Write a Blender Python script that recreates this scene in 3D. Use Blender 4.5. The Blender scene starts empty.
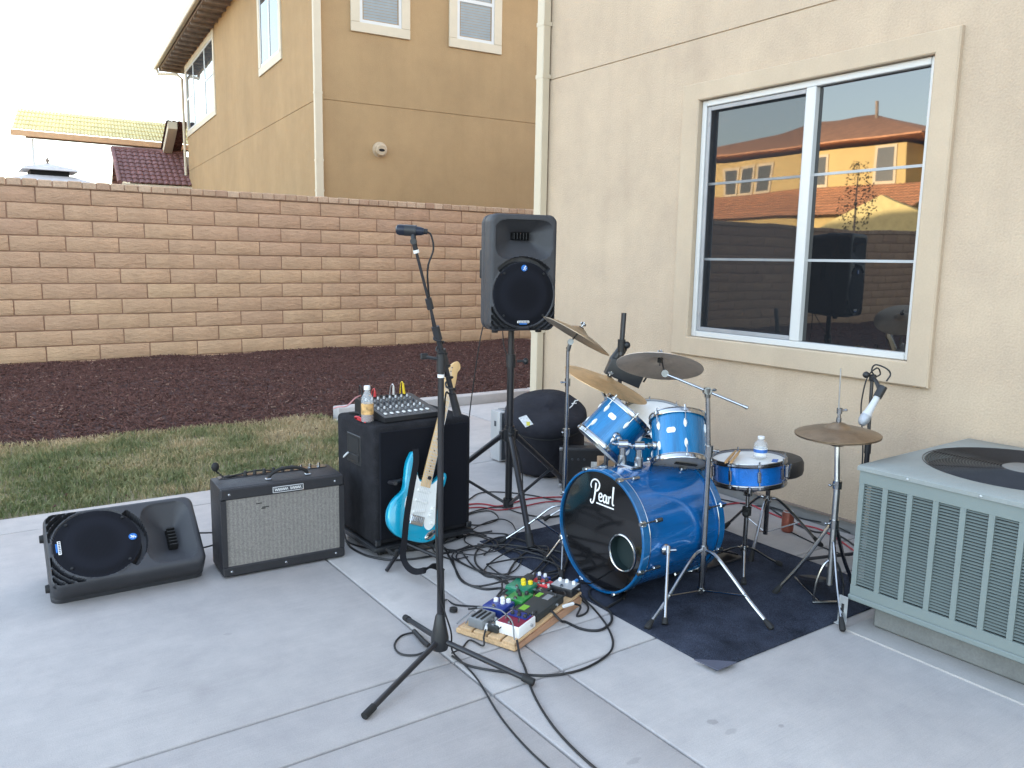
import bpy, bmesh, math, random
from mathutils import Vector, Matrix, noise
random.seed(7)
PI = math.pi
C = bpy.context.scene.collection
SC = bpy.context.scene
V = Vector

# ------------------------------------------------------------------ mesh helpers
class MB:
    def __init__(s):
        s.bm = bmesh.new()
    def _xf(s, vs, M):
        if M is not None:
            bmesh.ops.transform(s.bm, matrix=M, verts=vs)
    def box(s, c, d, bev=0.0, M=None, seg=1):
        r = bmesh.ops.create_cube(s.bm, size=1.0)
        vs = r['verts']
        bmesh.ops.scale(s.bm, vec=V(d), verts=vs)
        if bev > 0:
            es = list({e for v in vs for e in v.link_edges})
            rb = bmesh.ops.bevel(s.bm, geom=es, offset=bev, segments=seg, profile=0.5, affect='EDGES', clamp_overlap=True)
            vs = list({v for f in rb['faces'] for v in f.verts} | {v for v in vs if v.is_valid})
        bmesh.ops.translate(s.bm, vec=V(c), verts=vs)
        s._xf(vs, M)
        return vs
    def box2(s, a, b, bev=0.0, M=None, seg=1):
        a = V(a); b = V(b)
        return s.box((a + b) / 2, [abs(x) for x in (b - a)], bev, M, seg)
    def ring(s, pts):
        return [s.bm.verts.new(p) for p in pts]
    def skin(s, rings, closed=True, cap0=True, cap1=True):
        n = len(rings[0])
        for a, b in zip(rings[:-1], rings[1:]):
            for i in range(n if closed else n - 1):
                j = (i + 1) % n
                s.bm.faces.new((a[i], a[j], b[j], b[i]))
        if closed and cap0: s.bm.faces.new(rings[0][::-1])
        if closed and cap1: s.bm.faces.new(rings[-1])
    def cyl(s, p0, p1, r, r1=None, n=16):
        s.tube([p0, p1], r, n, radii=[r, r if r1 is None else r1])
    def tube(s, pts, r, n=8, closed=False, radii=None, caps=True):
        pts = [V(p) for p in pts]
        m = len(pts)
        rings = []
        t0 = (pts[1] - pts[0]).normalized()
        up = V((0, 0, 1)) if abs(t0.z) < 0.9 else V((1, 0, 0))
        a = t0.cross(up).normalized()
        for i, p in enumerate(pts):
            if closed: t = (pts[(i + 1) % m] - pts[i - 1]).normalized()
            elif i == 0: t = (pts[1] - p).normalized()
            elif i == m - 1: t = (p - pts[i - 1]).normalized()
            else: t = (pts[i + 1] - pts[i - 1]).normalized()
            a = (a - t * a.dot(t))
            if a.length < 1e-6: a = t.orthogonal()
            a.normalize(); b = t.cross(a)
            rr = radii[i] if radii else r
            rings.append(s.ring([p + (a * math.cos(2 * PI * k / n) + b * math.sin(2 * PI * k / n)) * rr for k in range(n)]))
        if closed: rings.append(rings[0])
        s.skin(rings, True, caps and not closed, caps and not closed)
    def lathe(s, prof, M=None, n=40, a0=0.0, a1=2 * PI, close=False):
        full = abs(a1 - a0 - 2 * PI) < 1e-6
        M = M or Matrix()
        k = n if full else n + 1
        rings = []
        for r, z in prof:
            if r < 1e-6:
                rings.append([s.bm.verts.new(M @ V((0, 0, z)))])
            else:
                rings.append(s.ring([M @ V((r * math.cos(a0 + (a1 - a0) * i / n), r * math.sin(a0 + (a1 - a0) * i / n), z)) for i in range(k)]))
        if close: rings.append(rings[0])
        for A, B in zip(rings[:-1], rings[1:]):
            for i in range(k if full else k - 1):
                j = (i + 1) % k
                if len(A) == 1 and len(B) == 1: continue
                if len(A) == 1: s.bm.faces.new((A[0], B[j], B[i]))
                elif len(B) == 1: s.bm.faces.new((A[i], A[j], B[0]))
                else: s.bm.faces.new((A[i], A[j], B[j], B[i]))
    def prism(s, poly, z0, z1, M=None, bev=0.0):
        M = M or Matrix()
        if bev > 0:
            cx = sum(p[0] for p in poly) / len(poly); cy = sum(p[1] for p in poly) / len(poly)
            def ins(d):
                out = []
                m = len(poly)
                for i, p in enumerate(poly):
                    q = poly[i - 1]; t = poly[(i + 1) % m]
                    e = V((t[0] - q[0], t[1] - q[1])).normalized()
                    nn = V((-e.y, e.x))
                    if area > 0: pass
                    else: nn = -nn
                    out.append((p[0] + nn.x * d, p[1] + nn.y * d))
                return out
            area = sum(poly[i - 1][0] * poly[i][1] - poly[i][0] * poly[i - 1][1] for i in range(len(poly)))
            lv = []
            for t in (0, 30, 60, 90):
                a = math.radians(t); lv.append((bev * (1 - math.sin(a)), bev * (1 - math.cos(a))))
            sec = [(z0 + dz, ins(d)) for d, dz in lv] + [(z1 - dz, ins(d)) for d, dz in lv[::-1]]
        else:
            sec = [(z0, poly), (z1, poly)]
        rings = [s.ring([M @ V((p[0], p[1], z)) for p in pl]) for z, pl in sec]
        s.skin(rings)
    def sphere(s, c, r, sc=(1, 1, 1), n=16, M=None):
        rr = bmesh.ops.create_uvsphere(s.bm, u_segments=n, v_segments=max(6, n // 2), radius=r)
        bmesh.ops.scale(s.bm, vec=V(sc), verts=rr['verts'])
        bmesh.ops.translate(s.bm, vec=V(c), verts=rr['verts'])
        s._xf(rr['verts'], M)
    def torus(s, R, r, M=None, n=40, m=10):
        s.lathe([(R + r * math.cos(2 * PI * i / m), r * math.sin(2 * PI * i / m)) for i in range(m)], M, n, close=True)
    def sheet(s, fn, nu, nv, cu=False):
        g = [[s.bm.verts.new(fn(i / nu, j / nv)) for j in range(nv + 1)] for i in range(nu + 1)]
        for i in range(nu):
            for j in range(nv):
                s.bm.faces.new((g[i][j], g[i + 1][j], g[i + 1][j + 1], g[i][j + 1]))
    def poly(s, pts):
        s.bm.faces.new([s.bm.verts.new(p) for p in pts])
    def build(s, name, mat, parent=None, sharp=35, recalc=True):
        if recalc: bmesh.ops.recalc_face_normals(s.bm, faces=s.bm.faces)
        me = bpy.data.meshes.new(name)
        s.bm.to_mesh(me); s.bm.free()
        for p in me.polygons: p.use_smooth = True
        me.set_sharp_from_angle(angle=math.radians(sharp))
        if mat: me.materials.append(mat)
        o = bpy.data.objects.new(name, me)
        C.objects.link(o)
        if parent: o.parent = parent
        return o

def frame(o, z, x=None):
    z = V(z).normalized()
    x = V(x) if x is not None else (V((1, 0, 0)) if abs(z.x) < 0.9 else V((0, 1, 0)))
    x = (x - z * x.dot(z)).normalized(); y = z.cross(x)
    M = Matrix((x, y, z)).transposed().to_4x4(); M.translation = V(o)
    return M
def tag(o, label, cat, group=None, kind=None):
    if label: o['label'] = label
    if cat: o['category'] = cat
    if group: o['group'] = group
    if kind: o['kind'] = kind
    return o
def thing(name, label, cat, loc=(0, 0, 0), rotz=0.0, group=None, M=None):
    o = bpy.data.objects.new(name, None); C.objects.link(o)
    o.empty_display_size = 0.05
    if M is not None:
        o.location = M.to_translation(); o.rotation_euler = M.to_euler()
    else:
        o.location = loc; o.rotation_euler = (0, 0, rotz)
    return tag(o, label, cat, group)
def struct(o):
    o['kind'] = 'structure'; return o
def dup(root, label=None, group=None, M=None):
    def cp(o, par):
        c = o.copy(); C.objects.link(c)
        if par: c.parent = par
        for ch in [x for x in C.objects if x.parent == o]: cp(ch, c)
        return c
    r = cp(root, None)
    if label: r['label'] = label
    if group: r['group'] = group
    if M is not None:
        r.location = M.to_translation(); r.rotation_euler = M.to_euler()
    return r
def crom(pts, per=8, closed=False):
    P = [V(p) for p in pts]; n = len(P); out = []
    rng = range(n if closed else n - 1)
    for i in rng:
        p1 = P[i]; p2 = P[(i + 1) % n]
        p0 = P[i - 1] if (closed or i > 0) else p1 * 2 - p2
        p3 = P[(i + 2) % n] if (closed or i + 2 < n) else p2 * 2 - p1
        for k in range(per):
            t = k / per
            out.append(0.5 * ((2 * p1) + (p2 - p0) * t + (2 * p0 - 5 * p1 + 4 * p2 - p3) * t * t + (3 * p1 - p0 - 3 * p2 + p3) * t ** 3))
    if not closed: out.append(P[-1])
    return out
def crom2(pts, per=6):
    return [(p.x, p.y) for p in crom([(a, b, 0) for a, b in pts], per, True)]

# ------------------------------------------------------------------ materials
def newmat(name):
    m = bpy.data.materials.new(name); m.use_nodes = True
    nt = m.node_tree
    return m, nt, nt.nodes['Principled BSDF']
def N(nt, t, **kw):
    n = nt.nodes.new(t)
    for k, v in kw.items():
        if k in n.inputs: n.inputs[k].default_value = v
        else: setattr(n, k, v)
    return n
def L(nt, a, b): nt.links.new(a, b)
def ramp(nt, fac, stops):
    r = N(nt, 'ShaderNodeValToRGB')
    e = r.color_ramp.elements
    while len(e) > 1: e.remove(e[-1])
    e[0].position = stops[0][0]; e[0].color = (*stops[0][1], 1)
    for p, c in stops[1:]:
        x = e.new(p); x.color = (*c, 1)
    L(nt, fac, r.inputs[0]); return r
def sc(c, k): return tuple(min(1, x * k) for x in c)
def pm(name, col, rough=0.5, metal=0.0, var=0.1, vs=6.0, bump=0.0, bs=150.0, coat=0.0, spec=0.5, fine=0.0, ior=None, rvar=0.1, mapscale=None):
    m, nt, b = newmat(name)
    tc = N(nt, 'ShaderNodeTexCoord')
    co = tc.outputs['Object']
    if mapscale:
        mp = N(nt, 'ShaderNodeMapping'); mp.inputs['Scale'].default_value = mapscale
        L(nt, co, mp.inputs['Vector']); co = mp.outputs['Vector']
    n1 = N(nt, 'ShaderNodeTexNoise', Scale=vs, Detail=6.0, Roughness=0.6); L(nt, co, n1.inputs['Vector'])
    r = ramp(nt, n1.outputs['Fac'], [(0.3, sc(col, 1 - var)), (0.7, sc(col, 1 + var))])
    out = r.outputs['Color']
    if fine > 0:
        n2 = N(nt, 'ShaderNodeTexNoise', Scale=bs, Detail=3.0); L(nt, co, n2.inputs['Vector'])
        mr = N(nt, 'ShaderNodeMapRange'); mr.inputs['To Min'].default_value = 1 - fine; mr.inputs['To Max'].default_value = 1 + fine
        mr.inputs['From Min'].default_value = 0.3; mr.inputs['From Max'].default_value = 0.7
        L(nt, n2.outputs['Fac'], mr.inputs['Value'])
        mx = N(nt, 'ShaderNodeVectorMath', operation='SCALE'); L(nt, out, mx.inputs[0]); L(nt, mr.outputs['Result'], mx.inputs['Scale'])
        out = mx.outputs['Vector']
    L(nt, out, b.inputs['Base Color'])
    b.inputs['Metallic'].default_value = metal
    b.inputs['Specular IOR Level'].default_value = spec
    if ior: b.inputs['IOR'].default_value = ior
    b.inputs['Coat Weight'].default_value = coat; b.inputs['Coat Roughness'].default_value = 0.06
    mr = N(nt, 'ShaderNodeMapRange'); mr.inputs['To Min'].default_value = max(0.02, rough - rvar); mr.inputs['To Max'].default_value = min(1, rough + rvar)
    n3 = N(nt, 'ShaderNodeTexNoise', Scale=vs * 2.3, Detail=4.0); L(nt, co, n3.inputs['Vector'])
    L(nt, n3.outputs['Fac'], mr.inputs['Value']); L(nt, mr.outputs['Result'], b.inputs['Roughness'])
    if bump > 0:
        n4 = N(nt, 'ShaderNodeTexNoise', Scale=bs, Detail=4.0); L(nt, co, n4.inputs['Vector'])
        bp = N(nt, 'ShaderNodeBump', Strength=1.0, Distance=bump); L(nt, n4.outputs['Fac'], bp.inputs['Height'])
        L(nt, bp.outputs['Normal'], b.inputs['Normal'])
    return m

M = {}
M['stucco'] = pm('cream_stucco', (0.500, 0.391, 0.288), 0.9, var=0.05, vs=1.3, bump=0.0035, bs=95, fine=0.05, spec=0.2)
M['stucco_trim'] = pm('smooth_cream_trim', (0.505, 0.400, 0.293), 0.85, var=0.04, vs=2.0, bump=0.0015, bs=120, fine=0.03, spec=0.2)
M['tan_stucco'] = pm('tan_stucco', (0.372, 0.248, 0.132), 0.9, var=0.09, vs=0.7, bump=0.004, bs=70, fine=0.05, spec=0.2)
M['cream_paint'] = pm('cream_paint', (0.56, 0.48, 0.36), 0.55, var=0.03)
M['white_vinyl'] = pm('white_vinyl', (0.58, 0.575, 0.56), 0.35, var=0.02)
M['white_paint'] = pm('white_paint', (0.8, 0.79, 0.76), 0.5, var=0.03)
M['dark_gap'] = pm('dark_gap', (0.012, 0.012, 0.013), 0.9)
M['chrome'] = pm('chrome', (0.43, 0.44, 0.455), 0.17, 1.0, var=0.10, vs=20, rvar=0.06)
M['stand_chrome'] = pm('stand_chrome', (0.36, 0.365, 0.375), 0.2, 1.0, var=0.12, vs=20, rvar=0.06)
M['joint_chrome'] = pm('dull_chrome_joint', (0.17, 0.175, 0.18), 0.3, 1.0, var=0.12, vs=20)
M['steel'] = pm('brushed_steel', (0.52, 0.53, 0.54), 0.33, 1.0, var=0.08, vs=30)
M['dark_chrome'] = pm('black_chrome', (0.25, 0.25, 0.27), 0.2, 1.0, var=0.1, vs=20)
M['black_plastic'] = pm('black_plastic', (0.017, 0.018, 0.021), 0.42, var=0.15, vs=15)
M['black_metal'] = pm('black_painted_metal', (0.018, 0.018, 0.022), 0.36, var=0.2, vs=12)
M['rubber'] = pm('black_rubber', (0.012, 0.012, 0.013), 0.7, var=0.2)
M['cable'] = pm('black_cable_jacket', (0.012, 0.012, 0.014), 0.5, var=0.2)
M['red_cable'] = pm('red_cable_jacket', (0.42, 0.03, 0.045), 0.5, var=0.15)
M['pink_cable'] = pm('pale_pink_cable_jacket', (0.55, 0.25, 0.25), 0.5, var=0.1)
M['cab_plastic'] = pm('textured_charcoal_plastic', (0.036, 0.037, 0.043), 0.55, var=0.12, vs=8, bump=0.0006, bs=500, fine=0.12)
M['tolex'] = pm('black_tolex', (0.017, 0.017, 0.021), 0.5, var=0.15, vs=10, bump=0.0008, bs=420, fine=0.25)
M['carpet'] = pm('black_carpet_covering', (0.020, 0.020, 0.0235), 0.95, var=0.3, vs=14, bump=0.003, bs=330, fine=0.5, spec=0.15)
M['bag'] = pm('black_nylon_fabric', (0.0185, 0.019, 0.026), 0.8, var=0.25, vs=5, bump=0.004, bs=22, fine=0.1, spec=0.25)
M['rug'] = pm('navy_felt_rug', (0.035, 0.041, 0.060), 0.97, var=0.45, vs=5, bump=0.004, bs=260, fine=0.55, spec=0.1)
M['drum_blue'] = pm('blue_lacquer', (0.002, 0.115, 0.355), 0.25, 0.25, var=0.28, vs=3.0, coat=1.0, mapscale=(6, 6, 0.8))
M['tom_blue'] = pm('light_blue_lacquer', (0.001, 0.145, 0.345), 0.28, 0.2, var=0.32, vs=4, coat=0.5, mapscale=(7, 7, 0.6))
M['hoop_blue'] = pm('teal_blue_hoop', (0.004, 0.115, 0.30), 0.25, 0.2, var=0.2, coat=1.0)
M['black_head'] = pm('gloss_black_drumhead', (0.006, 0.006, 0.007), 0.13, var=0.2, coat=0.6, rvar=0.05)
M['white_head'] = pm('coated_white_drumhead', (0.80, 0.80, 0.78), 0.55, var=0.05, vs=9)
M['clear_head'] = pm('cloudy_drumhead', (0.30, 0.28, 0.26), 0.3, var=0.12, vs=8)
M['wood'] = pm('pale_pine', (0.60, 0.40, 0.22), 0.55, var=0.2, vs=5, mapscale=(2, 14, 14), fine=0.1, bs=40)
M['ply'] = pm('plywood_edge', (0.46, 0.26, 0.16), 0.6, var=0.2, vs=6, mapscale=(2, 2, 30))
M['hickory'] = pm('hickory_stick', (0.52, 0.30, 0.13), 0.45, var=0.2, vs=12)
M['maple'] = pm('amber_maple', (0.66, 0.43, 0.20), 0.35, var=0.12, vs=6, coat=0.5, mapscale=(9, 1.2, 9))
M['guitar_blue'] = pm('metallic_turquoise_finish', (0.002, 0.34, 0.52), 0.3, 0.1, var=0.04, vs=4, coat=1.0)
M['pickguard'] = pm('white_pickguard', (0.76, 0.77, 0.76), 0.3, var=0.03)
M['pearl_white'] = pm('white_plastic', (0.78, 0.78, 0.76), 0.35, var=0.03)
M['mark_white'] = pm('white_lettering', (0.80, 0.80, 0.80), 0.5, var=0.02)
M['mark_blue'] = pm('blue_emblem', (0.01, 0.14, 0.48), 0.4, var=0.05)
M['silver_logo'] = pm('silver_emblem', (0.55, 0.55, 0.56), 0.35, 0.8, var=0.05)
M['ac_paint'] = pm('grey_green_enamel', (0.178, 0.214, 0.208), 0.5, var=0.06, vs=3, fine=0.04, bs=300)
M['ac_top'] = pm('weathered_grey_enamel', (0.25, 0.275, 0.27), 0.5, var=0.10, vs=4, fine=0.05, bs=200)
M['ac_core'] = pm('dark_coil', (0.07, 0.075, 0.075), 0.7, var=0.2)
M['galv'] = pm('galvanised_steel', (0.50, 0.52, 0.53), 0.45, 0.7, var=0.15, vs=20)
M['alu'] = pm('brushed_aluminium_case', (0.46, 0.47, 0.48), 0.45, 0.35, var=0.06)
M['dark_panel'] = pm('dark_grey_panel', (0.05, 0.055, 0.065), 0.5, var=0.1)
M['card'] = pm('brown_cardboard', (0.42, 0.27, 0.16), 0.8, var=0.1)
M['photo_print'] = pm('grey_print', (0.22, 0.21, 0.22), 0.5, var=0.7, vs=18)
M['paper'] = pm('off_white_paper', (0.62, 0.63, 0.64), 0.7, var=0.25, vs=60)
M['bronze'] = None
M['roof_tile'] = pm('brown_roof_tile', (0.20, 0.095, 0.088), 0.75, var=0.3, vs=6, fine=0.2, bs=30)
M['terracotta'] = pm('terracotta_roof_tile', (0.50, 0.25, 0.14), 0.8, var=0.25, vs=3, fine=0.2, bs=20)
M['yellow_tile'] = pm('sand_roof_tile', (0.68, 0.57, 0.27), 0.8, var=0.12, vs=4)
M['yellow_stucco'] = pm('yellow_stucco', (0.55, 0.42, 0.19), 0.9, var=0.06, vs=1)
M['soffit'] = pm('brown_soffit_boards', (0.24, 0.185, 0.15), 0.8, var=0.3, vs=8)
M['fascia'] = pm('orange_brown_fascia', (0.70, 0.42, 0.23), 0.7, var=0.1)
M['grey_roof'] = pm('grey_roof_sheet', (0.60, 0.56, 0.54), 0.7, var=0.1)
M['blind'] = pm('grey_blue_blind_slats', (0.30, 0.35, 0.38), 0.6, var=0.06)
M['clear_plastic'] = None
M['red_plastic'] = pm('red_enamel', (0.50, 0.02, 0.03), 0.35, coat=0.4)
M['green_ped'] = pm('green_enamel', (0.01, 0.20, 0.11), 0.35, coat=0.4)
M['green2_ped'] = pm('bright_green_enamel', (0.03, 0.24, 0.05), 0.35, coat=0.4)
M['lime'] = pm('lime_label', (0.20, 0.45, 0.04), 0.5)
M['blue_ped'] = pm('dark_blue_enamel', (0.012, 0.035, 0.22), 0.35, coat=0.4)
M['grey_ped'] = pm('grey_enamel', (0.22, 0.23, 0.24), 0.4)
M['charcoal_ped'] = pm('charcoal_enamel', (0.03, 0.033, 0.033), 0.5)
M['yellow_knob'] = pm('yellow_knob', (0.80, 0.62, 0.02), 0.4)
M['yellow_cable'] = pm('yellow_connector', (0.75, 0.52, 0.02), 0.45)
M['blue_jack'] = pm('blue_connector', (0.03, 0.20, 0.55), 0.4)
M['maroon'] = pm('maroon_panel', (0.22, 0.01, 0.04), 0.4)
M['amber_liquid'] = pm('brown_iced_tea', (0.16, 0.045, 0.012), 0.15, var=0.1, coat=0.5)
M['tea_label'] = pm('orange_bottle_label', (0.55, 0.33, 0.13), 0.5, var=0.6, vs=40)
M['blue_label'] = pm('blue_bottle_label', (0.05, 0.17, 0.52), 0.45, var=0.3, vs=60)
M['can_red'] = pm('brown_red_tin', (0.26, 0.075, 0.05), 0.4, 0.3, var=0.4, vs=25)
M['pale_mic'] = pm('pale_grey_plastic', (0.55, 0.56, 0.58), 0.4)
M['mesh_grey'] = pm('grey_wire_mesh', (0.42, 0.44, 0.48), 0.45, 0.6, bump=0.001, bs=900)
M['mic_black'] = pm('dark_blue_black_mic', (0.018, 0.022, 0.036), 0.35, 0.4, var=0.15)
M['strap'] = pm('black_webbing', (0.010, 0.010, 0.013), 0.85, var=0.15, spec=0.2)

def streaks(m):
    nt = m.node_tree; b = nt.nodes['Principled BSDF']; src_ = b.inputs['Base Color'].links[0].from_socket
    tc = N(nt, 'ShaderNodeTexCoord'); mp = N(nt, 'ShaderNodeMapping'); mp.inputs['Scale'].default_value = (5.0, 5.0, 0.45); L(nt, tc.outputs['Object'], mp.inputs['Vector'])
    n1 = N(nt, 'ShaderNodeTexNoise', Scale=1.0, Detail=6.0, Roughness=0.65); L(nt, mp.outputs['Vector'], n1.inputs['Vector'])
    r = ramp(nt, n1.outputs['Fac'], [(0.28, (0.955, 0.95, 0.945)), (0.5, (1, 1, 1)), (0.75, (1.02, 1.018, 1.015))])
    n2 = N(nt, 'ShaderNodeTexNoise', Scale=2.6, Detail=5.0, Roughness=0.7); L(nt, tc.outputs['Object'], n2.inputs['Vector'])
    r2 = ramp(nt, n2.outputs['Fac'], [(0.3, (0.94, 0.935, 0.94)), (0.65, (1.03, 1.03, 1.02))])
    cur = src_
    for q in (r, r2):
        mx = N(nt, 'ShaderNodeMix', data_type='RGBA', blend_type='MULTIPLY'); mx.inputs[0].default_value = 1.0
        L(nt, cur, mx.inputs[6]); L(nt, q.outputs['Color'], mx.inputs[7]); cur = mx.outputs[2]
    L(nt, cur, b.inputs['Base Color'])
for q in ('stucco', 'tan_stucco', 'stucco_trim'): streaks(M[q])
def mat_concrete():
    m, nt, b = newmat('broom_finished_concrete')
    tc = N(nt, 'ShaderNodeTexCoord'); co = tc.outputs['Object']
    big = N(nt, 'ShaderNodeTexNoise', Scale=1.1, Detail=7.0, Roughness=0.62); L(nt, co, big.inputs['Vector'])
    r1 = ramp(nt, big.outputs['Fac'], [(0.28, (0.388, 0.370, 0.366)), (0.5, (0.434, 0.410, 0.401)), (0.72, (0.468, 0.443, 0.431))])
    mid = N(nt, 'ShaderNodeTexNoise', Scale=7.0, Detail=5.0, Roughness=0.7); L(nt, co, mid.inputs['Vector'])
    r2 = ramp(nt, mid.outputs['Fac'], [(0.3, (0.90, 0.90, 0.91)), (0.7, (1.07, 1.07, 1.06))])
    fine = N(nt, 'ShaderNodeTexNoise', Scale=240.0, Detail=3.0); L(nt, co, fine.inputs['Vector'])
    r3 = ramp(nt, fine.outputs['Fac'], [(0.3, (0.90, 0.90, 0.90)), (0.7, (1.08, 1.08, 1.08))])
    mp = N(nt, 'ShaderNodeMapping'); mp.inputs['Scale'].default_value = (1.2, 160, 1); L(nt, co, mp.inputs['Vector'])
    br = N(nt, 'ShaderNodeTexNoise', Scale=1.0, Detail=3.0); L(nt, mp.outputs['Vector'], br.inputs['Vector'])
    r4 = ramp(nt, br.outputs['Fac'], [(0.3, (0.965, 0.965, 0.965)), (0.7, (1.03, 1.03, 1.03))])
    # a few small damp or stained spots
    vo = N(nt, 'ShaderNodeTexNoise', Scale=2.7, Detail=2.0); L(nt, co, vo.inputs['Vector'])
    r5 = ramp(nt, vo.outputs['Fac'], [(0.24, (0.88, 0.88, 0.88)), (0.32, (1, 1, 1))])
    cur = r1.outputs['Color']
    for r in (r2, r3, r4, r5):
        mx = N(nt, 'ShaderNodeMix', data_type='RGBA', blend_type='MULTIPLY'); mx.inputs[0].default_value = 1.0
        L(nt, cur, mx.inputs[6]); L(nt, r.outputs['Color'], mx.inputs[7]); cur = mx.outputs[2]
    # a few old drip stains with ragged edges
    for (sx, sy, rx, ry, k) in (((1.9736, 1.6374, 0.0000)[0], (1.9736, 1.6374, 0.0000)[1], 0.024, 0.018, 0.76), ((1.9806, 1.5679, 0.0000)[0], (1.9806, 1.5679, 0.0000)[1], 0.028, 0.015, 0.84), ((1.6062, 1.6266, 0.0000)[0], (1.6062, 1.6266, 0.0000)[1], 0.032, 0.014, 0.84), ((2.1460, 1.4974, 0.0000)[0], (2.1460, 1.4974, 0.0000)[1], 0.012, 0.009, 0.78), ((0.8176, 3.1333, 0.0000)[0], (0.8176, 3.1333, 0.0000)[1], 0.02, 0.012, 0.88), ((0.4729, 2.8495, 0.0000)[0], (0.4729, 2.8495, 0.0000)[1], 0.03, 0.012, 0.92)):
        mp2 = N(nt, 'ShaderNodeMapping'); mp2.inputs['Location'].default_value = (-sx / rx, -sy / ry, 0); mp2.inputs['Scale'].default_value = (1 / rx, 1 / ry, 0); L(nt, co, mp2.inputs['Vector'])
        ln = N(nt, 'ShaderNodeVectorMath', operation='LENGTH'); L(nt, mp2.outputs['Vector'], ln.inputs[0])
        nz = N(nt, 'ShaderNodeTexNoise', Scale=45.0, Detail=3.0); L(nt, co, nz.inputs['Vector'])
        ma_ = N(nt, 'ShaderNodeMath', operation='MULTIPLY_ADD'); L(nt, nz.outputs['Fac'], ma_.inputs[0]); ma_.inputs[1].default_value = 1.2; L(nt, ln.outputs['Value'], ma_.inputs[2])
        rs = ramp(nt, ma_.outputs[0], [(0.0, (k, k, k)), (1.0, (1, 1, 1))]); rs.color_ramp.elements[0].position = 0.80
        mr = N(nt, 'ShaderNodeMath', operation='MULTIPLY'); L(nt, ma_.outputs[0], mr.inputs[0]); mr.inputs[1].default_value = 0.62; L(nt, mr.outputs[0], rs.inputs[0])
        mx = N(nt, 'ShaderNodeMix', data_type='RGBA', blend_type='MULTIPLY'); mx.inputs[0].default_value = 1.0
        L(nt, cur, mx.inputs[6]); L(nt, rs.outputs['Color'], mx.inputs[7]); cur = mx.outputs[2]
    L(nt, cur, b.inputs['Base Color'])
    b.inputs['Roughness'].default_value = 0.8; b.inputs['Specular IOR Level'].default_value = 0.3
    ad = N(nt, 'ShaderNodeMath', operation='ADD'); L(nt, fine.outputs['Fac'], ad.inputs[0]); L(nt, br.outputs['Fac'], ad.inputs[1])
    bp = N(nt, 'ShaderNodeBump', Strength=0.6, Distance=0.0015); L(nt, ad.outputs[0], bp.inputs['Height']); L(nt, bp.outputs['Normal'], b.inputs['Normal'])
    return m
M['concrete'] = mat_concrete()
M['joint'] = pm('joint_concrete', (0.27, 0.265, 0.26), 0.9, var=0.15)

def mat_tone(name, cols, rough=0.85, bump=0.003, bs=60, fine=0.12, spec=0.25, vs=5, mapscale=None):
    # colour picked per piece from the mesh attribute 'tone' (each block's or chip's own colour)
    m, nt, b = newmat(name)
    at = N(nt, 'ShaderNodeAttribute'); at.attribute_name = 'tone'
    r = ramp(nt, at.outputs['Fac'], [(i / (len(cols) - 1), c) for i, c in enumerate(cols)])
    tc = N(nt, 'ShaderNodeTexCoord')
    n1 = N(nt, 'ShaderNodeTexNoise', Scale=vs, Detail=6.0, Roughness=0.65); L(nt, tc.outputs['Object'], n1.inputs['Vector'])
    r2 = ramp(nt, n1.outputs['Fac'], [(0.25, (0.86, 0.86, 0.86)), (0.75, (1.12, 1.12, 1.12))])
    n2 = N(nt, 'ShaderNodeTexNoise', Scale=bs, Detail=5.0, Roughness=0.7)
    if mapscale:
        mp = N(nt, 'ShaderNodeMapping'); mp.inputs['Scale'].default_value = mapscale; L(nt, tc.outputs['Object'], mp.inputs['Vector']); L(nt, mp.outputs['Vector'], n2.inputs['Vector'])
    else: L(nt, tc.outputs['Object'], n2.inputs['Vector'])
    r3 = ramp(nt, n2.outputs['Fac'], [(0.3, (1 - fine,) * 3), (0.7, (1 + fine,) * 3)])
    cur = r.outputs['Color']
    for q in (r2, r3):
        mx = N(nt, 'ShaderNodeMix', data_type='RGBA', blend_type='MULTIPLY'); mx.inputs[0].default_value = 1.0
        L(nt, cur, mx.inputs[6]); L(nt, q.outputs['Color'], mx.inputs[7]); cur = mx.outputs[2]
    L(nt, cur, b.inputs['Base Color']); b.inputs['Roughness'].default_value = rough; b.inputs['Specular IOR Level'].default_value = spec
    if bump:
        bp = N(nt, 'ShaderNodeBump', Strength=1.0, Distance=bump); L(nt, n2.outputs['Fac'], bp.inputs['Height']); L(nt, bp.outputs['Normal'], b.inputs['Normal'])
    return m
M['block'] = mat_tone('tan_slump_block', [(0.455, 0.292, 0.198), (0.49, 0.318, 0.209), (0.52, 0.343, 0.220), (0.55, 0.37, 0.232), (0.585, 0.405, 0.268)], bump=0.024, bs=9, fine=0.08, vs=3, mapscale=(1, 1, 2.6))
M['mortar'] = pm('grey_brown_mortar', (0.30, 0.18, 0.12), 0.95, var=0.15, vs=8, bump=0.003, bs=90)
M['chip'] = mat_tone('red_brown_bark', [(0.058, 0.027, 0.022), (0.092, 0.044, 0.037), (0.128, 0.063, 0.052), (0.085, 0.038, 0.032), (0.27, 0.18, 0.14)], bump=0.002, bs=80, fine=0.2)
M['grass'] = mat_tone('lawn_blade', [(0.105, 0.13, 0.052), (0.16, 0.18, 0.078), (0.23, 0.22, 0.105), (0.35, 0.28, 0.155), (0.44, 0.34, 0.205)], bump=0, bs=40, fine=0.1, rough=0.7)
M['soil'] = pm('lawn_thatch', (0.19, 0.165, 0.095), 0.95, var=0.3, vs=5, bump=0.006, bs=60, fine=0.3)
M['mulch_bed'] = pm('dark_bark_bed', (0.060, 0.029, 0.026), 0.95, var=0.35, vs=9, bump=0.02, bs=38, fine=0.4)
M['earth'] = pm('bare_earth', (0.16, 0.13, 0.10), 0.95, var=0.2, vs=0.5)

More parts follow.
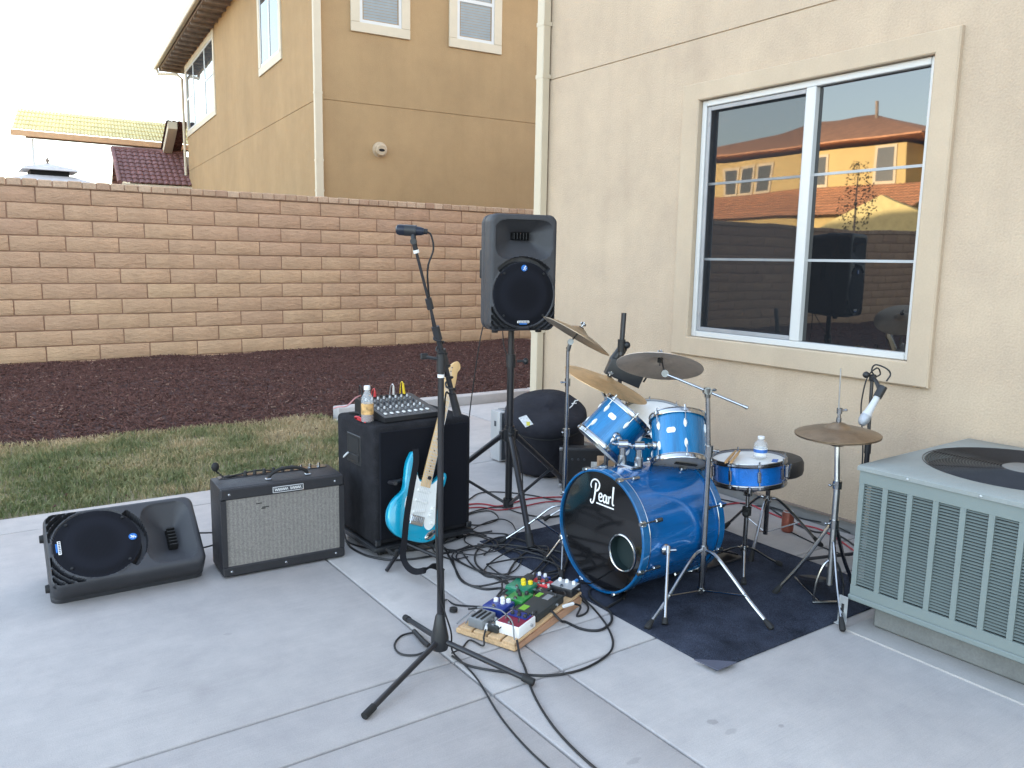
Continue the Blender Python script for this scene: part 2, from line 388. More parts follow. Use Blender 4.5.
def mat_cymbal(name, col, rough):
    m, nt, b = newmat(name)
    tc = N(nt, 'ShaderNodeTexCoord')
    sx = N(nt, 'ShaderNodeSeparateXYZ'); L(nt, tc.outputs['Object'], sx.inputs[0])
    cv = N(nt, 'ShaderNodeCombineXYZ'); L(nt, sx.outputs[0], cv.inputs[0]); L(nt, sx.outputs[1], cv.inputs[1])
    ln = N(nt, 'ShaderNodeVectorMath', operation='LENGTH'); L(nt, cv.outputs[0], ln.inputs[0])
    ms = N(nt, 'ShaderNodeMath', operation='MULTIPLY'); L(nt, ln.outputs['Value'], ms.inputs[0]); ms.inputs[1].default_value = 1700.0
    sn = N(nt, 'ShaderNodeMath', operation='SINE'); L(nt, ms.outputs[0], sn.inputs[0])
    n1 = N(nt, 'ShaderNodeTexNoise', Scale=9.0, Detail=6.0, Roughness=0.7); L(nt, tc.outputs['Object'], n1.inputs['Vector'])
    r = ramp(nt, n1.outputs['Fac'], [(0.25, sc(col, 0.62)), (0.5, col), (0.75, sc(col, 1.18))])
    L(nt, r.outputs['Color'], b.inputs['Base Color'])
    b.inputs['Metallic'].default_value = 1.0; b.inputs['Roughness'].default_value = rough
    bp = N(nt, 'ShaderNodeBump', Strength=0.45, Distance=0.0006); L(nt, sn.outputs[0], bp.inputs['Height']); L(nt, bp.outputs['Normal'], b.inputs['Normal'])
    return m
M['bronze'] = mat_cymbal('dark_bronze', (0.62, 0.52, 0.43), 0.5)
M['brass'] = mat_cymbal('golden_bronze', (0.66, 0.48, 0.285), 0.40)
M['crash_bronze'] = mat_cymbal('plain_bronze', (0.47, 0.375, 0.27), 0.40)
M['hat_bronze'] = mat_cymbal('aged_bronze', (0.40, 0.30, 0.21), 0.42)

def mat_grille(name, base, dot, scale, rough=0.5, metal=0.3):
    m, nt, b = newmat(name)
    tc = N(nt, 'ShaderNodeTexCoord')
    vo = N(nt, 'ShaderNodeTexVoronoi', Scale=scale); vo.inputs['Randomness'].default_value = 0.0
    L(nt, tc.outputs['Object'], vo.inputs['Vector'])
    r = ramp(nt, vo.outputs['Distance'], [(0.30, dot), (0.42, base)])
    L(nt, r.outputs['Color'], b.inputs['Base Color']); b.inputs['Roughness'].default_value = rough; b.inputs['Metallic'].default_value = metal
    bp = N(nt, 'ShaderNodeBump', Strength=0.6, Distance=0.001); L(nt, vo.outputs['Distance'], bp.inputs['Height']); L(nt, bp.outputs['Normal'], b.inputs['Normal'])
    return m
M['grille'] = mat_grille('perforated_black_grille', (0.0105, 0.0115, 0.017), (0.003, 0.003, 0.004), 210, 0.8, 0.0)
M['grille'].node_tree.nodes['Principled BSDF'].inputs['Specular IOR Level'].default_value = 0.15

def mat_weave(name, c0, c1, c2, fx, fz):
    # woven cloth in the XZ plane of the object
    m, nt, b = newmat(name)
    tc = N(nt, 'ShaderNodeTexCoord'); sx = N(nt, 'ShaderNodeSeparateXYZ'); L(nt, tc.outputs['Object'], sx.inputs[0])
    def wave(out, f):
        a = N(nt, 'ShaderNodeMath', operation='MULTIPLY'); L(nt, out, a.inputs[0]); a.inputs[1].default_value = f
        s_ = N(nt, 'ShaderNodeMath', operation='SINE'); L(nt, a.outputs[0], s_.inputs[0]); return s_.outputs[0]
    mu = N(nt, 'ShaderNodeMath', operation='MULTIPLY'); L(nt, wave(sx.outputs[0], fx), mu.inputs[0]); L(nt, wave(sx.outputs[2], fz), mu.inputs[1])
    st = wave(sx.outputs[0], fx / 4.0)
    ad = N(nt, 'ShaderNodeMath', operation='MULTIPLY_ADD'); L(nt, st, ad.inputs[0]); ad.inputs[1].default_value = 0.16; L(nt, mu.outputs[0], ad.inputs[2])
    n1 = N(nt, 'ShaderNodeTexNoise', Scale=170.0, Detail=3.0); L(nt, tc.outputs['Object'], n1.inputs['Vector'])
    a2 = N(nt, 'ShaderNodeMath', operation='MULTIPLY_ADD'); L(nt, n1.outputs['Fac'], a2.inputs[0]); a2.inputs[1].default_value = 2.2; L(nt, ad.outputs[0], a2.inputs[2])
    mr = N(nt, 'ShaderNodeMapRange'); mr.inputs['From Min'].default_value = 0.0; mr.inputs['From Max'].default_value = 2.4; L(nt, a2.outputs[0], mr.inputs['Value'])
    r = ramp(nt, mr.outputs['Result'], [(0.0, c0), (0.5, c1), (1.0, c2)])
    L(nt, r.outputs['Color'], b.inputs['Base Color']); b.inputs['Roughness'].default_value = 0.7
    return m
M['tweed'] = mat_weave('silver_grille_cloth', (0.080, 0.075, 0.071), (0.215, 0.20, 0.186), (0.35, 0.328, 0.30), 1250.0, 1250.0)

def mat_glass(name, tint=(0.010, 0.011, 0.013), ior=1.62):
    m, nt, b = newmat(name)
    b.inputs['Base Color'].default_value = (*tint, 1); b.inputs['Roughness'].default_value = 0.015; b.inputs['IOR'].default_value = ior
    tc = N(nt, 'ShaderNodeTexCoord')
    n1 = N(nt, 'ShaderNodeTexNoise', Scale=1.6, Detail=1.0); L(nt, tc.outputs['Object'], n1.inputs['Vector'])
    bp = N(nt, 'ShaderNodeBump', Strength=0.12, Distance=0.012); L(nt, n1.outputs['Fac'], bp.inputs['Height']); L(nt, bp.outputs['Normal'], b.inputs['Normal'])
    return m
M['glass'] = mat_glass('window_glass', ior=2.0)
M['sky_glass'] = mat_glass('upper_window_glass', (0.05, 0.06, 0.07), ior=2.2)

def mat_screen():
    m, nt, b = newmat('insect_screen_mesh')
    b.inputs['Base Color'].default_value = (0.032, 0.034, 0.040, 1); b.inputs['Roughness'].default_value = 0.8
    tr = N(nt, 'ShaderNodeBsdfTransparent'); mx = N(nt, 'ShaderNodeMixShader')
    mx.inputs[0].default_value = 0.25
    out = nt.nodes['Material Output']
    L(nt, tr.outputs[0], mx.inputs[1]); L(nt, b.outputs[0], mx.inputs[2]); L(nt, mx.outputs[0], out.inputs['Surface'])
    return m
M['screen'] = mat_screen()
def mat_clear(name, col, alpha):
    m, nt, b = newmat(name)
    b.inputs['Base Color'].default_value = (*col, 1); b.inputs['Roughness'].default_value = 0.08
    tr = N(nt, 'ShaderNodeBsdfTransparent'); mx = N(nt, 'ShaderNodeMixShader'); mx.inputs[0].default_value = alpha
    out = nt.nodes['Material Output']
    L(nt, tr.outputs[0], mx.inputs[1]); L(nt, b.outputs[0], mx.inputs[2]); L(nt, mx.outputs[0], out.inputs['Surface'])
    return m
M['clear_plastic'] = mat_clear('clear_bottle_plastic', (0.72, 0.76, 0.80), 0.30)

def text_mesh(name, body, size, mat, parent, Mx, thick=0.0006, shear=0.0, bold=0.0, xs=1.0):
    cu = bpy.data.curves.new(name, 'FONT'); cu.body = body; cu.size = size; cu.extrude = thick; cu.shear = shear; cu.offset = bold
    cu.align_x = 'CENTER'; cu.align_y = 'CENTER'; cu.resolution_u = 3
    t = bpy.data.objects.new(name, cu); C.objects.link(t)
    dg = bpy.context.evaluated_depsgraph_get()
    me = bpy.data.meshes.new_from_object(t.evaluated_get(dg))
    bpy.data.objects.remove(t)
    me.transform(Mx @ Matrix.Diagonal((xs, 1, 1, 1))); me.materials.clear(); me.materials.append(mat)
    o = bpy.data.objects.new(name, me); C.objects.link(o)
    if parent: o.parent = parent
    return o


# ------------------------------------------------------------------ world, sun, camera
SUN_EL, SUN_AZ = math.radians(11.0), math.radians(8.0)       # azimuth measured from +X towards +Y
w = bpy.data.worlds.new('World'); SC.world = w; w.use_nodes = True
nt = w.node_tree; bg = nt.nodes['Background']
sky = N(nt, 'ShaderNodeTexSky', sky_type='NISHITA', sun_disc=False, sun_elevation=SUN_EL, sun_rotation=math.pi / 2 - SUN_AZ,
        air_density=1.0, dust_density=2.0, ozone_density=1.0)
hs = N(nt, 'ShaderNodeHueSaturation'); hs.inputs['Saturation'].default_value = 0.70; L(nt, sky.outputs[0], hs.inputs['Color'])
tc = N(nt, 'ShaderNodeTexCoord'); mp = N(nt, 'ShaderNodeMapping'); mp.inputs['Scale'].default_value = (1, 1, 3.5); L(nt, tc.outputs['Generated'], mp.inputs['Vector'])
cn = N(nt, 'ShaderNodeTexNoise', Scale=2.6, Detail=7.0, Roughness=0.6); L(nt, mp.outputs[0], cn.inputs['Vector'])
cr = ramp(nt, cn.outputs['Fac'], [(0.50, (0, 0, 0)), (0.75, (0.35, 0.35, 0.35))])
bw = N(nt, 'ShaderNodeRGBToBW'); L(nt, sky.outputs[0], bw.inputs[0])
cm = N(nt, 'ShaderNodeVectorMath', operation='SCALE'); cm.inputs[0].default_value = (1.45, 1.38, 1.33); L(nt, bw.outputs[0], cm.inputs['Scale'])
mx = N(nt, 'ShaderNodeMix', data_type='RGBA'); L(nt, cr.outputs['Color'], mx.inputs[0]); L(nt, hs.outputs[0], mx.inputs[6]); L(nt, cm.outputs[0], mx.inputs[7])
L(nt, mx.outputs[2], bg.inputs['Color']); bg.inputs['Strength'].default_value = 0.15

ld = bpy.data.lights.new('sun', 'SUN'); ld.energy = 4.0; ld.angle = math.radians(0.5); ld.color = (1.0, 0.80, 0.52)
lo = bpy.data.objects.new('sun', ld); C.objects.link(lo)
sd = V((math.cos(SUN_EL) * math.cos(SUN_AZ), math.cos(SUN_EL) * math.sin(SUN_AZ), math.sin(SUN_EL)))
lo.rotation_euler = sd.to_track_quat('Z', 'Y').to_euler(); lo.location = (10, 0, 20)

cd = bpy.data.cameras.new('camera'); cam = bpy.data.objects.new('camera', cd); C.objects.link(cam)
RW = [[0.821966, -0.569271, 0.017389], [0.072308, 0.134592, 0.988259], [-0.564928, -0.811058, 0.151793]]
Mc = Matrix(RW).transposed().to_4x4(); Mc.translation = (0, 0, 1.5)
cam.matrix_world = Mc
cd.sensor_width = 36.0; cd.lens = 806.472 * 36.0 / 1024.0; cd.clip_end = 1000; cd.clip_start = 0.05
SC.camera = cam
SC.view_settings.view_transform = 'Standard'; SC.view_settings.look = 'None'; SC.view_settings.exposure = 3.05; SC.view_settings.gamma = 1.0
SC.render.engine = 'CYCLES'

# ------------------------------------------------------------------ ground
b = MB(); b.box2((-250, -250, -0.6), (250, 250, -0.12)); struct(b.build('ground', M['earth']))

# patio: cast panels with tooled joints between them
b = MB()
g = 0.0045
def panel(x0, x1, y0, y1):
    b.box2((x0 + g, y0 + g, -0.11), (x1 - g, y1 - g, 0.0), 0.006, seg=2)
xs = [-9.0, -4.6, -1.6, 1.457, 1.766, 4.10]
ys = [-8.0, -3.2, -0.6, 2.178, 2.452, 4.95, 5.245]
for i in range(len(xs) - 1):
    for j in range(len(ys) - 1):
        panel(xs[i], xs[i + 1], ys[j], ys[j + 1])
panel(2.86, 4.10, 5.245, 7.045); panel(4.10, 7.2, 5.66, 7.045); panel(7.2, 11.9, 5.66, 7.045)
struct(b.build('patio', M['concrete'], sharp=50))
b = MB(); b.box2((-9, -8, -0.115), (4.1, 5.24, -0.012)); b.box2((2.87, 5.25, -0.115), (11.9, 7.04, -0.0125)); struct(b.build('patio_joint_bed', M['joint']))
b = MB()
b.box2((2.93, 7.052, -0.1), (5.2, 7.20, 0.095), 0.012, seg=2); b.box2((5.208, 7.052, -0.1), (11.9, 7.20, 0.098), 0.012, seg=2)
struct(b.build('kerb', M['concrete']))

def tone_attr(me, vals):
    at = me.attributes.new('tone', 'FLOAT', 'FACE')
    at.data.foreach_set('value', vals)

# lawn: thatch sheet and mown blades
def fbm(x, y, s=1.0, z=0.0): return noise.fractal(V((x * s, y * s, z)), 1.0, 2.0, 4)
def mulch_front(x): return 7.24 + 0.05 * fbm(x, 3.1, 1.7) if x < 2.86 else 7.205
b = MB()
b.sheet(lambda u, v: V((-16 + 18.855 * u, 5.252 + (7.55 - 5.252) * v, -0.012 + 0.02 * fbm(-16 + 18.855 * u, v * 2.3, 2.0))), 120, 16)
o = b.build('lawn_soil', M['soil']); struct(o)
verts, faces, tones = [], [], []
def blade(x, y, dens):
    h = random.uniform(0.016, 0.04); a = random.uniform(0, 2 * PI); wd = random.uniform(0.0020, 0.0042)
    lx = random.gauss(0, 0.016); ly = random.gauss(0, 0.016)
    dx, dy = math.cos(a) * wd, math.sin(a) * wd
    n = len(verts)
    verts.extend([(x - dx, y - dy, -0.01), (x + dx, y + dy, -0.01), (x + dx * 0.7 + lx * 0.5, y + dy * 0.7 + ly * 0.5, h * 0.6), (x - dx * 0.7 + lx * 0.5, y - dy * 0.7 + ly * 0.5, h * 0.6), (x + lx * 1.4, y + ly * 1.4, h)])
    faces.append((n, n + 1, n + 2, n + 3)); faces.append((n + 3, n + 2, n + 4))
    # thin dry patches, mostly near the bark edge and in a few places in the lawn
    p = fbm(x, y, 1.1, 4.0) * 0.55 + fbm(x, y, 4.0, 9.0) * 0.25
    dry = 0.42 + p * 1.25 + 0.36 * max(0, (y - 6.2)) - 0.12 * max(0, 5.9 - y) - 0.2 * max(0, x - 2.2)
    t = min(0.98, max(0.0, dry + random.gauss(0, 0.17)))
    tones.extend([t, t])
for k in range(52000):
    x = random.uniform(-1.2, 2.85); y = random.uniform(5.255, 7.42)
    if y > mulch_front(x) + random.gauss(0.02, 0.03): continue
    if fbm(x, y, 3.0, 20) < -0.32 and random.random() < 0.5: continue
    blade(x, y, 1)
for k in range(16000):
    x = random.uniform(-9, -1.2); y = random.uniform(5.255, 7.3)
    blade(x, y, 1)
me = bpy.data.meshes.new('grass'); me.from_pydata(verts, [], faces); tone_attr(me, tones); me.materials.append(M['grass'])
o = bpy.data.objects.new('grass', me); C.objects.link(o)
tag(o, 'short mown lawn with dry straw patches beside the patio', 'grass', kind='stuff')

# bark mulch bed
def bed_z(x, y):
    t = (y - 7.2) / 4.6
    return 0.015 + 0.085 * min(1, t * 2.0) + 0.035 * fbm(x, y, 0.9) + 0.014 * fbm(x, y, 4.5) - 0.02 * max(0, 1 - t * 8)
b = MB()
b.sheet(lambda u, v: (lambda x: (lambda y: V((x, y, bed_z(x, y))))(mulch_front(x) + (11.83 - mulch_front(x)) * v))(-16 + 28 * u), 260, 70)
o = b.build('bark_bed', M['mulch_bed']); struct(o)
verts, faces, tones = [], [], []
def chip(x, y):
    l = random.uniform(0.007, 0.022) * random.choice([1, 1, 1, 1.5]); wd = random.uniform(0.0028, 0.0075); t = random.uniform(0.0015, 0.005)
    z = bed_z(x, y) + random.uniform(0.0, 0.016)
    R = Matrix.Rotation(random.uniform(0, 2 * PI), 3, 'Z') @ Matrix.Rotation(random.gauss(0, 0.45), 3, 'Y') @ Matrix.Rotation(random.gauss(0, 0.5), 3, 'X')
    n = len(verts)
    for sx, sy, sz in ((-1, -.6, -1), (1, -.8, -1), (1, .7, -1), (-1, 1, -1), (-.85, -.6, 1), (.8, -.7, 1), (.9, .6, 1), (-.9, .8, 1)):
        p = R @ V((sx * l, sy * wd, sz * t)); verts.append((x + p.x, y + p.y, z + p.z))
    for f in ((0, 3, 2, 1), (4, 5, 6, 7), (0, 1, 5, 4), (1, 2, 6, 5), (2, 3, 7, 6), (3, 0, 4, 7)): faces.append(tuple(n + i for i in f))
    tv = random.random() * 0.8 if random.random() < 0.965 else random.uniform(0.85, 1.0)
    tones.extend([tv] * 6)
for k in range(76000):
    x = random.uniform(-0.6, 8.4); y = mulch_front(x) + abs(random.random() ** 1.15) * (11.78 - mulch_front(x))
    if k % 60 == 0 and x < 2.8: y = mulch_front(x) - random.uniform(0, 0.12)
    chip(x, y)
zsave = bed_z
def bed_z(x, y): return 0.004
for k in range(26):
    chip(random.uniform(0.3, 2.8), random.uniform(4.6, 7.2))
for k in range(6):
    chip(random.uniform(2.95, 4.0), random.uniform(5.6, 7.0))
bed_z = zsave
for k in range(7000):
    x = random.uniform(-14, -0.6); chip(x, random.uniform(7.3, 11.7))
me = bpy.data.meshes.new('bark_mulch'); me.from_pydata(verts, [], faces); tone_attr(me, tones); me.materials.append(M['chip'])
o = bpy.data.objects.new('bark_mulch', me); C.objects.link(o)
tag(o, 'dark red-brown bark chips covering the bed along the block wall', 'mulch', kind='stuff')

# ------------------------------------------------------------------ block fence wall
fw = thing('block_wall', 'tan concrete block garden wall with a rowlock cap behind the mulch bed', 'wall', (0, 11.8, 0))
b = MB(); tl = []
PITCH = 0.6175; CH = 0.1993; Z0 = 0.105 - CH
def run(bm_owner, x0, x1):
    pass
for r in range(12):
    zb = Z0 + CH * r
    off = 0.961 if (11 - r) % 2 == 0 else 0.643
    k0 = math.floor((-16 - off) / PITCH)
    x = off + k0 * PITCH
    while x < 12:
        n0 = len(b.bm.faces)
        dy = random.uniform(-0.004, 0.004)
        b.box2((x + 0.006 + random.uniform(-.0015, .0015), 0.0 + dy, zb + 0.006 + random.uniform(-.0015, .0015)), (x + PITCH - 0.006 + random.uniform(-.0015, .0015), 0.19, zb + CH - 0.006 + random.uniform(-.0015, .0015)), 0.010, seg=2)
        t = min(1, max(0, 0.62 - 0.042 * r + random.gauss(0, 0.13) + (0.25 if random.random() < 0.04 else 0))); tl.extend([t] * (len(b.bm.faces) - n0))
        x += PITCH
o = b.build('block_courses', M['block'], fw, recalc=False)
tone_attr(o.data, tl)
b = MB(); b.box2((-16, 0.012, -0.1), (12, 0.18, Z0 + CH * 12 - 0.002)); b.build('mortar', M['mortar'], fw)
b = MB(); tl = []
x = -16.0; zt = Z0 + CH * 12
while x < 12:
    n0 = len(b.bm.faces)
    wv = 0.155 + random.uniform(-0.004, 0.004)
    b.box2((x, -0.018 + random.uniform(-0.003, 0.003), zt + 0.004), (x + wv, 0.21, zt + 0.092 + random.uniform(-0.006, 0.005)), 0.009)
    t = random.random(); tl.extend([t] * (len(b.bm.faces) - n0)); x += 0.165
M['cap'] = mat_tone('pale_cap_brick', [(0.42, 0.28, 0.19), (0.48, 0.335, 0.23), (0.54, 0.39, 0.28), (0.38, 0.24, 0.165)], bump=0.008, bs=40, fine=0.12)
o = b.build('cap_course', M['cap'], fw, recalc=False); tone_attr(o.data, tl)
b = MB(); b.box2((-16, -0.008, zt - 0.001), (12, 0.2, zt + 0.078)); b.build('cap_mortar', M['mortar'], fw)

# ------------------------------------------------------------------ our house
XW = 4.11
hs_ = thing('cream_house', 'cream stucco house wall with a sliding window behind the drum kit', 'house', (XW, 5.56, 0))
def wallgrid(b, ycuts, zcuts, hole, M_=None):
    for i in range(len(ycuts) - 1):
        for j in range(len(zcuts) - 1):
            if hole and hole(0.5 * (ycuts[i] + ycuts[i + 1]), 0.5 * (zcuts[j] + zcuts[j + 1])): continue
            b.poly([(0, ycuts[i], zcuts[j]), (0, ycuts[i + 1], zcuts[j]), (0, ycuts[i + 1], zcuts[j + 1]), (0, ycuts[i], zcuts[j + 1])])
OY = 5.56
WY0, WY1, WZ0, WZ1 = 2.255 - OY, 3.80 - OY, 1.008, 2.548
b = MB()
inw = lambda y, z: WY0 < y < WY1 and WZ0 < z < WZ1
wallgrid(b, [-14, WY0, WY1, 0], [0.07, WZ0, WZ1, 2.936], inw)
wallgrid(b, [-14, 0], [2.945, 6.3], None)
# control joint groove
b.poly([(0, -14, 2.936), (0, 0, 2.936), (0.009, 0, 2.937), (0.009, -14, 2.937)]); b.poly([(0.009, -14, 2.937), (0.009, 0, 2.937), (0.009, 0, 2.944), (0.009, -14, 2.944)]); b.poly([(0.009, -14, 2.944), (0.009, 0, 2.944), (0, 0, 2.945), (0, -14, 2.945)])
# window reveal
for (y0, z0, y1, z1) in ((WY0, WZ0, WY0, WZ1), (WY1, WZ0, WY1, WZ1), (WY0, WZ0, WY1, WZ0), (WY0, WZ1, WY1, WZ1)):
    b.poly([(0, y0, z0), (0, y1, z1), (0.12, y1, z1), (0.12, y0, z0)])
# other faces of the house, then an added wing out of view
b.box2((0.3, -14, 0.0), (18, -0.004, 6.3))
b.poly([(0, 0, 0.07), (0.3, 0, 0.07), (0.3, 0, 6.3), (0, 0, 6.3)])
b.box2((13.0, 0.002, 0.0), (18, 6.95, 5.2))  # added unseen wing, sized to stop low sun reaching the yard
b.build('wall', M['stucco'], hs_)
b = MB(); b.box2((0.012, -14, -0.1), (0.3, 0.0, 0.072)); b.build('foundation', M['joint'], hs_)
b = MB(); b.box2((-0.012, -14, 0.062), (0.02, 0.0, 0.074)); b.build('weep_screed', M['soffit'], hs_)
b = MB()
ty0, ty1, tz0, tz1 = 2.138 - OY, 3.94 - OY, 0.885, 2.655
tf = -0.032
pr = [(ty0, tz0), (ty1, tz0), (ty1, tz1), (ty0, tz1)]; pin = [(WY0 + 0.004, WZ0 + 0.004), (WY1 - 0.004, WZ0 + 0.004), (WY1 - 0.004, WZ1 - 0.004), (WY0 + 0.004, WZ1 - 0.004)]
def lerp2(a, c, t): return (a[0] + (c[0] - a[0]) * t, a[1] + (c[1] - a[1]) * t)
levels = [(0.0, 0.002, pr), (0.0, tf + 0.008, pr), (0.06, tf, None), (0.94, tf, None), (1.0, tf + 0.006, None), (1.0, 0.05, None)]
rings = []
for t, xx, q in levels:
    rings.append(b.ring([(xx, *lerp2(pr[i], pin[i], t)) for i in range(4)]))
b.skin(rings, True, False, False)
b.build('window_trim', M['stucco_trim'], hs_, sharp=25)
# window
win_frame_mb = MB(); fx0, fx1 = 0.004, 0.075
ml0, ml1 = 2.945 - OY, 3.01 - OY
win_frame_mb.box2((fx0, WY0 + 0.006, WZ0 + 0.006), (fx1, WY0 + 0.036, WZ1 - 0.006), 0.004)
win_frame_mb.box2((fx0, WY1 - 0.042, WZ0 + 0.006), (fx1, WY1 - 0.006, WZ1 - 0.006), 0.004)
win_frame_mb.box2((fx0, WY0 + 0.037, WZ0 + 0.006), (fx1, WY1 - 0.043, WZ0 + 0.044), 0.004)
win_frame_mb.box2((fx0, WY0 + 0.037, WZ1 - 0.044), (fx1, WY1 - 0.043, WZ1 - 0.006), 0.004)
win_frame_mb.box2((fx0 - 0.002, ml0, WZ0 + 0.045), (fx1 - 0.006, ml1, WZ1 - 0.045), 0.004)
wn = win_frame_mb.build('window', M['white_vinyl'], hs_)
b = MB(); b.box2((0.040, WY0 + 0.03, WZ0 + 0.04), (0.052, ml0 + 0.01, WZ1 - 0.04)); b.build('pane', M['glass'], wn)
b = MB(); b.box2((0.056, ml0 + 0.02, WZ0 + 0.04), (0.066, WY1 - 0.03, WZ1 - 0.04)); b.build('pane', M['glass'], wn)
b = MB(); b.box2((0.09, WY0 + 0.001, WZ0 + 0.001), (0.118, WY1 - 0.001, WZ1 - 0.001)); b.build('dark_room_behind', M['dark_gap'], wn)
M['bar_grey'] = pm('grey_white_bars', (0.40, 0.41, 0.42), 0.5)
for (y0, y1, xx) in ((WY0 + 0.036, ml0, 0.034), (ml1 + 0.001, WY1 - 0.043, 0.048)):
    for z in (1.529, 2.016):
        b = MB(); b.box2((xx, y0, z - 0.0075), (xx + 0.0055, y1, z + 0.0075)); b.build('grid_bar', M['bar_grey'], wn)
M['screen_frame'] = pm('grey_screen_frame', (0.33, 0.33, 0.34), 0.5, 0.2)
b = MB(); sx0 = 0.016; sy0, sy1, sz0, sz1 = ml1 + 0.002, WY1 - 0.044, WZ0 + 0.046, WZ1 - 0.046
b.box2((sx0, sy1 - 0.026, sz0), (sx0 + 0.012, sy1, sz1), 0.002); b.box2((sx0, sy0, sz0), (sx0 + 0.012, sy0 + 0.010, sz1), 0.002)
b.box2((sx0, sy0 + 0.0105, sz0), (sx0 + 0.012, sy1 - 0.0265, sz0 + 0.026), 0.002); b.box2((sx0, sy0 + 0.0105, sz1 - 0.026), (sx0 + 0.012, sy1 - 0.0265, sz1), 0.002)
for z in (sz0 + 0.10, sz1 - 0.12): b.box2((sx0 - 0.004, sy1 - 0.02, z), (sx0 + 0.002, sy1 - 0.006, z + 0.022))
scr = b.build('screen_frame', M['screen_frame'], wn)
b = MB(); b.poly([(sx0 + 0.007, sy0 + 0.008, sz0 + 0.02), (sx0 + 0.007, sy1 - 0.02, sz0 + 0.02), (sx0 + 0.007, sy1 - 0.02, sz1 - 0.02), (sx0 + 0.007, sy0 + 0.008, sz1 - 0.02)]); b.build('screen_mesh', M['screen'], scr)
# downspout at the corner
b = MB(); b.box2((-0.085, -0.135, 0.25), (-0.012, -0.045, 6.1), 0.006); b.tube([(-0.048, -0.09, 0.26), (-0.048, -0.09, 0.16), (-0.12, -0.09, 0.07)], 0.042, 8)
for z in (0.9, 2.95, 3.35, 5.0): b.box2((-0.0875, -0.138, z), (-0.002, -0.042, z + 0.03))
b.build('downspout', M['cream_paint'], hs_)
b = MB(); b.box2((-0.02, -0.043, 0.074), (-0.0004, -0.002, 6.29)); b.build('corner_board', M['stucco_trim'], hs_)
# roof with eaves
def hip_roof(b, x0, x1, y0, y1, z0, ov, pitch, th=0.18):
    x0 -= ov; x1 += ov; y0 -= ov; y1 += ov
    h = min(x1 - x0, y1 - y0) / 2; zr = z0 + h * pitch
    if x1 - x0 >= y1 - y0: r0 = (x0 + h, (y0 + y1) / 2); r1 = (x1 - h, (y0 + y1) / 2)
    else: r0 = ((x0 + x1) / 2, y0 + h); r1 = ((x0 + x1) / 2, y1 - h)
    E = [(x0, y0), (x1, y0), (x1, y1), (x0, y1)]
    lo_ = b.ring([(p[0], p[1], z0 - th) for p in E]); hi = b.ring([(p[0], p[1], z0) for p in E])
    b.skin([lo_, hi], True, True, False)
    a = b.bm.verts.new((*r0, zr)); c = b.bm.verts.new((*r1, zr))
    if x1 - x0 >= y1 - y0:
        b.bm.faces.new((hi[0], hi[1], c, a)); b.bm.faces.new((hi[1], hi[2], c)); b.bm.faces.new((hi[2], hi[3], a, c)); b.bm.faces.new((hi[3], hi[0], a))
    else:
        b.bm.faces.new((hi[0], hi[1], a)); b.bm.faces.new((hi[1], hi[2], c, a)); b.bm.faces.new((hi[2], hi[3], c)); b.bm.faces.new((hi[3], hi[0], a, c))
    return zr
b = MB(); hip_roof(b, 0.0, 18, -14, 0.0, 6.5, 0.45, 0.25); hip_roof(b, 13.0, 18, 0.6, 6.95, 5.4, 0.2, 0.25); b.build('roof', M['terracotta'], hs_)  # second roof tops the added sun-blocking wing

# ------------------------------------------------------------------ tiled roof helper (barrel courses)
def tile_sheet(b, p0, eu, es, nu, ns, pit, course, amp=0.035, step=0.022):
    # p0 eave start, eu along eave, es up the slope, nu tiles x ns courses
    eu = V(eu).normalized(); es = V(es).normalized(); nn = eu.cross(es).normalized()
    if nn.z < 0: nn = -nn
    sub = 8
    for c in range(ns):
        rows = []
        for (sv, hh) in ((c * course, step + 0.012), ((c + 1) * course + 0.03, 0.0)):
            rows.append([b.bm.verts.new(V(p0) + eu * (k / sub * pit) + es * sv + nn * (hh + amp * abs(math.sin(PI * k / sub)) ** 0.8)) for k in range(nu * sub + 1)])
        low = [b.bm.verts.new(v.co - nn * 0.03) for v in rows[0]]
        for i in range(nu * sub):
            b.bm.faces.new((rows[0][i], rows[0][i + 1], rows[1][i + 1], rows[1][i])); b.bm.faces.new((low[i], low[i + 1], rows[0][i + 1], rows[0][i]))

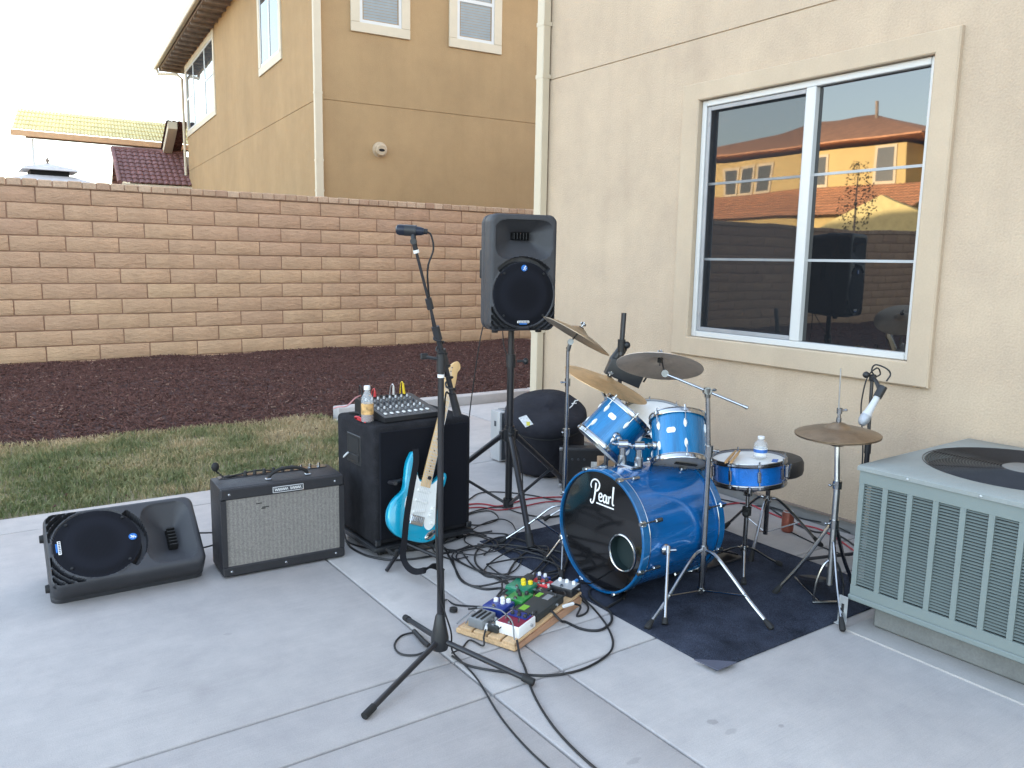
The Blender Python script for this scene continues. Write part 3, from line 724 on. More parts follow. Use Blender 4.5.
# ------------------------------------------------------------------ neighbouring house
NR = math.radians(-5)
nb = thing('tan_house', 'two-storey tan stucco house rising behind the block wall', 'house', (5.322, 13.503, 0), NR)
b = MB()
b.box2((0.0, 0.0, -0.1), (12.5, 14.2, 4.124)); b.box2((0.0, 0.0, 4.134), (12.5, 14.2, 7.42)); b.box2((0.012, 0.012, 4.0), (12.4, 14.1, 4.3)); b.box2((0.9, 14.202, -0.1), (12.5, 20.0, 7.42))  # last box is an added unseen rear block that shades the rake tiles
b.build('wall', M['tan_stucco'], nb)
def nwin(face, a0, a1, z0, z1, trim=0.16, rails=(), mulls=(), blind=True, glassm='sky_glass', out=0.03):
    """window in the front (face 'f': along u) or side (face 's': along w) wall"""
    def P(a, z, d):  # d outward
        return (a, -d, z) if face == 'f' else (-d, a, z)
    def bx(bb, aa, zz, dd, bev=0.0):
        p = P(aa[0], zz[0], dd[0]); q = P(aa[1], zz[1], dd[1])
        bb.box2([min(p[i], q[i]) for i in range(3)], [max(p[i], q[i]) for i in range(3)], bev)
    t = MB()
    bx(t, (a0, a1), (z0, z0 + trim), (-0.02, out), 0.006); bx(t, (a0, a1), (z1 - trim, z1), (-0.02, out), 0.006)
    bx(t, (a0, a0 + trim), (z0 + trim + 0.001, z1 - trim - 0.001), (-0.02, out), 0.006); bx(t, (a1 - trim, a1), (z0 + trim + 0.001, z1 - trim - 0.001), (-0.02, out), 0.006)
    w_ = t.build('window', M['cream_paint'], nb)
    i0, i1, j0, j1 = a0 + trim + 0.001, a1 - trim - 0.001, z0 + trim + 0.001, z1 - trim - 0.001
    f = MB(); fw_ = 0.05
    bx(f, (i0, i0 + fw_), (j0, j1), (-0.02, 0.018)); bx(f, (i1 - fw_, i1), (j0, j1), (-0.02, 0.018)); bx(f, (i0 + fw_, i1 - fw_), (j0, j0 + fw_), (-0.02, 0.017)); bx(f, (i0 + fw_, i1 - fw_), (j1 - fw_, j1), (-0.02, 0.017))
    for mm in mulls: bx(f, (mm - 0.045, mm + 0.045), (j0 + fw_, j1 - fw_), (-0.02, 0.016))
    for (ra, rb, rz) in rails: bx(f, (ra, rb), (rz - 0.03, rz + 0.03), (-0.02, 0.015))
    f.build('frame', M['white_vinyl'], w_)
    gm = MB(); bx(gm, (i0 + 0.01, i1 - 0.01), (j0 + 0.01, j1 - 0.01), (-0.015, -0.004 if blind else 0.006))
    gm.build('pane', M[glassm], w_)
    if blind:
        s_ = MB(); z = j0 + 0.06
        while z < j1 - 0.05:
            p = P(i0 + 0.08, z, 0.0); q = P(i1 - 0.08, z + 0.004, 0.0)
            aa = P(i0 + 0.07, z, -0.002); bb_ = P(i1 - 0.07, z, -0.002); cc = P(i1 - 0.07, z + 0.045, 0.010); dd_ = P(i0 + 0.07, z + 0.045, 0.010)
            s_.poly([aa, bb_, cc, dd_]); z += 0.047
        s_.build('blind', M['blind'], w_)
nwin('f', 0.585, 1.665, 5.295, 7.0, rails=[(0.8, 1.45, 6.13)])
nwin('f', 2.42, 3.50, 5.29, 7.0, rails=[(2.63, 3.29, 6.13)])
nwin('f', 6.2, 7.6, 5.29, 7.0)
nwin('s', 2.25, 4.12, 5.2, 7.25, blind=False, mulls=[3.2])
nwin('s', 9.15, 14.1, 5.15, 7.3, blind=False, mulls=[10.65, 12.6], rails=[(9.36, 10.6, 6.25), (12.65, 13.9, 6.25)])
b = MB(); b.box2((-0.075, -0.09, 0.0), (0.055, -0.002, 7.3), 0.008)
for z in (2.6, 3.1, 4.2, 6.0): b.box2((-0.079, -0.094, z), (0.059, 0.0, z + 0.035))
b.build('corner_downspout', M['cream_paint'], nb)
b = MB(); Mv = frame((1.09, 0, 3.38), (0, -1, -0.15))
b.lathe([(0, 0.0), (0.135, 0.0), (0.135, 0.02), (0.105, 0.03), (0.10, 0.10), (0.085, 0.115), (0, 0.116)], Mv, 20)
M['vent_tan'] = pm('tan_vent_paint', (0.46, 0.36, 0.25), 0.6)
v_ = b.build('wall_vent', M['vent_tan'], nb)
b = MB(); b.lathe([(0, 0.056), (0.055, 0.056), (0.055, 0.118), (0, 0.118)], Mv @ Matrix.Translation((0, 0, 0)) @ Matrix.Diagonal((1, 0.45, 1, 1)), 16); b.build('vent_opening', M['dark_gap'], v_)
# roof, eave, gutter
b = MB(); hip_roof(b, -0.1, 12.5, 0.0, 15.2, 7.66, 0.5, 0.33, th=0.14); hip_roof(b, 1.2, 12.5, 12.0, 20.0, 7.70, 0.3, 0.33, th=0.14); b.build('roof', M['roof_tile'], nb)  # second roof covers the added rear shade block
b = MB(); b.box2((-0.58, -0.52, 7.38), (13.0, 15.72, 7.50)); 
b.build('soffit', M['soffit'], nb)
k = 0.3
while k < 15.5:
    b = MB(); b.box2((-0.56, k, 7.31), (-0.002, k + 0.06, 7.378)); b.build('rafter_tail', M['soffit'], nb); k += 0.55
b = MB(); b.box2((-0.72, -0.6, 7.42), (-0.605, 15.85, 7.63), 0.02); b.box2((-0.72, -0.7, 7.42), (13, -0.605, 7.63), 0.02)
b.tube([(-0.66, 15.6, 7.42), (-0.62, 15.5, 7.25), (-0.2, 14.5, 7.1), (-0.08, 14.32, 6.95), (-0.08, 14.32, 4.0)], 0.045, 8)
b.build('gutter', M['cream_paint'], nb)
# single-storey wing with barrel tiles
b = MB(); b.box2((-1.78, 14.25, -0.1), (0.6, 17.6, 3.6)); b.prism([(14.25, 3.6), (17.6, 3.6), (15.9, 4.75)], -1.72, 0.3, Matrix(((0, 0, 1, 0), (1, 0, 0, 0), (0, 1, 0, 0), (0, 0, 0, 1)))); b.build('wing_wall', M['cream_paint'], nb)
b = MB()
up = V((0, 2.1, 1.22)).normalized()
tile_sheet(b, (-2.02, 13.78, 3.62), (1, 0, 0), up, 12, 9, 0.175, 0.275)
tile_sheet(b, (-2.02, 17.98, 3.62), (1, 0, 0), V((0, -2.1, 1.22)), 12, 9, 0.175, 0.275)
b.tube([(-2.08, 15.85, 4.84), (0.1, 15.85, 4.84)], 0.085, 10)
b.tube([(-2.05, 13.74, 3.63), (-2.05, 15.85, 4.85)], 0.07, 8)
b.build('wing_roof', M['roof_tile'], nb, sharp=60)
b = MB(); b.box2((-2.0, 13.70, 3.50), (0.0, 13.76, 3.60)); b.build('wing_gutter', M['cream_paint'], nb)
b = MB()
b.prism([(14.3, 5.62), (16.9, 4.55), (16.9, 4.33), (14.3, 5.40)], -0.55, -0.28, Matrix(((0, 0, 1, 0), (1, 0, 0, 0), (0, 1, 0, 0), (0, 0, 0, 1))))
b.build('rake_fascia', M['cream_paint'], nb)
b = MB(); tile_sheet(b, (-0.60, 16.95, 4.56), (1, 0, 0), V((0, -2.6, 1.07)), 4, 10, 0.16, 0.28); b.build('rake_tiles', M['roof_tile'], nb, sharp=60)

# ------------------------------------------------------------------ patio cover with a sunlit tile roof, far left
pc = thing('patio_cover', 'sunlit pale yellow tiled roof far behind the wall at left', 'roof structure', (2.0, 30, 0))
b = MB(); tile_sheet(b, (-0.06, 0, 5.24), (1, 0, 0), V((0.42, 3.0, 1.05)), 64, 5, 0.105, 0.64, amp=0.03, step=0.012); b.build('tile_roof', M['yellow_tile'], pc, sharp=60)
b = MB(); b.box2((-0.10, -0.05, 5.05), (6.7, 0.03, 5.22)); b.build('fascia', M['fascia'], pc)
b = MB(); b.box2((0.3, 0.10, 5.02), (6.6, 0.24, 5.16)); b.build('beam', M['soffit'], pc)
for x in (0.45, 6.5):
    for y in (0.14,):
        b = MB(); b.box2((x, y, -0.1), (x + 0.07, y + 0.07, 5.0)); b.build('post', M['white_paint'], pc)
# gazebo
gz = thing('gazebo', 'grey gazebo roof with a vented cupola peeking above the block wall', 'gazebo', (1.61, 17.0, 0))
def pyr(b, s0, z0, s1, z1):
    lo_ = b.ring([(-s0, -s0, z0), (s0, -s0, z0), (s0, s0, z0), (-s0, s0, z0)]); hi = b.ring([(-s1, -s1, z1), (s1, -s1, z1), (s1, s1, z1), (-s1, s1, z1)])
    b.skin([lo_, hi])
b = MB(); pyr(b, 1.75, 2.33, 0.36, 2.83); b.build('lower_roof', M['grey_roof'], gz, sharp=20)
b = MB(); pyr(b, 0.30, 2.80, 0.30, 2.95); b.build('cupola_vent', M['dark_gap'], gz)
b = MB(); pyr(b, 0.44, 2.92, 0.40, 2.96); pyr(b, 0.40, 2.961, 0.05, 3.06); b.build('cupola_roof', M['grey_roof'], gz, sharp=20)
b = MB(); b.lathe([(0, 3.05), (0.03, 3.05), (0.018, 3.09), (0.035, 3.12), (0.012, 3.16), (0, 3.2)], None, 10); b.build('finial', M['soffit'], gz)
for sx in (-1.6, 1.6):
    for sy in (-1.6, 1.6):
        b = MB(); b.box2((sx - 0.06, sy - 0.06, -0.1), (sx + 0.06, sy + 0.06, 2.36)); b.build('post', M['soffit'], gz)

# ------------------------------------------------------------------ house seen in the window glass
yh = thing('yellow_house', 'sunlit yellow house with terracotta roofs mirrored in the window panes', 'house', (-24, 18.7, 0))
b = MB(); b.box2((-10, 0, -0.1), (0, 12.6, 6.5)); b.box2((-11.5, -4.2, -0.1), (-1.5, -0.002, 6.5)); b.box2((0.002, -1.5, -0.1), (2.6, 12.4, 3.55)); b.build('wall', M['yellow_stucco'], yh)
b = MB(); hip_roof(b, -10, 0, -0.3, 12.6, 6.8, 0.6, 0.36, 0.07); hip_roof(b, -11.5, -1.5, -4.2, -0.0, 6.77, 0.5, 0.34, 0.07); b.build('roof', M['terracotta'], yh)
b = MB(); tile_sheet(b, (3.1, -1.9, 3.5), (0, 1, 0), V((-3.1, 0, 1.35)), 72, 10, 0.2, 0.34, amp=0.04); b.build('lower_roof', M['terracotta'], yh, sharp=60)
b = MB(); b.prism([(-3.6, -0.1), (1.3, -0.1), (1.3, 3.0), (-1.1, 4.15), (-3.6, 3.0)], 3.2, 3.5, Matrix(((0, 0, 1, 0), (1, 0, 0, 0), (0, 1, 0, 0), (0, 0, 0, 1)))); b.build('gable', M['yellow_tile'], yh)
def ywin(y0, y1, z0, z1, x=0.0, par=yh):
    t = MB(); 
    t.box2((x + 0.001, y0 - 0.12, z0 - 0.12), (x + 0.05, y1 + 0.12, z1 + 0.12)); w_ = t.build('window', M['cream_paint'], par)
    p = MB(); p.box2((x + 0.0505, y0, z0), (x + 0.06, y1, z1)); p.build('pane', M['glass'], w_)
for y0, y1 in ((6.7, 7.35), (7.7, 8.35), (8.7, 9.35)): ywin(y0, y1, 5.0, 6.15)
ywin(0.5, 1.3, 5.0, 6.35); ywin(3.6, 4.3, 5.0, 6.2); ywin(-3.0, -1.9, 5.0, 6.3, x=-1.5)
b = MB(); b.tube([(-4.0, 4.0, 8.0), (-4.0, 4.0, 9.2)], 0.07, 8); b.build('vent_pipe', M['soffit'], yh)
# sapling beyond the fence, also only seen in the glass
sp = thing('sapling', 'thin bare sapling mirrored in the right window pane', 'tree', (-11.5, 12.7, 0))
b = MB(); b.tube([(0, 0, -0.1), (0.03, 0, 2.0), (-0.02, 0.05, 3.2), (0.02, 0, 4.1)], 0.03, 8, radii=[0.04, 0.03, 0.02, 0.008]); b.build('trunk', M['soffit'], sp)
verts, faces = [], []
for k in range(420):
    z = random.uniform(2.3, 4.2); r = 0.50 * (1 - abs(z - 3.1) / 1.6) * random.random() ** 0.35; a = random.uniform(0, 2 * PI)
    c = V((r * math.cos(a), r * math.sin(a), z)); e = V((random.gauss(0, 1), random.gauss(0, 1), random.gauss(0, 1))).normalized() * 0.038; f = e.orthogonal().normalized() * 0.018
    n = len(verts); verts.extend([tuple(c - e), tuple(c + f), tuple(c + e), tuple(c - f)]); faces.append((n, n + 1, n + 2, n + 3))
me = bpy.data.meshes.new('crown'); me.from_pydata(verts, [], faces); M['leaf'] = pm('dark_leaf', (0.06, 0.06, 0.03), 0.7, var=0.3); me.materials.append(M['leaf'])
o = bpy.data.objects.new('crown', me); C.objects.link(o); o.parent = sp

# ------------------------------------------------------------------ moulded loudspeaker (local: x width, z height, front at y=0, back +y)
SW, SH, SD = 0.388, 0.632, 0.36
def sstep(a, b_, x):
    t = max(0.0, min(1.0, (x - a) / (b_ - a))); return t * t * (3 - 2 * t)
def front_depth(x, z):
    d = 0.0
    # horn flare with throat
    hx = max(0.0, (abs(x) - 0.05) / 0.115); hz = (z - 0.515); hz = hz / 0.086 if hz > 0 else -hz / 0.125
    hz = max(0.0, abs(hz) - 0.16) / 0.84
    m = (hx ** 3.2 + hz ** 3.2) ** (1 / 3.2)
    wide = 0.17
    if m < 1.0: d = max(d, 0.085 * (1 - m) ** 0.9 * 0.9 + 0.004)
    if abs(x) < 0.055 and abs(z - 0.515) < 0.019: d = max(d, 0.11)
    # dark crescent between the grille and the horn
    r = math.hypot(x, z - 0.200); an = math.degrees(math.atan2(z - 0.200, x))
    if r < 0.178: d = 0.004
    elif r < 0.204 and 42 < an < 138: d = max(d, 0.045)
    elif r < 0.184: d = -0.003
    elif r < 0.190: d = d * 0.5
    # corner ports, three curved slots each
    if z < 0.130 and r > 0.190 and abs(x) < 0.182 and z > 0.014:
        q = (r - 0.190) % 0.021
        if q < 0.014 and r < 0.190 + 0.021 * 4: d = max(d, 0.03)
    # grips at the edge of the front
    return d
def make_speaker_body():
    b = MB()
    hw, rc, re = SW / 2, 0.045, 0.022
    nx, nz = 84, 132
    def P(u, v):
        # edge-dense parameter
        x = (u - 0.5) * SW; z = v * SH
        cx = max(abs(x) - (hw - rc), 0); z2 = abs(z - SH / 2); cz = max(z2 - (SH / 2 - rc), 0)
        rr = math.hypot(cx, cz)
        if cx > 0 and cz > 0:
            mx_ = max(cx, cz); k = mx_ / rr
            cx *= k; cz *= k
            x = math.copysign(hw - rc + cx, x); z = SH / 2 + math.copysign(SH / 2 - rc + cz, z - SH / 2)
            e = rc - max(cx / 1, cz / 1) if False else rc - math.hypot(cx, cz)
        else:
            e = min(hw - abs(x), SH / 2 - abs(z - SH / 2))
        d = front_depth(x, z)
        if e < re: d = max(d, re - math.sqrt(max(0, re * re - (re - e) ** 2)))
        return V((x, d, z))
    g = [[b.bm.verts.new(P(i / nx, j / nz)) for j in range(nz + 1)] for i in range(nx + 1)]
    for i in range(nx):
        for j in range(nz): b.bm.faces.new((g[i][j], g[i + 1][j], g[i + 1][j + 1], g[i][j + 1]))
    edge = [g[i][0] for i in range(nx)] + [g[nx][j] for j in range(nz)] + [g[i][nz] for i in range(nx, 0, -1)] + [g[0][j] for j in range(nz, 0, -1)]
    base = [v.co.copy() for v in edge]
    prev = edge
    for y, kx, kz in ((0.05, 1.0, 1.0), (0.10, 1.0, 1.0), (0.105, 0.985, 0.99), (0.115, 0.985, 0.99), (0.12, 1.0, 1.0), (0.16, 0.99, 0.995), (0.25, 0.86, 0.97), (0.35, 0.66, 0.94), (0.372, 0.62, 0.92), (SD, 0.56, 0.89)):
        cur = [b.bm.verts.new((p.x * kx, y, SH / 2 + (p.z - SH / 2) * kz)) for p in base]
        n = len(prev)
        for i in range(n): b.bm.faces.new((prev[i], prev[(i + 1) % n], cur[(i + 1) % n], cur[i]))
        prev = cur
    b.bm.faces.new(prev)
    return b
def make_speaker(label):
    t = thing('loudspeaker', label, 'loudspeaker')
    make_speaker_body().build('cabinet', M['cab_plastic'], t, sharp=40)
    b = MB(); Mg = frame((0, 0.004, 0.200), (0, -1, 0), (1, 0, 0))
    b.lathe([(0, 0.009), (0.06, 0.0085), (0.12, 0.0065), (0.170, 0.003), (0.176, 0.0), (0.176, -0.01), (0, -0.01)], Mg, 56)
    gr = b.build('woofer_grille', M['grille'], t)
    for a in (45, 135, 225, 315):
        b = MB(); b.lathe([(0, 0.008), (0.006, 0.008), (0.007, 0.002), (0, 0.002)], frame((0.162 * math.cos(math.radians(a)), 0.002, 0.200 + 0.162 * math.sin(math.radians(a))), (0, -1, 0)), 10); b.build('screw', M['rubber'], gr)
    b = MB(); b.lathe([(0, 0.0035), (0.016, 0.0035), (0.0175, 0.002), (0.0175, 0.0), (0, 0.0)], frame((0, -0.0015, 0.343), (0, -1, 0)), 24)
    e = b.build('round_emblem', M['mark_blue'], gr)
    b = MB(); Me = frame((0.001, -0.0052, 0.343), (0, -1, 0), (1, 0, 0))
    for pts, r in (([(-.007, -.009), (-.001, -.002), (.002, .004)], .0022), ([(.002, .004), (.008, -.001), (.011, -.001)], .0016), ([(-.001, -.002), (.004, -.006), (.003, -.012)], .0018), ([(.002, .004), (-.006, .005)], .0016)):
        b.tube([Me @ V((*p, 0)) for p in pts], r, 6)
    b.sphere(Me @ V((.005, .0095, 0)), 0.0034, n=8)
    b.build('white_figure', M['mark_white'], e)
    b = MB(); b.box((0, -0.0020, 0.050), (0.070, 0.004, 0.013), 0.0015); pl = b.build('badge', M['mark_white'], gr)
    b = MB(); b.box((0, -0.0022, 0.039), (0.045, 0.004, 0.007), 0.001); b.build('badge_strip', M['mark_blue'], gr)
    b = MB()
    for k in range(7): b.box((-0.027 + k * 0.009, -0.0042, 0.050), (0.0058, 0.0008, 0.007))
    b.build('badge_letters', M['dark_panel'], pl)
    for sx in (-1, 1):
        b = MB(); b.box((sx * 0.172, 0.19, 0.36), (0.03, 0.06, 0.16), 0.008, seg=2); b.build('side_handle', M['rubber'], t)
        b = MB(); b.cyl((sx * 0.13, 0.10, 0.004), (sx * 0.13, 0.10, -0.016), 0.02, 0.017, 12); b.build('foot', M['rubber'], t)
    b = MB()
    for k in range(6): b.box((-0.045 + k * 0.018, 0.068, 0.515), (0.0045, 0.05, 0.036))
    b.build('throat_fins', M['rubber'], t)
    b = MB(); b.box((0, 0.20, SH - 0.004), (0.14, 0.05, 0.016), 0.006, seg=2); b.build('top_handle', M['rubber'], t)
    return t
SPX, SPY = 2.632, 3.795
rz = math.radians(-15.0)
spk = make_speaker('black loudspeaker up on the tripod stand in front of the block wall')
off = Matrix.Rotation(rz, 3, 'Z') @ V((0.0, 0.19, 0))
Ms = Matrix.Rotation(rz, 4, 'Z'); Ms.translation = (SPX - off.x, SPY - off.y, 1.115)
spk.location = Ms.to_translation(); spk.rotation_euler = Ms.to_euler()
# same model lying on its side as a wedge
tilt = math.radians(52)
nrm = V((0, -math.cos(tilt), math.sin(tilt)))
zl = V((1, -0.02, 0)).normalized(); yl = (-nrm - zl * (-nrm).dot(zl)).normalized(); xl = yl.cross(zl)
Mw = Matrix((xl, yl, zl)).transposed().to_4x4()
Mw.translation = V((0.262, 3.872, 0.226))
wedge = dup(spk, 'black loudspeaker lying on its side on the patio, grille tipped upward', None, Mw)

# ------------------------------------------------------------------ tripod speaker stand
def at_ang(deg, r): return V((r * math.cos(math.radians(deg)), r * math.sin(math.radians(deg)), 0))
st = thing('speaker_stand', 'black tripod stand carrying the raised loudspeaker', 'speaker stand', (SPX, SPY, 0))
b = MB(); b.cyl((0, 0, 0.07), (0, 0, 0.95), 0.0205, n=18); b.cyl((0, 0, 0.9), (0, 0, 1.22), 0.0175, n=18); b.build('pole', M['black_metal'], st)
b = MB(); b.cyl((0, 0, 0.89), (0, 0, 0.965), 0.028, n=16); b.cyl((0.03, -0.02, 0.925), (0.065, -0.045, 0.925), 0.007); b.sphere((0.07, -0.05, 0.925), 0.017, (1, 1, 1.2), 10); b.build('height_collar', M['black_plastic'], st)
b = MB(); b.cyl((0, 0, 0.455), (0, 0, 0.525), 0.036, n=18); b.cyl((0, 0, 0.52), (0, 0, 0.545), 0.028, n=18)
for a in (247, 7, 127):
    p = at_ang(a, 0.045); b.box((p.x, p.y, 0.485), (0.03, 0.03, 0.05), 0.004, M=None)
b.build('leg_hub', M['black_plastic'], st)
b = MB(); b.cyl((0, 0, 0.055), (0, 0, 0.105), 0.031, n=18); b.build('brace_collar', M['black_plastic'], st)
for a in (247, 7, 127):
    p0 = at_ang(a, 0.045) + V((0, 0, 0.485)); p1 = at_ang(a, 0.60) + V((0, 0, 0.022))
    b = MB(); b.cyl(p0, p1, 0.0165, n=14); lg = b.build('leg', M['black_metal'], st)
    b = MB(); b.cyl(p1 + (p0 - p1) * 0.10, p1 - (p0 - p1) * 0.012, 0.021, n=12); b.build('rubber_foot', M['rubber'], lg)
    b = MB(); pm_ = p1 + (p0 - p1) * 0.45; b.tube([at_ang(a, 0.03) + V((0, 0, 0.08)), pm_], 0.009, 8); b.sphere(pm_, 0.02, n=8); b.build('brace', M['black_metal'], st)

# ------------------------------------------------------------------ guitar amplifier
a0 = V((0.9550, 3.6987, 0.0000)); a1 = V((1.5455, 3.6684, 0.0000))
ang = math.atan2(a1.y - a0.y, a1.x - a0.x)
AW, AH, AD = (a1 - a0).length, 0.432, 0.235
amp = thing('guitar_amplifier', 'black combo guitar amplifier with silver grille cloth next to the subwoofer', 'amplifier', a0, ang)
b = MB(); b.box2((0, 0, 0.008), (AW, 0.018, 0.056), 0.006); b.box2((0, 0, AH - 0.054), (AW, 0.018, AH), 0.006)
b.box2((0.0, 0.001, 0.0565), (0.024, 0.018, AH - 0.0545)); b.box2((AW - 0.024, 0.001, 0.0565), (AW, 0.018, AH - 0.0545))
b.box2((0, 0.019, 0.006), (AW, AD, AH + 0.002), 0.010, seg=2); b.build('cabinet', M['tolex'], amp)
b = MB(); b.box2((0.022, 0.008, 0.052), (AW - 0.022, 0.0185, AH - 0.050)); gc = b.build('grille_cloth', M['tweed'], amp)
b = MB()
for (x, z, l) in ((0.175, 0.343, 0.028), (0.205, 0.322, 0.033), (0.195, 0.316, 0.02)): b.box((x, 0.0072, z), (l, 0.002, 0.0035))
b.build('tear', M['dark_gap'], gc)
b = MB(); b.box2((AW * 0.40, -0.004, AH - 0.047), (AW * 0.655, 0.001, AH - 0.015), 0.002); pl = b.build('name_plate', M['dark_panel'], amp)
b = MB(); yy = -0.0052
xa, xb_, za, zb_ = AW * 0.40 + .003, AW * 0.655 - .003, AH - 0.044, AH - 0.018
for (p, q) in (((xa, za), (xb_, za)), ((xa, zb_), (xb_, zb_)), ((xa, za), (xa, zb_)), ((xb_, za), (xb_, zb_))): b.tube([(p[0], yy, p[1]), (q[0], yy, q[1])], 0.0011, 4)
x = xa + 0.007
zm = (za + zb_) / 2
for wd in (1, 2):
    n_ = 8 if wd == 1 else 7
    pts = [];
    for k in range(n_ * 4):
        pts.append((x, yy, zm + 0.0062 * math.sin(k * PI / 2 + 0.7) * (1.0 if k > 2 else 1.4) + 0.001 * random.uniform(-1, 1))); x += 0.0021 if wd == 1 else 0.0020
    b.tube(crom(pts, 3), 0.0011, 4); x += 0.007
b.build('script_lettering', M['mark_white'], pl)
for (x, z) in ((0.04, AH - 0.028), (AW - 0.045, AH - 0.028), (0.04, 0.031), (AW / 2, 0.031), (AW - 0.045, 0.031)):
    b = MB(); b.lathe([(0, 0.003), (0.0045, 0.0025), (0.0070, 0.0), (0, 0.0)], frame((x, 0.0005, z), (0, -1, 0)), 12); b.build('cup_screw', M['chrome'], amp)
b = MB(); hp = [(0.24, 0.07, AH + 0.006), (0.25, 0.07, AH + 0.026), (0.29, 0.07, AH + 0.046), (0.335, 0.07, AH + 0.050), (0.38, 0.07, AH + 0.046), (0.42, 0.07, AH + 0.026), (0.43, 0.07, AH + 0.006)]
b.tube(crom(hp, 5), 0.0085, 8); hd = b.build('handle', M['rubber'], amp)
b = MB(); b.box((0.238, 0.07, AH + 0.006), (0.028, 0.026, 0.010), 0.003); b.box((0.432, 0.07, AH + 0.006), (0.028, 0.026, 0.010), 0.003); b.build('handle_bracket', M['chrome'], hd)
b = MB(); b.box2((0.03, 0.17, AH + 0.0025), (AW - 0.03, 0.225, AH + 0.007)); cp = b.build('control_panel', M['dark_chrome'], amp)
for k in range(9):
    b = MB(); b.cyl((0.16 + k * 0.046, 0.197, AH + 0.007), (0.16 + k * 0.046, 0.197, AH + 0.026), 0.009, 0.007, 10); b.build('knob', M['black_plastic'] if k < 6 else M['chrome'], cp)
# small clip-on lamp or tuner arm at the left end of the amp
b = MB(); b.tube(crom([(0.06, 0.2, AH + 0.005), (0.035, 0.21, AH + 0.03), (0.02, 0.2, AH + 0.045)], 5), 0.004, 6); b.sphere((0.022, 0.2, AH + 0.062), 0.021, (0.9, 0.6, 1.1), 12); b.cyl((0.055, 0.19, AH + 0.004), (0.085, 0.19, AH + 0.012), 0.007, n=8)
o = b.build('footswitch_plug', M['rubber'], amp)
b = MB(); b.tube(crom([(0.08, 0.19, AH + 0.010), (0.14, 0.2, AH + 0.012), (0.22, 0.21, AH + 0.018), (0.30, 0.2, AH + 0.010)], 5), 0.004, 6); b.build('top_lead', M['cable'], amp)

# ------------------------------------------------------------------ subwoofer
c0 = V((1.665, 3.560, 0)); c1 = V((2.235, 3.572, 0))
cr_ = math.atan2(c1.y - c0.y, c1.x - c0.x)
CW, CHh, CD = 0.572, 0.678, 0.455
sub = thing('subwoofer', 'large black carpeted bass speaker cabinet under the mixing desk', 'subwoofer', c0, cr_)
b = MB(); b.box2((0, 0.012, 0.062), (CW, CD, CHh), 0.022, seg=3)
cab = b.build('cabinet', M['carpet'], sub)
b = MB(); b.box2((0.028, 0.004, 0.09), (CW - 0.028, 0.014, CHh - 0.03), 0.004); b.build('grille', M['grille'], sub)
b = MB(); b.box2((-0.012, -0.01, 0.034), (CW + 0.008, CD - 0.02, 0.060), 0.008, seg=2); b.build('base_tray', M['black_plastic'], sub)
for x in (0.05, CW - 0.05):
    for y in (0.05, CD - 0.08):
        b = MB(); b.cyl((x - 0.014, y, 0.022), (x + 0.014, y, 0.022), 0.022, n=16); b.build('caster', M['rubber'], sub)
b = MB(); b.box2((-0.004, 0.16, 0.445), (0.004, 0.32, 0.60), 0.003); b.build('handle_plate', M['black_plastic'], sub)
b = MB(); b.box2((-0.0055, 0.175, 0.505), (-0.002, 0.305, 0.588)); b.build('handle_cup', M['dark_gap'], sub)
b = MB(); b.box2((-0.010, 0.175, 0.462), (-0.003, 0.305, 0.497), 0.003); b.build('handle_grip', M['rubber'], sub)
for (x, z) in ((0.015, 0.08), (CW - 0.015, 0.08)):
    b = MB(); b.box((x, 0.004, z), (0.034, 0.016, 0.034), 0.006); b.build('corner_protector', M['black_plastic'], sub)

# ------------------------------------------------------------------ mixing desk, bottle, leads on the subwoofer
mx0 = V((1.745, 3.615, CHh + 0.001))
mixr = math.radians(4.5)
mix = thing('mixing_desk', 'small black audio mixer with rows of knobs on top of the subwoofer', 'mixer', mx0, mixr)
MW, MD, MH = 0.335, 0.31, 0.085
b = MB(); b.prism([(0, 0.004), (MD, 0.004), (MD, MH), (MD - 0.03, MH), (0.0, 0.028)], 0, MW, Matrix(((0, 0, 1, 0), (1, 0, 0, 0), (0, 1, 0, 0), (0, 0, 0, 1)))); b.build('case', M['black_plastic'], mix)
sl = V((0, MD - 0.03, MH - 0.028)); nl = V((1, 0, 0)).cross(sl).normalized()
def mp_(x, t, h=0.0): return V((x, 0, 0.028)) + sl * t + nl * h
for cch in range(8):
    x = 0.03 + cch * 0.036
    for r in range(6):
        t = 0.30 + r * 0.115
        b = MB(); p = mp_(x, t, 0.0005); b.cyl(p, p + nl * 0.012, 0.006, 0.0045, 8)
        b.build('knob', M[['grey_ped', 'paper', 'grey_ped', 'dark_panel', 'grey_ped', 'paper'][r]], mix)
    b = MB(); p = mp_(x, 0.16, 0.003); b.box(p, (0.012, 0.022, 0.008), 0.002); b.build('fader_cap', M['mark_white'], mix)
b = MB()
for cch in range(9): 
    for (t0, t1) in ((0.05, 0.24),): b.poly([mp_(0.012 + cch * 0.036 - 0.001, t0, 0.0006), mp_(0.012 + cch * 0.036 + 0.001, t0, 0.0006), mp_(0.012 + cch * 0.036 + 0.001, 0.96, 0.0006), mp_(0.012 + cch * 0.036 - 0.001, 0.96, 0.0006)])
b.poly([mp_(0.01, 0.245, 0.0007), mp_(MW - 0.01, 0.245, 0.0007), mp_(MW - 0.01, 0.252, 0.0007), mp_(0.01, 0.252, 0.0007)])
b.build('panel_lines', M['grey_ped'], mix, recalc=False)
b = MB()
for k in range(8):
    p = mp_(0.03 + k * 0.036, 0.975, 0.002); b.cyl(p, p + nl * 0.004, 0.009, n=10)
b.build('input_jacks', M['dark_gap'], mix)

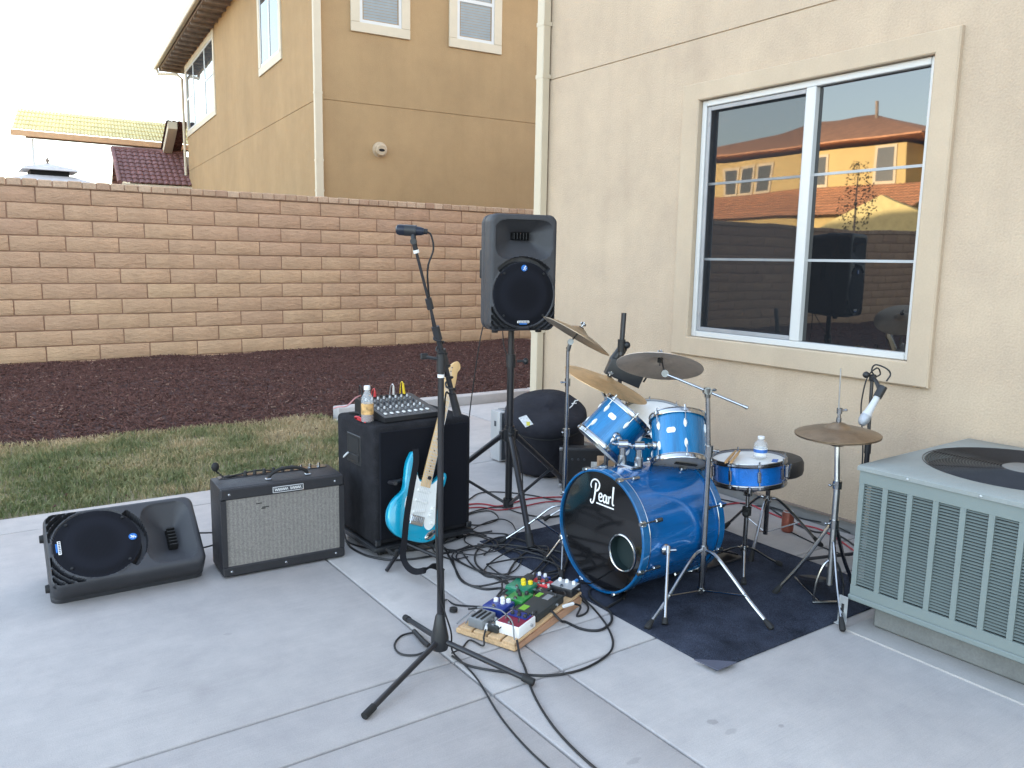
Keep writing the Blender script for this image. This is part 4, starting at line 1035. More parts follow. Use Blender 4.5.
def bottle(name, label, cat, loc, h, r, body, cap, liquid=None, liq_top=0.6, labelm=None, lz=(0.25, 0.6)):
    t = thing(name, label, cat, loc)
    b = MB(); b.lathe([(0, 0.0), (r * 0.85, 0.0), (r, h * 0.03), (r, h * 0.58), (r * 0.92, h * 0.68), (r * 0.55, h * 0.80), (r * 0.42, h * 0.86), (r * 0.42, h * 0.90)], None, 24); b.build('bottle_body', M[body], t)
    b = MB(); b.lathe([(0, h * 0.885), (r * 0.50, h * 0.885), (r * 0.52, h * 0.90), (r * 0.52, h * 0.985), (r * 0.45, h), (0, h)], None, 20); b.build('cap', M[cap], t)
    if liquid:
        b = MB(); b.lathe([(0, h * 0.01), (r * 0.82, h * 0.012), (r * 0.96, h * 0.04), (r * 0.96, h * liq_top), (0, h * liq_top)], None, 24); b.build('drink', M[liquid], t)
    if labelm:
        b = MB(); b.lathe([(r * 1.012, h * lz[0]), (r * 1.012, h * lz[1])], None, 24); b.build('label', M[labelm], t)
    return t
bottle('drink_bottle', 'half-empty drink bottle with white cap and orange label on the subwoofer', 'bottle', (1.690, 3.700, CHh + 0.001), 0.185, 0.031, 'clear_plastic', 'mark_white', 'amber_liquid', 0.22, 'tea_label', (0.22, 0.52))
# plugs standing in the rear jacks of the desk and small leads
def tagm(o, label, cat, group=None): return tag(o, label, cat, group)
def plug(u, name, mat, label, h=0.05, lean=0.0):
    p = Matrix.Rotation(mixr, 4, 'Z') @ mp_(u, 0.975, 0.004) + mx0
    b = MB(); b.tube([p, p + V((lean, 0, h * 0.45)), p + V((lean * 1.6, 0, h))], 0.007, 8, radii=[0.008, 0.0075, 0.0055]); b.tube(crom([p + V((lean * 1.6, 0, h)), p + V((lean * 2, 0.012, h + 0.008)), p + V((lean, 0.035, h - 0.01)), p + V((0, 0.05, -0.02)), p + V((0.0, 0.06, -0.09))], 5), 0.003, 6)
    tag(b.build(name, mat), label, 'plug')
plug(0.10, 'jack_plug', M['red_plastic'], 'red plug standing in the back of the mixer', 0.035)
plug(0.215, 'jack_plug', M['silver_logo'], 'silver plug standing in the mixer between the red and yellow ones', 0.05)
plug(0.282, 'jack_plug', M['yellow_cable'], 'bright yellow plug standing in the back of the mixer', 0.058, -0.004)
plug(0.03, 'jack_plug', M['black_plastic'], 'black plug arching out of the mixer behind the bottle', 0.06, -0.006)
b = MB(); b.tube(crom([(1.78, 3.93, CHh + 0.10), (1.70, 3.86, CHh + 0.10), (1.64, 3.84, CHh + 0.065), (1.60, 3.86, CHh + 0.06), (1.585, 3.88, CHh + 0.05)], 6), 0.0035, 6); tag(b.build('lead', M['pink_cable']), 'pale pink lead poking out left behind the drink bottle', 'cable')
b = MB(); b.tube(crom([(1.668, 3.79, CHh + 0.004), (1.655, 3.77, CHh + 0.018), (1.662, 3.74, CHh + 0.02), (1.675, 3.70, CHh + 0.006), (1.668, 3.68, CHh + 0.005)], 5), 0.005, 6)
b.box((1.672, 3.745, CHh + 0.006), (0.02, 0.05, 0.01), 0.002); tag(b.build('clip', M['red_plastic']), 'small red clip lying on the left edge of the subwoofer', 'clip')
b = MB(); b.tube(crom([(1.70, 3.83, CHh + 0.006), (1.72, 3.80, CHh + 0.02), (1.735, 3.84, CHh + 0.012), (1.72, 3.90, CHh + 0.012), (1.70, 3.95, CHh + 0.004)], 6), 0.007, 6); tag(b.build('power_lead', M['rubber']), 'black lead coiled on the subwoofer behind the drink bottle', 'cable')

# ------------------------------------------------------------------ electric guitar on its stand
g0 = V((1.7841, 3.4050, 0.1220)); g1 = V((2.1305, 3.5800, 0.9800))
gv = (g1 - g0); GL = gv.length; gv.normalize()
gn = V((-0.10, -1, 0.0)); gn = (gn - gv * gn.dot(gv)).normalized(); gu = gv.cross(gn) * 1.0
gu = gv.cross(gn)
if gu.x < 0: gu = -gu
Mg = Matrix((gu, gv, gn)).transposed().to_4x4(); Mg.translation = g0
gt = thing('electric_guitar', 'turquoise electric guitar with maple neck leaning on a stand before the subwoofer', 'guitar', M=Mg)
ks = GL / 0.985
outl = [(0.0, 0.0), (-.085, .010), (-.145, .055), (-.164, .125), (-.145, .19), (-.112, .240), (-.116, .30), (-.126, .375), (-.116, .440), (-.092, .445), (-.070, .385), (-.045, .330), (-.030, .318), (.030, .318), (.047, .326), (.066, .352), (.090, .382), (.112, .380), (.120, .345), (.113, .295), (.104, .240), (.128, .18), (.157, .115), (.142, .045), (.08, .006)]
outl = [(x * ks, y * ks) for x, y in outl]
b = MB(); b.prism(crom2(outl, 4), -0.044, 0.0, None, bev=0.010); b.build('body', M['guitar_blue'], gt, sharp=50)
pg = [(-.050, .095), (-.085, .16), (-.088, .215), (-.065, .25), (-.086, .30), (-.094, .352), (-.080, .36), (-.045, .318), (-.03, .306), (.03, .306), (.048, .318), (.086, .362), (.100, .350), (.092, .29), (.085, .24), (.102, .18), (.110, .12), (.085, .075), (.055, .082), (.03, .118), (-.02, .12)]
b = MB(); b.prism(crom2([(x * ks, y * ks) for x, y in pg], 4), 0.0008, 0.0035); pgo = b.build('pickguard', M['pickguard'], gt, sharp=50)
for k, (v, rot) in enumerate(((.155, .22), (.210, 0), (.262, 0))):
    b = MB(); b.box((0, 0, 0.006), (0.075 * ks, 0.017 * ks, 0.010), 0.004, M=Matrix.Translation((0, v * ks, 0)) @ Matrix.Rotation(rot, 4, 'Z')); b.build('pickup', M['pearl_white'], gt)
b = MB(); b.box((0, 0.108 * ks, 0.007), (0.078 * ks, 0.05 * ks, 0.010), 0.003)
for k in range(6): b.box(((-0.0275 + k * 0.011) * ks, 0.112 * ks, 0.014), (0.008 * ks, 0.026 * ks, 0.006), 0.001)
b.build('bridge', M['chrome'], gt)
b = MB(); b.lathe([(0, .003), (.018, .003), (.021, .0), (0, 0)], Matrix.Translation((.098 * ks, .052 * ks, 0.0007)) @ Matrix.Rotation(-0.7, 4, 'Z') @ Matrix.Diagonal((0.85, 1.7, 1, 1)), 20); jp = b.build('jack_plate', M['chrome'], gt)
b = MB(); b.lathe([(0, .005), (.010, .005), (.011, .0031), (0, .0031)], Matrix.Translation((.098 * ks, .052 * ks, 0.0007)) @ Matrix.Rotation(-0.7, 4, 'Z') @ Matrix.Diagonal((0.7, 1.4, 1, 1)), 14); b.build('jack_socket', M['dark_gap'], jp)
for (x, y) in ((.066, .150), (.088, .115), (.075, .185)):
    b = MB(); b.cyl((x * ks, y * ks, .0036), (x * ks, y * ks, .016), .011 * ks, .008 * ks, 14); b.build('control_knob', M['pearl_white'], gt)
# neck
b = MB(); nv0, nv1 = 0.285 * ks, 0.795 * ks
def nsec(v, wd, dz): return b.ring([V((wd / 2 * cx, v, cz)) for cx, cz in ((-1, .009), (-.55, .0105), (0, .011), (.55, .0105), (1, .009), (.95, .001), (.55, -dz), (0, -dz - .003), (-.55, -dz), (-.95, .001))])
b.skin([nsec(nv0, .056 * ks, .010), nsec(0.40 * ks, .055 * ks, .011), nsec(0.6 * ks, .049 * ks, .010), nsec(nv1, .043 * ks, .009)]); nk = b.build('neck', M['maple'], gt)
b = MB()
for k in range(1, 22):
    v = nv1 - 0.648 * ks * (1 - 2 ** (-k / 12)); wd = .043 + (.056 - .043) * (nv1 - v) / (nv1 - nv0)
    if v > nv0 + .004: b.box((0, v, 0.0105), (wd * ks * 0.96, 0.0022, 0.003))
b.build('frets', M['steel'], nk)
b = MB()
for k in (3, 5, 7, 9, 12, 15, 17, 19):
    v0 = nv1 - 0.648 * ks * (1 - 2 ** (-(k - 0.5) / 12))
    if v0 > nv0: b.lathe([(0, .0122), (.0035, .0122), (.0035, .0105), (0, .0105)], Matrix.Translation((0, v0, 0)), 8)
b.build('inlay_dots', M['dark_gap'], nk)
hd = [(-.021, .790), (-.024, .81), (-.036, .825), (-.034, .86), (-.030, .90), (-.026, .935), (-.012, .962), (.012, .985), (.032, .975), (.040, .950), (.030, .925), (.033, .89), (.034, .85), (.030, .825), (.022, .805), (.0215, .790)]
b = MB(); b.prism(crom2([(x * ks * 1.05, y * ks) for x, y in hd], 3), -.012, .003, None, bev=.002); hdo = b.build('headstock', M['maple'], gt, sharp=50)
for k in range(6):
    v = (.828 + k * .0225) * ks; xx = -.036 * ks + k * .0018
    b = MB(); b.sphere((xx - .013, v, -.004), .0085, (1.1, .8, .7), 10); b.cyl((xx - .010, v, -.004), (xx + .004, v, -.004), .0035, n=6); b.cyl((xx + .014, v, .003), (xx + .014, v, .011), .0035, n=8); b.build('tuning_peg', M['chrome'], hdo)
b = MB()
for k in range(6):
    x0 = (-.0275 + k * .011) * ks; x1 = (-.0175 + k * .007) * ks
    b.tube([(x0, .105 * ks, .018), (x1, nv1, .0135), (-.026 * ks + k * .0018, (.828 + k * .0225) * ks, .008)], .0006, 4)
b.build('strings', M['steel'], gt)
# strap hanging from the upper horn to the floor
Mi = Mg.inverted()
def ribbon(b, pts, wdir, wd, th=0.002):
    P = crom(pts, 6)
    rings = []
    for i, p in enumerate(P):
        t = (P[min(i + 1, len(P) - 1)] - P[max(i - 1, 0)]).normalized()
        wv = wdir(i / (len(P) - 1)) if callable(wdir) else V(wdir)
        wv = (wv - t * wv.dot(t)).normalized(); nn = t.cross(wv)
        rings.append(b.ring([p + wv * wd / 2 + nn * th, p - wv * wd / 2 + nn * th, p - wv * wd / 2 - nn * th, p + wv * wd / 2 - nn * th]))
    b.skin(rings)
b = MB()
spts = [(1.8041, 3.4000, 0.5856), (1.8014, 3.3900, 0.5233), (1.7715, 3.3800, 0.4000), (1.7416, 3.3700, 0.2720), (1.7226, 3.3600, 0.1524), (1.7041, 3.3400, 0.0816), (1.6841, 3.2600, 0.0619), (1.6948, 3.2000, 0.0527), (1.7150, 3.1400, 0.0760), (1.7633, 3.1700, 0.0753), (1.8238, 3.2200, 0.0409), (1.8455, 3.2000, 0.0180)]
rng_ = random.Random(3)
ribbon(b, [Mi @ V(p) for p in spts], lambda t: Mi.to_3x3() @ (V((0.96, -0.2, 0.05)) if t < 0.5 else V((0.5, -0.35, 0.8))), 0.030)
b.build('strap', M['strap'], gt)
# stand
gs = thing('guitar_stand', 'black folding stand holding the turquoise guitar', 'guitar stand', (g0.x, g0.y + 0.07, 0))
b = MB(); b.tube([(0.0, 0.0, 0.06), (0.05, 0.05, 0.40)], 0.011, 8); b.tube([(-0.06, 0.052, 0.40), (0.12, 0.052, 0.40)], 0.010, 8); b.tube([(-0.06, 0.05, 0.40), (-0.065, -0.03, 0.415)], 0.010, 8); b.tube([(0.12, 0.05, 0.40), (0.125, -0.03, 0.415)], 0.010, 8); b.build('upright', M['black_metal'], gs)
b = MB(); b.tube([(-0.11, -0.13, 0.115), (-0.11, -0.115, 0.085), (-0.1, 0.0, 0.075), (0.1, 0.0, 0.075), (0.11, -0.115, 0.085), (0.11, -0.13, 0.115)], 0.009, 8); b.build('cradle', M['rubber'], gs)
for p in ((-0.15, -0.10), (0.15, -0.10), (0.0, 0.075)):
    b = MB(); b.tube([(0, 0, 0.09), (p[0], p[1], 0.012)], 0.010, 8); b.build('leg', M['black_metal'], gs)

# ------------------------------------------------------------------ vocal microphone on boom stand (front)
MX, MY = 1.425, 2.492
ms = thing('microphone_stand', 'tall black boom microphone stand in the middle of the foreground', 'microphone stand', (MX, MY, 0))
loc = lambda p: V(p) - V((MX, MY, 0))
b = MB(); b.cyl((0, 0, 0.10), (0, 0, 1.115), 0.0115, n=14); b.build('pole', M['black_metal'], ms)
b = MB(); b.cyl((0, 0, 1.080), (0, 0, 1.092), 0.0125, n=14); b.build('pole_ring', M['mark_white'], ms)
b = MB(); b.lathe([(0, 0.045), (0.030, 0.045), (0.034, 0.06), (0.034, 0.09), (0.026, 0.13), (0.018, 0.175), (0.0125, 0.185), (0, 0.185)], None, 18); b.build('base_hub', M['black_plastic'], ms)
for f in ((1.0212, 2.2775, 0.0130), (1.6111, 2.1491, 0.0130), (1.47, 2.86, 0.013)):
    p1 = loc(f); p0 = V((p1.x, p1.y, 0)).normalized() * 0.025 + V((0, 0, 0.078))
    b = MB(); b.cyl(p0, p1, 0.0105, n=12); lg = b.build('leg', M['black_metal'], ms)
    b = MB(); b.cyl(p1 + (p0 - p1) * 0.11, p1 - (p0 - p1) * 0.01, 0.0135, n=12); b.build('rubber_tip', M['rubber'], lg)
bm0 = loc((1.5038, 2.5100, 0.9419)); bm1 = loc((1.3273, 2.4952, 1.5236))
bd = (bm1 - bm0).normalized()
b = MB(); b.cyl(bm0 + bd * 0.2, bm1, 0.0052, n=10); b.cyl(bm0, bm0 + bd * 0.30, 0.0095, n=12); b.cyl(bm0 - bd * 0.01, bm0 + bd * 0.075, 0.0155, 0.0135, n=12); b.build('boom', M['black_metal'], ms)
piv = bm0 + bd * ((V((0, 0, 1.14)) - bm0).dot(bd))
b = MB(); b.cyl((0, 0, 1.10), (0, 0, 1.165), 0.016, n=12); b.cyl(V((0, 0, 1.15)), piv, 0.012, n=10); b.cyl(piv - bd * 0.035, piv + bd * 0.035, 0.016, n=12)
b.cyl((0, 0, 1.145), (-0.05, 0.02, 1.155), 0.006, n=8); b.box((-0.056, 0.022, 1.157), (0.030, 0.012, 0.022), 0.004); b.build('boom_clutch', M['black_plastic'], ms)
b = MB(); b.cyl(bm0 + bd * 0.285, bm0 + bd * 0.335, 0.0145, n=12); b.build('boom_ring', M['black_plastic'], ms)
b = MB(); b.cyl(bm0 + bd * 0.40, bm0 + bd * 0.44, 0.012, n=12); b.build('boom_ring', M['black_plastic'], ms)
b = MB(); b.cyl(bm1 - bd * 0.005, bm1 + bd * 0.006, 0.010, n=12); b.build('thread_collar', M['pearl_white'], ms)
b = MB(); b.cyl(bm1 + bd * 0.006, bm1 + bd * 0.040, 0.009, n=10)
fwd0 = V((0.565, 0.809, 0)); ma = loc((1.2757, 2.5449, 1.5970)); mb_ = loc((1.3543, 2.4892, 1.5919)); mdir = (mb_ - ma).normalized(); mc = (ma + mb_) / 2
b.cyl(bm1 + bd * 0.035 - fwd0 * 0.013, bm1 + bd * 0.035 + fwd0 * 0.013, 0.011, n=12); b.cyl(bm1 + bd * 0.035, mc + mdir * 0.01, 0.009, n=10)
b.cyl(mc - mdir * 0.018, mc + mdir * 0.022, 0.0195, n=14); b.build('microphone_clip', M['black_plastic'], ms)
Mm = frame(V((MX, MY, 0)) + ma, mdir)
mic = thing('microphone', 'dark blue-black microphone clipped on top of the foreground boom stand', 'microphone', M=Mm)
LM = (mb_ - ma).length
b = MB(); b.lathe([(0.0, 0.036), (0.0165, 0.036), (0.017, 0.04), (0.0165, 0.06), (0.0145, LM * 0.9), (0.011, LM), (0, LM)], None, 20); b.build('housing', M['mic_black'], mic)
b = MB(); b.lathe([(0, -0.001), (0.010, 0.0), (0.016, 0.004), (0.0185, 0.012), (0.0185, 0.03), (0.0172, 0.0355), (0, 0.0355)], None, 20); b.build('grille', M['mic_black'], mic)
b = MB(); b.cyl((0, 0, LM), (0, 0, LM + 0.012), 0.0095, n=12); b.build('connector', M['rubber'], mic)
b = MB()
me_ = V((MX, MY, 0)) + mb_ + mdir * 0.01
wl = []
p0 = V((MX, MY, 0)) + bm1; 
side = bd.cross(V((0, 0, 1))).normalized(); sd2 = bd.cross(side)
wl = [me_, me_ + V((0.012, -0.008, -0.012)), me_ + V((0.020, -0.010, -0.06)), V((1.3693, 2.4912, 1.4610)), V((1.3872, 2.5052, 1.3388)), V((1.4054, 2.5160, 1.2670))]
lenb = (bm1 - bm0).length
for k in range(22):
    s_ = lenb * (0.50 - 0.018 * k); a = k * 1.5
    wl.append(V((MX, MY, 0)) + bm0 + bd * s_ + (side * math.cos(a) + sd2 * math.sin(a)) * 0.017)
q = V((MX, MY, 0))
for k in range(9): wl.append(q + V((0.018 * math.cos(k * 0.5), 0.018 * math.sin(k * 0.5) - 0.004, 1.02 - k * 0.095)))
wl += [V((MX + 0.03, MY - 0.03, 0.12)), V((1.4827, 2.4994, 0.0200)), V((1.4814, 2.4232, 0.0050)), V((1.4626, 2.2811, 0.0040)), V((1.3997, 2.0454, 0.0040)), V((1.3710, 1.8520, 0.0040)), V((1.3660, 1.6798, 0.0040))]
b.tube(crom(wl, 5), 0.0036, 6); tag(b.build('microphone_cable', M['cable']), 'black microphone cable wound round the boom stand and trailing to the bottom edge', 'cable')

# ------------------------------------------------------------------ rug
RX0, RX1, RY0, RY1 = 2.245, 3.52, 1.86, 3.50
b = MB()
def rugz(x, y):
    z = 0.0055 + 0.004 * max(0, fbm(x, y, 2.2)) + 0.0035 * max(0.0, fbm(x * 0.6 + y * 0.5, y - x * 0.4, 5.0, 3.0))
    d = math.hypot(x - 2.30, y - 2.0)
    z += 0.009 * max(0, 1 - d / 0.34) * (0.5 + 0.5 * math.sin(d * 60))
    return z
def rp(u, v):
    x = RX0 + (RX1 - RX0) * u; y = RY0 + (RY1 - RY0) * v
    if u in (0, 1) or v in (0, 1): return V((x, y, rugz(x, y)))
    return V((x, y, rugz(x, y)))
b.sheet(rp, 90, 110)
ed = []
o_edges = [(RX0, RY0, RX1, RY0), (RX1, RY0, RX1, RY1), (RX1, RY1, RX0, RY1), (RX0, RY1, RX0, RY0)]
for (x0, y0, x1, y1) in o_edges:
    n = 80
    for i in range(n):
        pa = (x0 + (x1 - x0) * i / n, y0 + (y1 - y0) * i / n); pb = (x0 + (x1 - x0) * (i + 1) / n, y0 + (y1 - y0) * (i + 1) / n)
        b.poly([(*pa, 0.0005), (*pb, 0.0005), (*pb, rugz(*pb)), (*pa, rugz(*pa))])
bmesh.ops.remove_doubles(b.bm, verts=b.bm.verts, dist=1e-5)
rug = tag(b.build('rug', M['rug']), 'dark navy felt rug spread under the drum kit', 'rug')
b = MB(); b.prism([(2.2169, 1.9447, 0.0170)[:2], (2.2302, 1.8402, 0.0170)[:2], (2.3380, 1.8411, 0.0170)[:2], (2.2784, 1.8959, 0.0170)[:2]], 0.0145, 0.019); M['rug_back'] = pm('grey_rug_backing', (0.085, 0.09, 0.125), 0.95, var=0.12, vs=9, bump=0.001, bs=200); b.build('folded_corner', M['rug_back'], rug)
RZ = 0.007

# ------------------------------------------------------------------ drums
def teardrop(b, Mx, L_, wdt, dep):
    """lug body: long axis local z, outwards local x"""
    prof = []
    rings = []
    n = 7
    for i in range(n):
        t = i / (n - 1); k = max(0.12, math.sin(PI * (0.06 + 0.88 * t)) ** 0.7)
        rings.append(b.ring([Mx @ V((dep * k * math.cos(a) * 1.0, wdt * k * math.sin(a), (t - 0.5) * L_)) for a in [PI * j / 8 - PI / 2 for j in range(9)]]))
    b.skin(rings, True)
def drum_common(t, r, h, shell, nl, hoopmat, ltop, lbot, a_off=0.0, lugm='pearl_white', lug_len=0.042, split=True, hoop_h=0.022):
    b = MB(); b.lathe([(r - 0.006, 0.012), (r, 0.012), (r, h - 0.012), (r - 0.006, h - 0.012)], None, 64); b.build('shell', M[shell], t)
    for z0, z1, nm in ((0.0, hoop_h, 0), (h - hoop_h, h, 1)):
        b = MB(); zz = [z0 - 0.003, z0, z1, z1 + 0.003] if nm == 0 else [z0 - 0.003, z0, z1, z1 + 0.003]
        b.lathe([(r + 0.003, z0), (r + 0.011, z0 - 0.002), (r + 0.012, z0 + 0.002), (r + 0.0085, z0 + 0.004), (r + 0.0085, z1 - 0.004), (r + 0.012, z1 - 0.002), (r + 0.011, z1 + 0.002), (r + 0.003, z1), ], None, 64, close=True); b.build('hoop', M[hoopmat], t)
    b = MB(); zt = h - hoop_h * 0.45; b.lathe([(0, zt), (r - 0.004, zt), (r + 0.0028, zt - 0.004), (r + 0.0028, zt - 0.012)], None, 64); b.build('batter_head', M[ltop], t)
    b = MB(); zt = hoop_h * 0.45; b.lathe([(0, zt), (r - 0.004, zt), (r + 0.0028, zt + 0.004), (r + 0.0028, zt + 0.012)], None, 64); b.build('resonant_head', M[lbot], t)
    for k in range(nl):
        a = a_off + 2 * PI * k / nl
        Mr = Matrix.Rotation(a, 4, 'Z') @ Matrix.Translation((r - 0.001, 0, 0))
        b = MB()
        if split:
            for zc in (h * 0.30, h * 0.70): teardrop(b, Mr @ Matrix.Translation((0, 0, zc)), lug_len, 0.0085, 0.013)
        else:
            b.box((0.006, 0, h / 2), (0.014, 0.016, h * 0.42), 0.004, M=Mr); 
        b.build('lug', M[lugm], t)
        b = MB(); b.cyl(Mr @ V((0.0115, 0, hoop_h * 0.2)), Mr @ V((0.0085, 0, h * 0.32)), 0.0028, n=6); b.box((0.0135, 0, hoop_h * 0.5), (0.010, 0.015, hoop_h * 0.8), 0.003, M=Mr); b.build('tension_rod', M['chrome'], t)
        b = MB(); b.cyl(Mr @ V((0.0125, 0, h + 0.010)), Mr @ V((0.0085, 0, h * 0.68)), 0.0028, n=6); b.box((0.0135, 0, h - hoop_h * 0.5), (0.010, 0.015, hoop_h * 0.8), 0.003, M=Mr); b.cyl(Mr @ V((0.0135, 0, h - hoop_h * 0.2)), Mr @ V((0.0135, 0, h + 0.012)), 0.0045, n=6); b.build('tension_rod', M['chrome'], t)
def badge(t, r, a, z, w_=0.040, h_=0.026):
    b = MB(); rings = []
    for (zz, kk) in ((-0.5, 0.7), (-0.35, 0.95), (0, 1.08), (0.35, 0.95), (0.5, 0.7)):
        rings.append(b.ring([V(((r + 0.0016) * math.cos(a + w_ / r * kk * s_), (r + 0.0016) * math.sin(a + w_ / r * kk * s_), z + zz * h_)) for s_ in [i / 8 - 0.5 for i in range(9)]]))
    b.skin(rings, False); o = b.build('badge', M['mark_white'], t)
    b = MB()
    for q in (-1, 0, 1):
        aa = a + q * 0.012 / r; b.tube([V(((r + 0.002) * math.cos(aa), (r + 0.002) * math.sin(aa), z - 0.004)), V(((r + 0.002) * math.cos(aa + 0.002), (r + 0.002) * math.sin(aa + 0.002), z + 0.005))], 0.0012, 4)
    b.build('badge_mark', M['hickory'], o)

# bass drum: axis along +X, front head looks towards -X
BX, BY, BZ, BR, BL = 2.334, 2.643, 0.296, 0.283, 0.525
Mb = frame((BX, BY, BZ), (1, 0.02, 0), (0, 0, 1))          # local x = up, z = towards the drummer
bdm = thing('bass_drum', 'big blue bass drum with a black lettered front head', 'drum', M=Mb)
b = MB(); b.lathe([(0.268, 0.04), (0.272, 0.035), (0.272, BL - 0.035), (0.268, BL - 0.04)], None, 72); b.build('shell', M['drum_blue'], bdm)
for z0 in (0.0, BL - 0.042):
    b = MB(); b.lathe([(0.272, z0), (0.280, z0 - 0.001), (BR, z0 + 0.003), (BR, z0 + 0.039), (0.280, z0 + 0.042), (0.274, z0 + 0.042), (0.272, z0 + 0.03), (0.2715, z0 + 0.016)], None, 72, close=True); hp_ = b.build('hoop', M['hoop_blue'], bdm)
    zz = z0 + (0.0415 if z0 == 0 else 0.0005)
    b = MB(); b.torus(BR - 0.001, 0.0024, Matrix.Translation((0, 0, zz)), 72, 6); b.build('hoop_inlay', M['chrome'], hp_)
def at_head(p):  # world point to the head plane (local)
    q = Mb.inverted() @ V(p); return V((q.x, q.y, 0.0115))
pc_ = at_head((2.345, 2.500, 0.236)); pr_ = 0.080
b = MB()
n = 72
oR = b.ring([V((0.2735 * math.cos(2 * PI * i / n), 0.2735 * math.sin(2 * PI * i / n), 0.012)) for i in range(n)])
iR = b.ring([V((pc_.x + pr_ * math.cos(2 * PI * i / n), pc_.y + pr_ * math.sin(2 * PI * i / n), 0.012)) for i in range(n)])
b.skin([oR, iR], True, False, False); fh = b.build('front_head', M['black_head'], bdm)
b = MB(); b.torus(pr_, 0.0055, Matrix.Translation((pc_.x, pc_.y, 0.010)), 48, 8); b.build('port_ring', M['chrome'], fh)
b = MB(); b.lathe([(pr_, 0.012), (pr_ - 0.003, 0.05), (0.0, 0.052)], Matrix.Translation((pc_.x, pc_.y, 0)), 40); M['port'] = pm('dark_teal_inside', (0.004, 0.016, 0.018), 0.6); b.build('port_inside', M['port'], fh)
b = MB(); b.lathe([(0, BL - 0.012), (0.272, BL - 0.012)], None, 64); b.build('batter_head', M['clear_head'], bdm)
# lettering: script word with a swash capital, drawn as flat strokes; x right, y up as seen from the front
lc = at_head((2.345, 2.640, 0.461))
def HL(x, y): return V((lc.x + y, lc.y + x, 0.0108))
lbm = MB()
def stroke(pts, w0, w1=None):
    P = crom([(p[0], p[1], 0) for p in pts], 6); m = len(P); rings = []
    for i, p in enumerate(P):
        t = (P[min(i + 1, m - 1)] - P[max(0, i - 1)]).normalized(); nn = V((-t.y, t.x, 0)); f = i / (m - 1)
        wd = (w0 + ((w1 if w1 is not None else w0) - w0) * f) / 2
        a = p + nn * wd; c = p - nn * wd
        rings.append(lbm.ring([HL(a.x, a.y), HL(c.x, c.y), HL(c.x, c.y) + V((0, 0, 0.001)), HL(a.x, a.y) + V((0, 0, 0.001))]))
    lbm.skin(rings)
k_ = 0.101
def S(pts, a, c=None): stroke([((x - 0.75) * k_, (y - 0.30) * k_) for x, y in pts], a * k_ * 0.9, (c if c is not None else a) * k_ * 0.9)
S([(0.30, 0.78), (0.27, 0.45), (0.22, 0.12), (0.14, -0.14), (0.03, -0.20), (-0.04, -0.12), (0.0, -0.03)], 0.12, 0.06)
S([(0.02, 0.50), (-0.04, 0.62), (0.02, 0.80), (0.18, 0.92), (0.38, 0.92), (0.52, 0.80), (0.52, 0.62), (0.40, 0.46), (0.26, 0.42)], 0.06, 0.10)
S([(0.50, 0.17), (0.64, 0.20), (0.72, 0.28), (0.66, 0.37), (0.56, 0.34), (0.51, 0.20), (0.55, 0.05), (0.66, 0.02), (0.76, 0.08)], 0.085, 0.07)
S([(1.00, 0.32), (0.90, 0.36), (0.82, 0.26), (0.81, 0.10), (0.88, 0.02), (0.97, 0.10)], 0.085)
S([(1.02, 0.36), (1.00, 0.16), (1.02, 0.04), (1.09, 0.06)], 0.095)
S([(1.16, 0.36), (1.15, 0.18), (1.14, 0.02)], 0.095)
S([(1.15, 0.22), (1.21, 0.33), (1.30, 0.36)], 0.07, 0.095)
S([(1.44, 0.86), (1.41, 0.45), (1.40, 0.12), (1.44, 0.03), (1.50, 0.06)], 0.11, 0.07)
S([(0.36, -0.12), (0.8, -0.125), (1.50, -0.13)], 0.07)
lbm.build('lettering', M['mark_white'], fh, sharp=20)
for k in range(8):
    a = math.radians(23 + 45 * k)
    Mr = Matrix.Rotation(a, 4, 'Z')
    for (zc, sg) in ((0.0, 1), (BL, -1)):
        b = MB()
        b.box((BR + 0.001, 0, zc + sg * 0.010), (0.014, 0.026, 0.030), 0.004, M=Mr); b.cyl(Mr @ V((BR + 0.004, 0, zc - sg * 0.012)), Mr @ V((BR + 0.004, 0, zc + sg * 0.02)), 0.008, n=10)
        b.cyl(Mr @ V((BR + 0.003, 0, zc - sg * 0.005)), Mr @ V((BR + 0.0, 0, zc + sg * 0.105)), 0.0038, n=8)
        b.box((0.279, 0, zc + sg * 0.108), (0.018, 0.018, 0.046), 0.005, M=Mr)
        b.build('tension_claw', M['chrome'], bdm)
# spurs
Mbi = Mb.inverted()
for sy, foot in ((-1, V((2.353, 2.232, RZ + 0.012))), (1, V((2.353, 3.06, RZ + 0.012)))):
    top = V((2.475, 2.643 + sy * 0.268, 0.262))
    q0 = Mbi @ top; q1 = Mbi @ foot; out = Mbi @ (top + V((-0.01, sy * 0.035, 0.0)))
    b = MB(); b.cyl(out, q1, 0.0075, n=10); b.cyl(out, out + (out - q1).normalized() * 0.03, 0.0105, n=10); s_ = b.build('spur', M['chrome'], bdm)
    b = MB(); b.box(Mbi @ (top + V((0, sy * 0.006, 0.008))), (0.055, 0.045, 0.020), 0.006) if False else b.sphere(Mbi @ (top + V((0, sy * 0.010, 0.008))), 0.026, (1, 0.7, 1), 12); b.cyl(Mbi @ (top + V((0.0, sy * 0.02, 0.006))), Mbi @ (top + V((0.03, sy * 0.045, 0.01))), 0.006, n=8); b.build('spur_bracket', M['chrome'], bdm)
    b = MB(); b.cyl(q1 + (out - q1) * 0.06, q1 - (out - q1) * 0.03, 0.012, 0.014, 12); b.build('spur_foot', M['rubber'], s_)

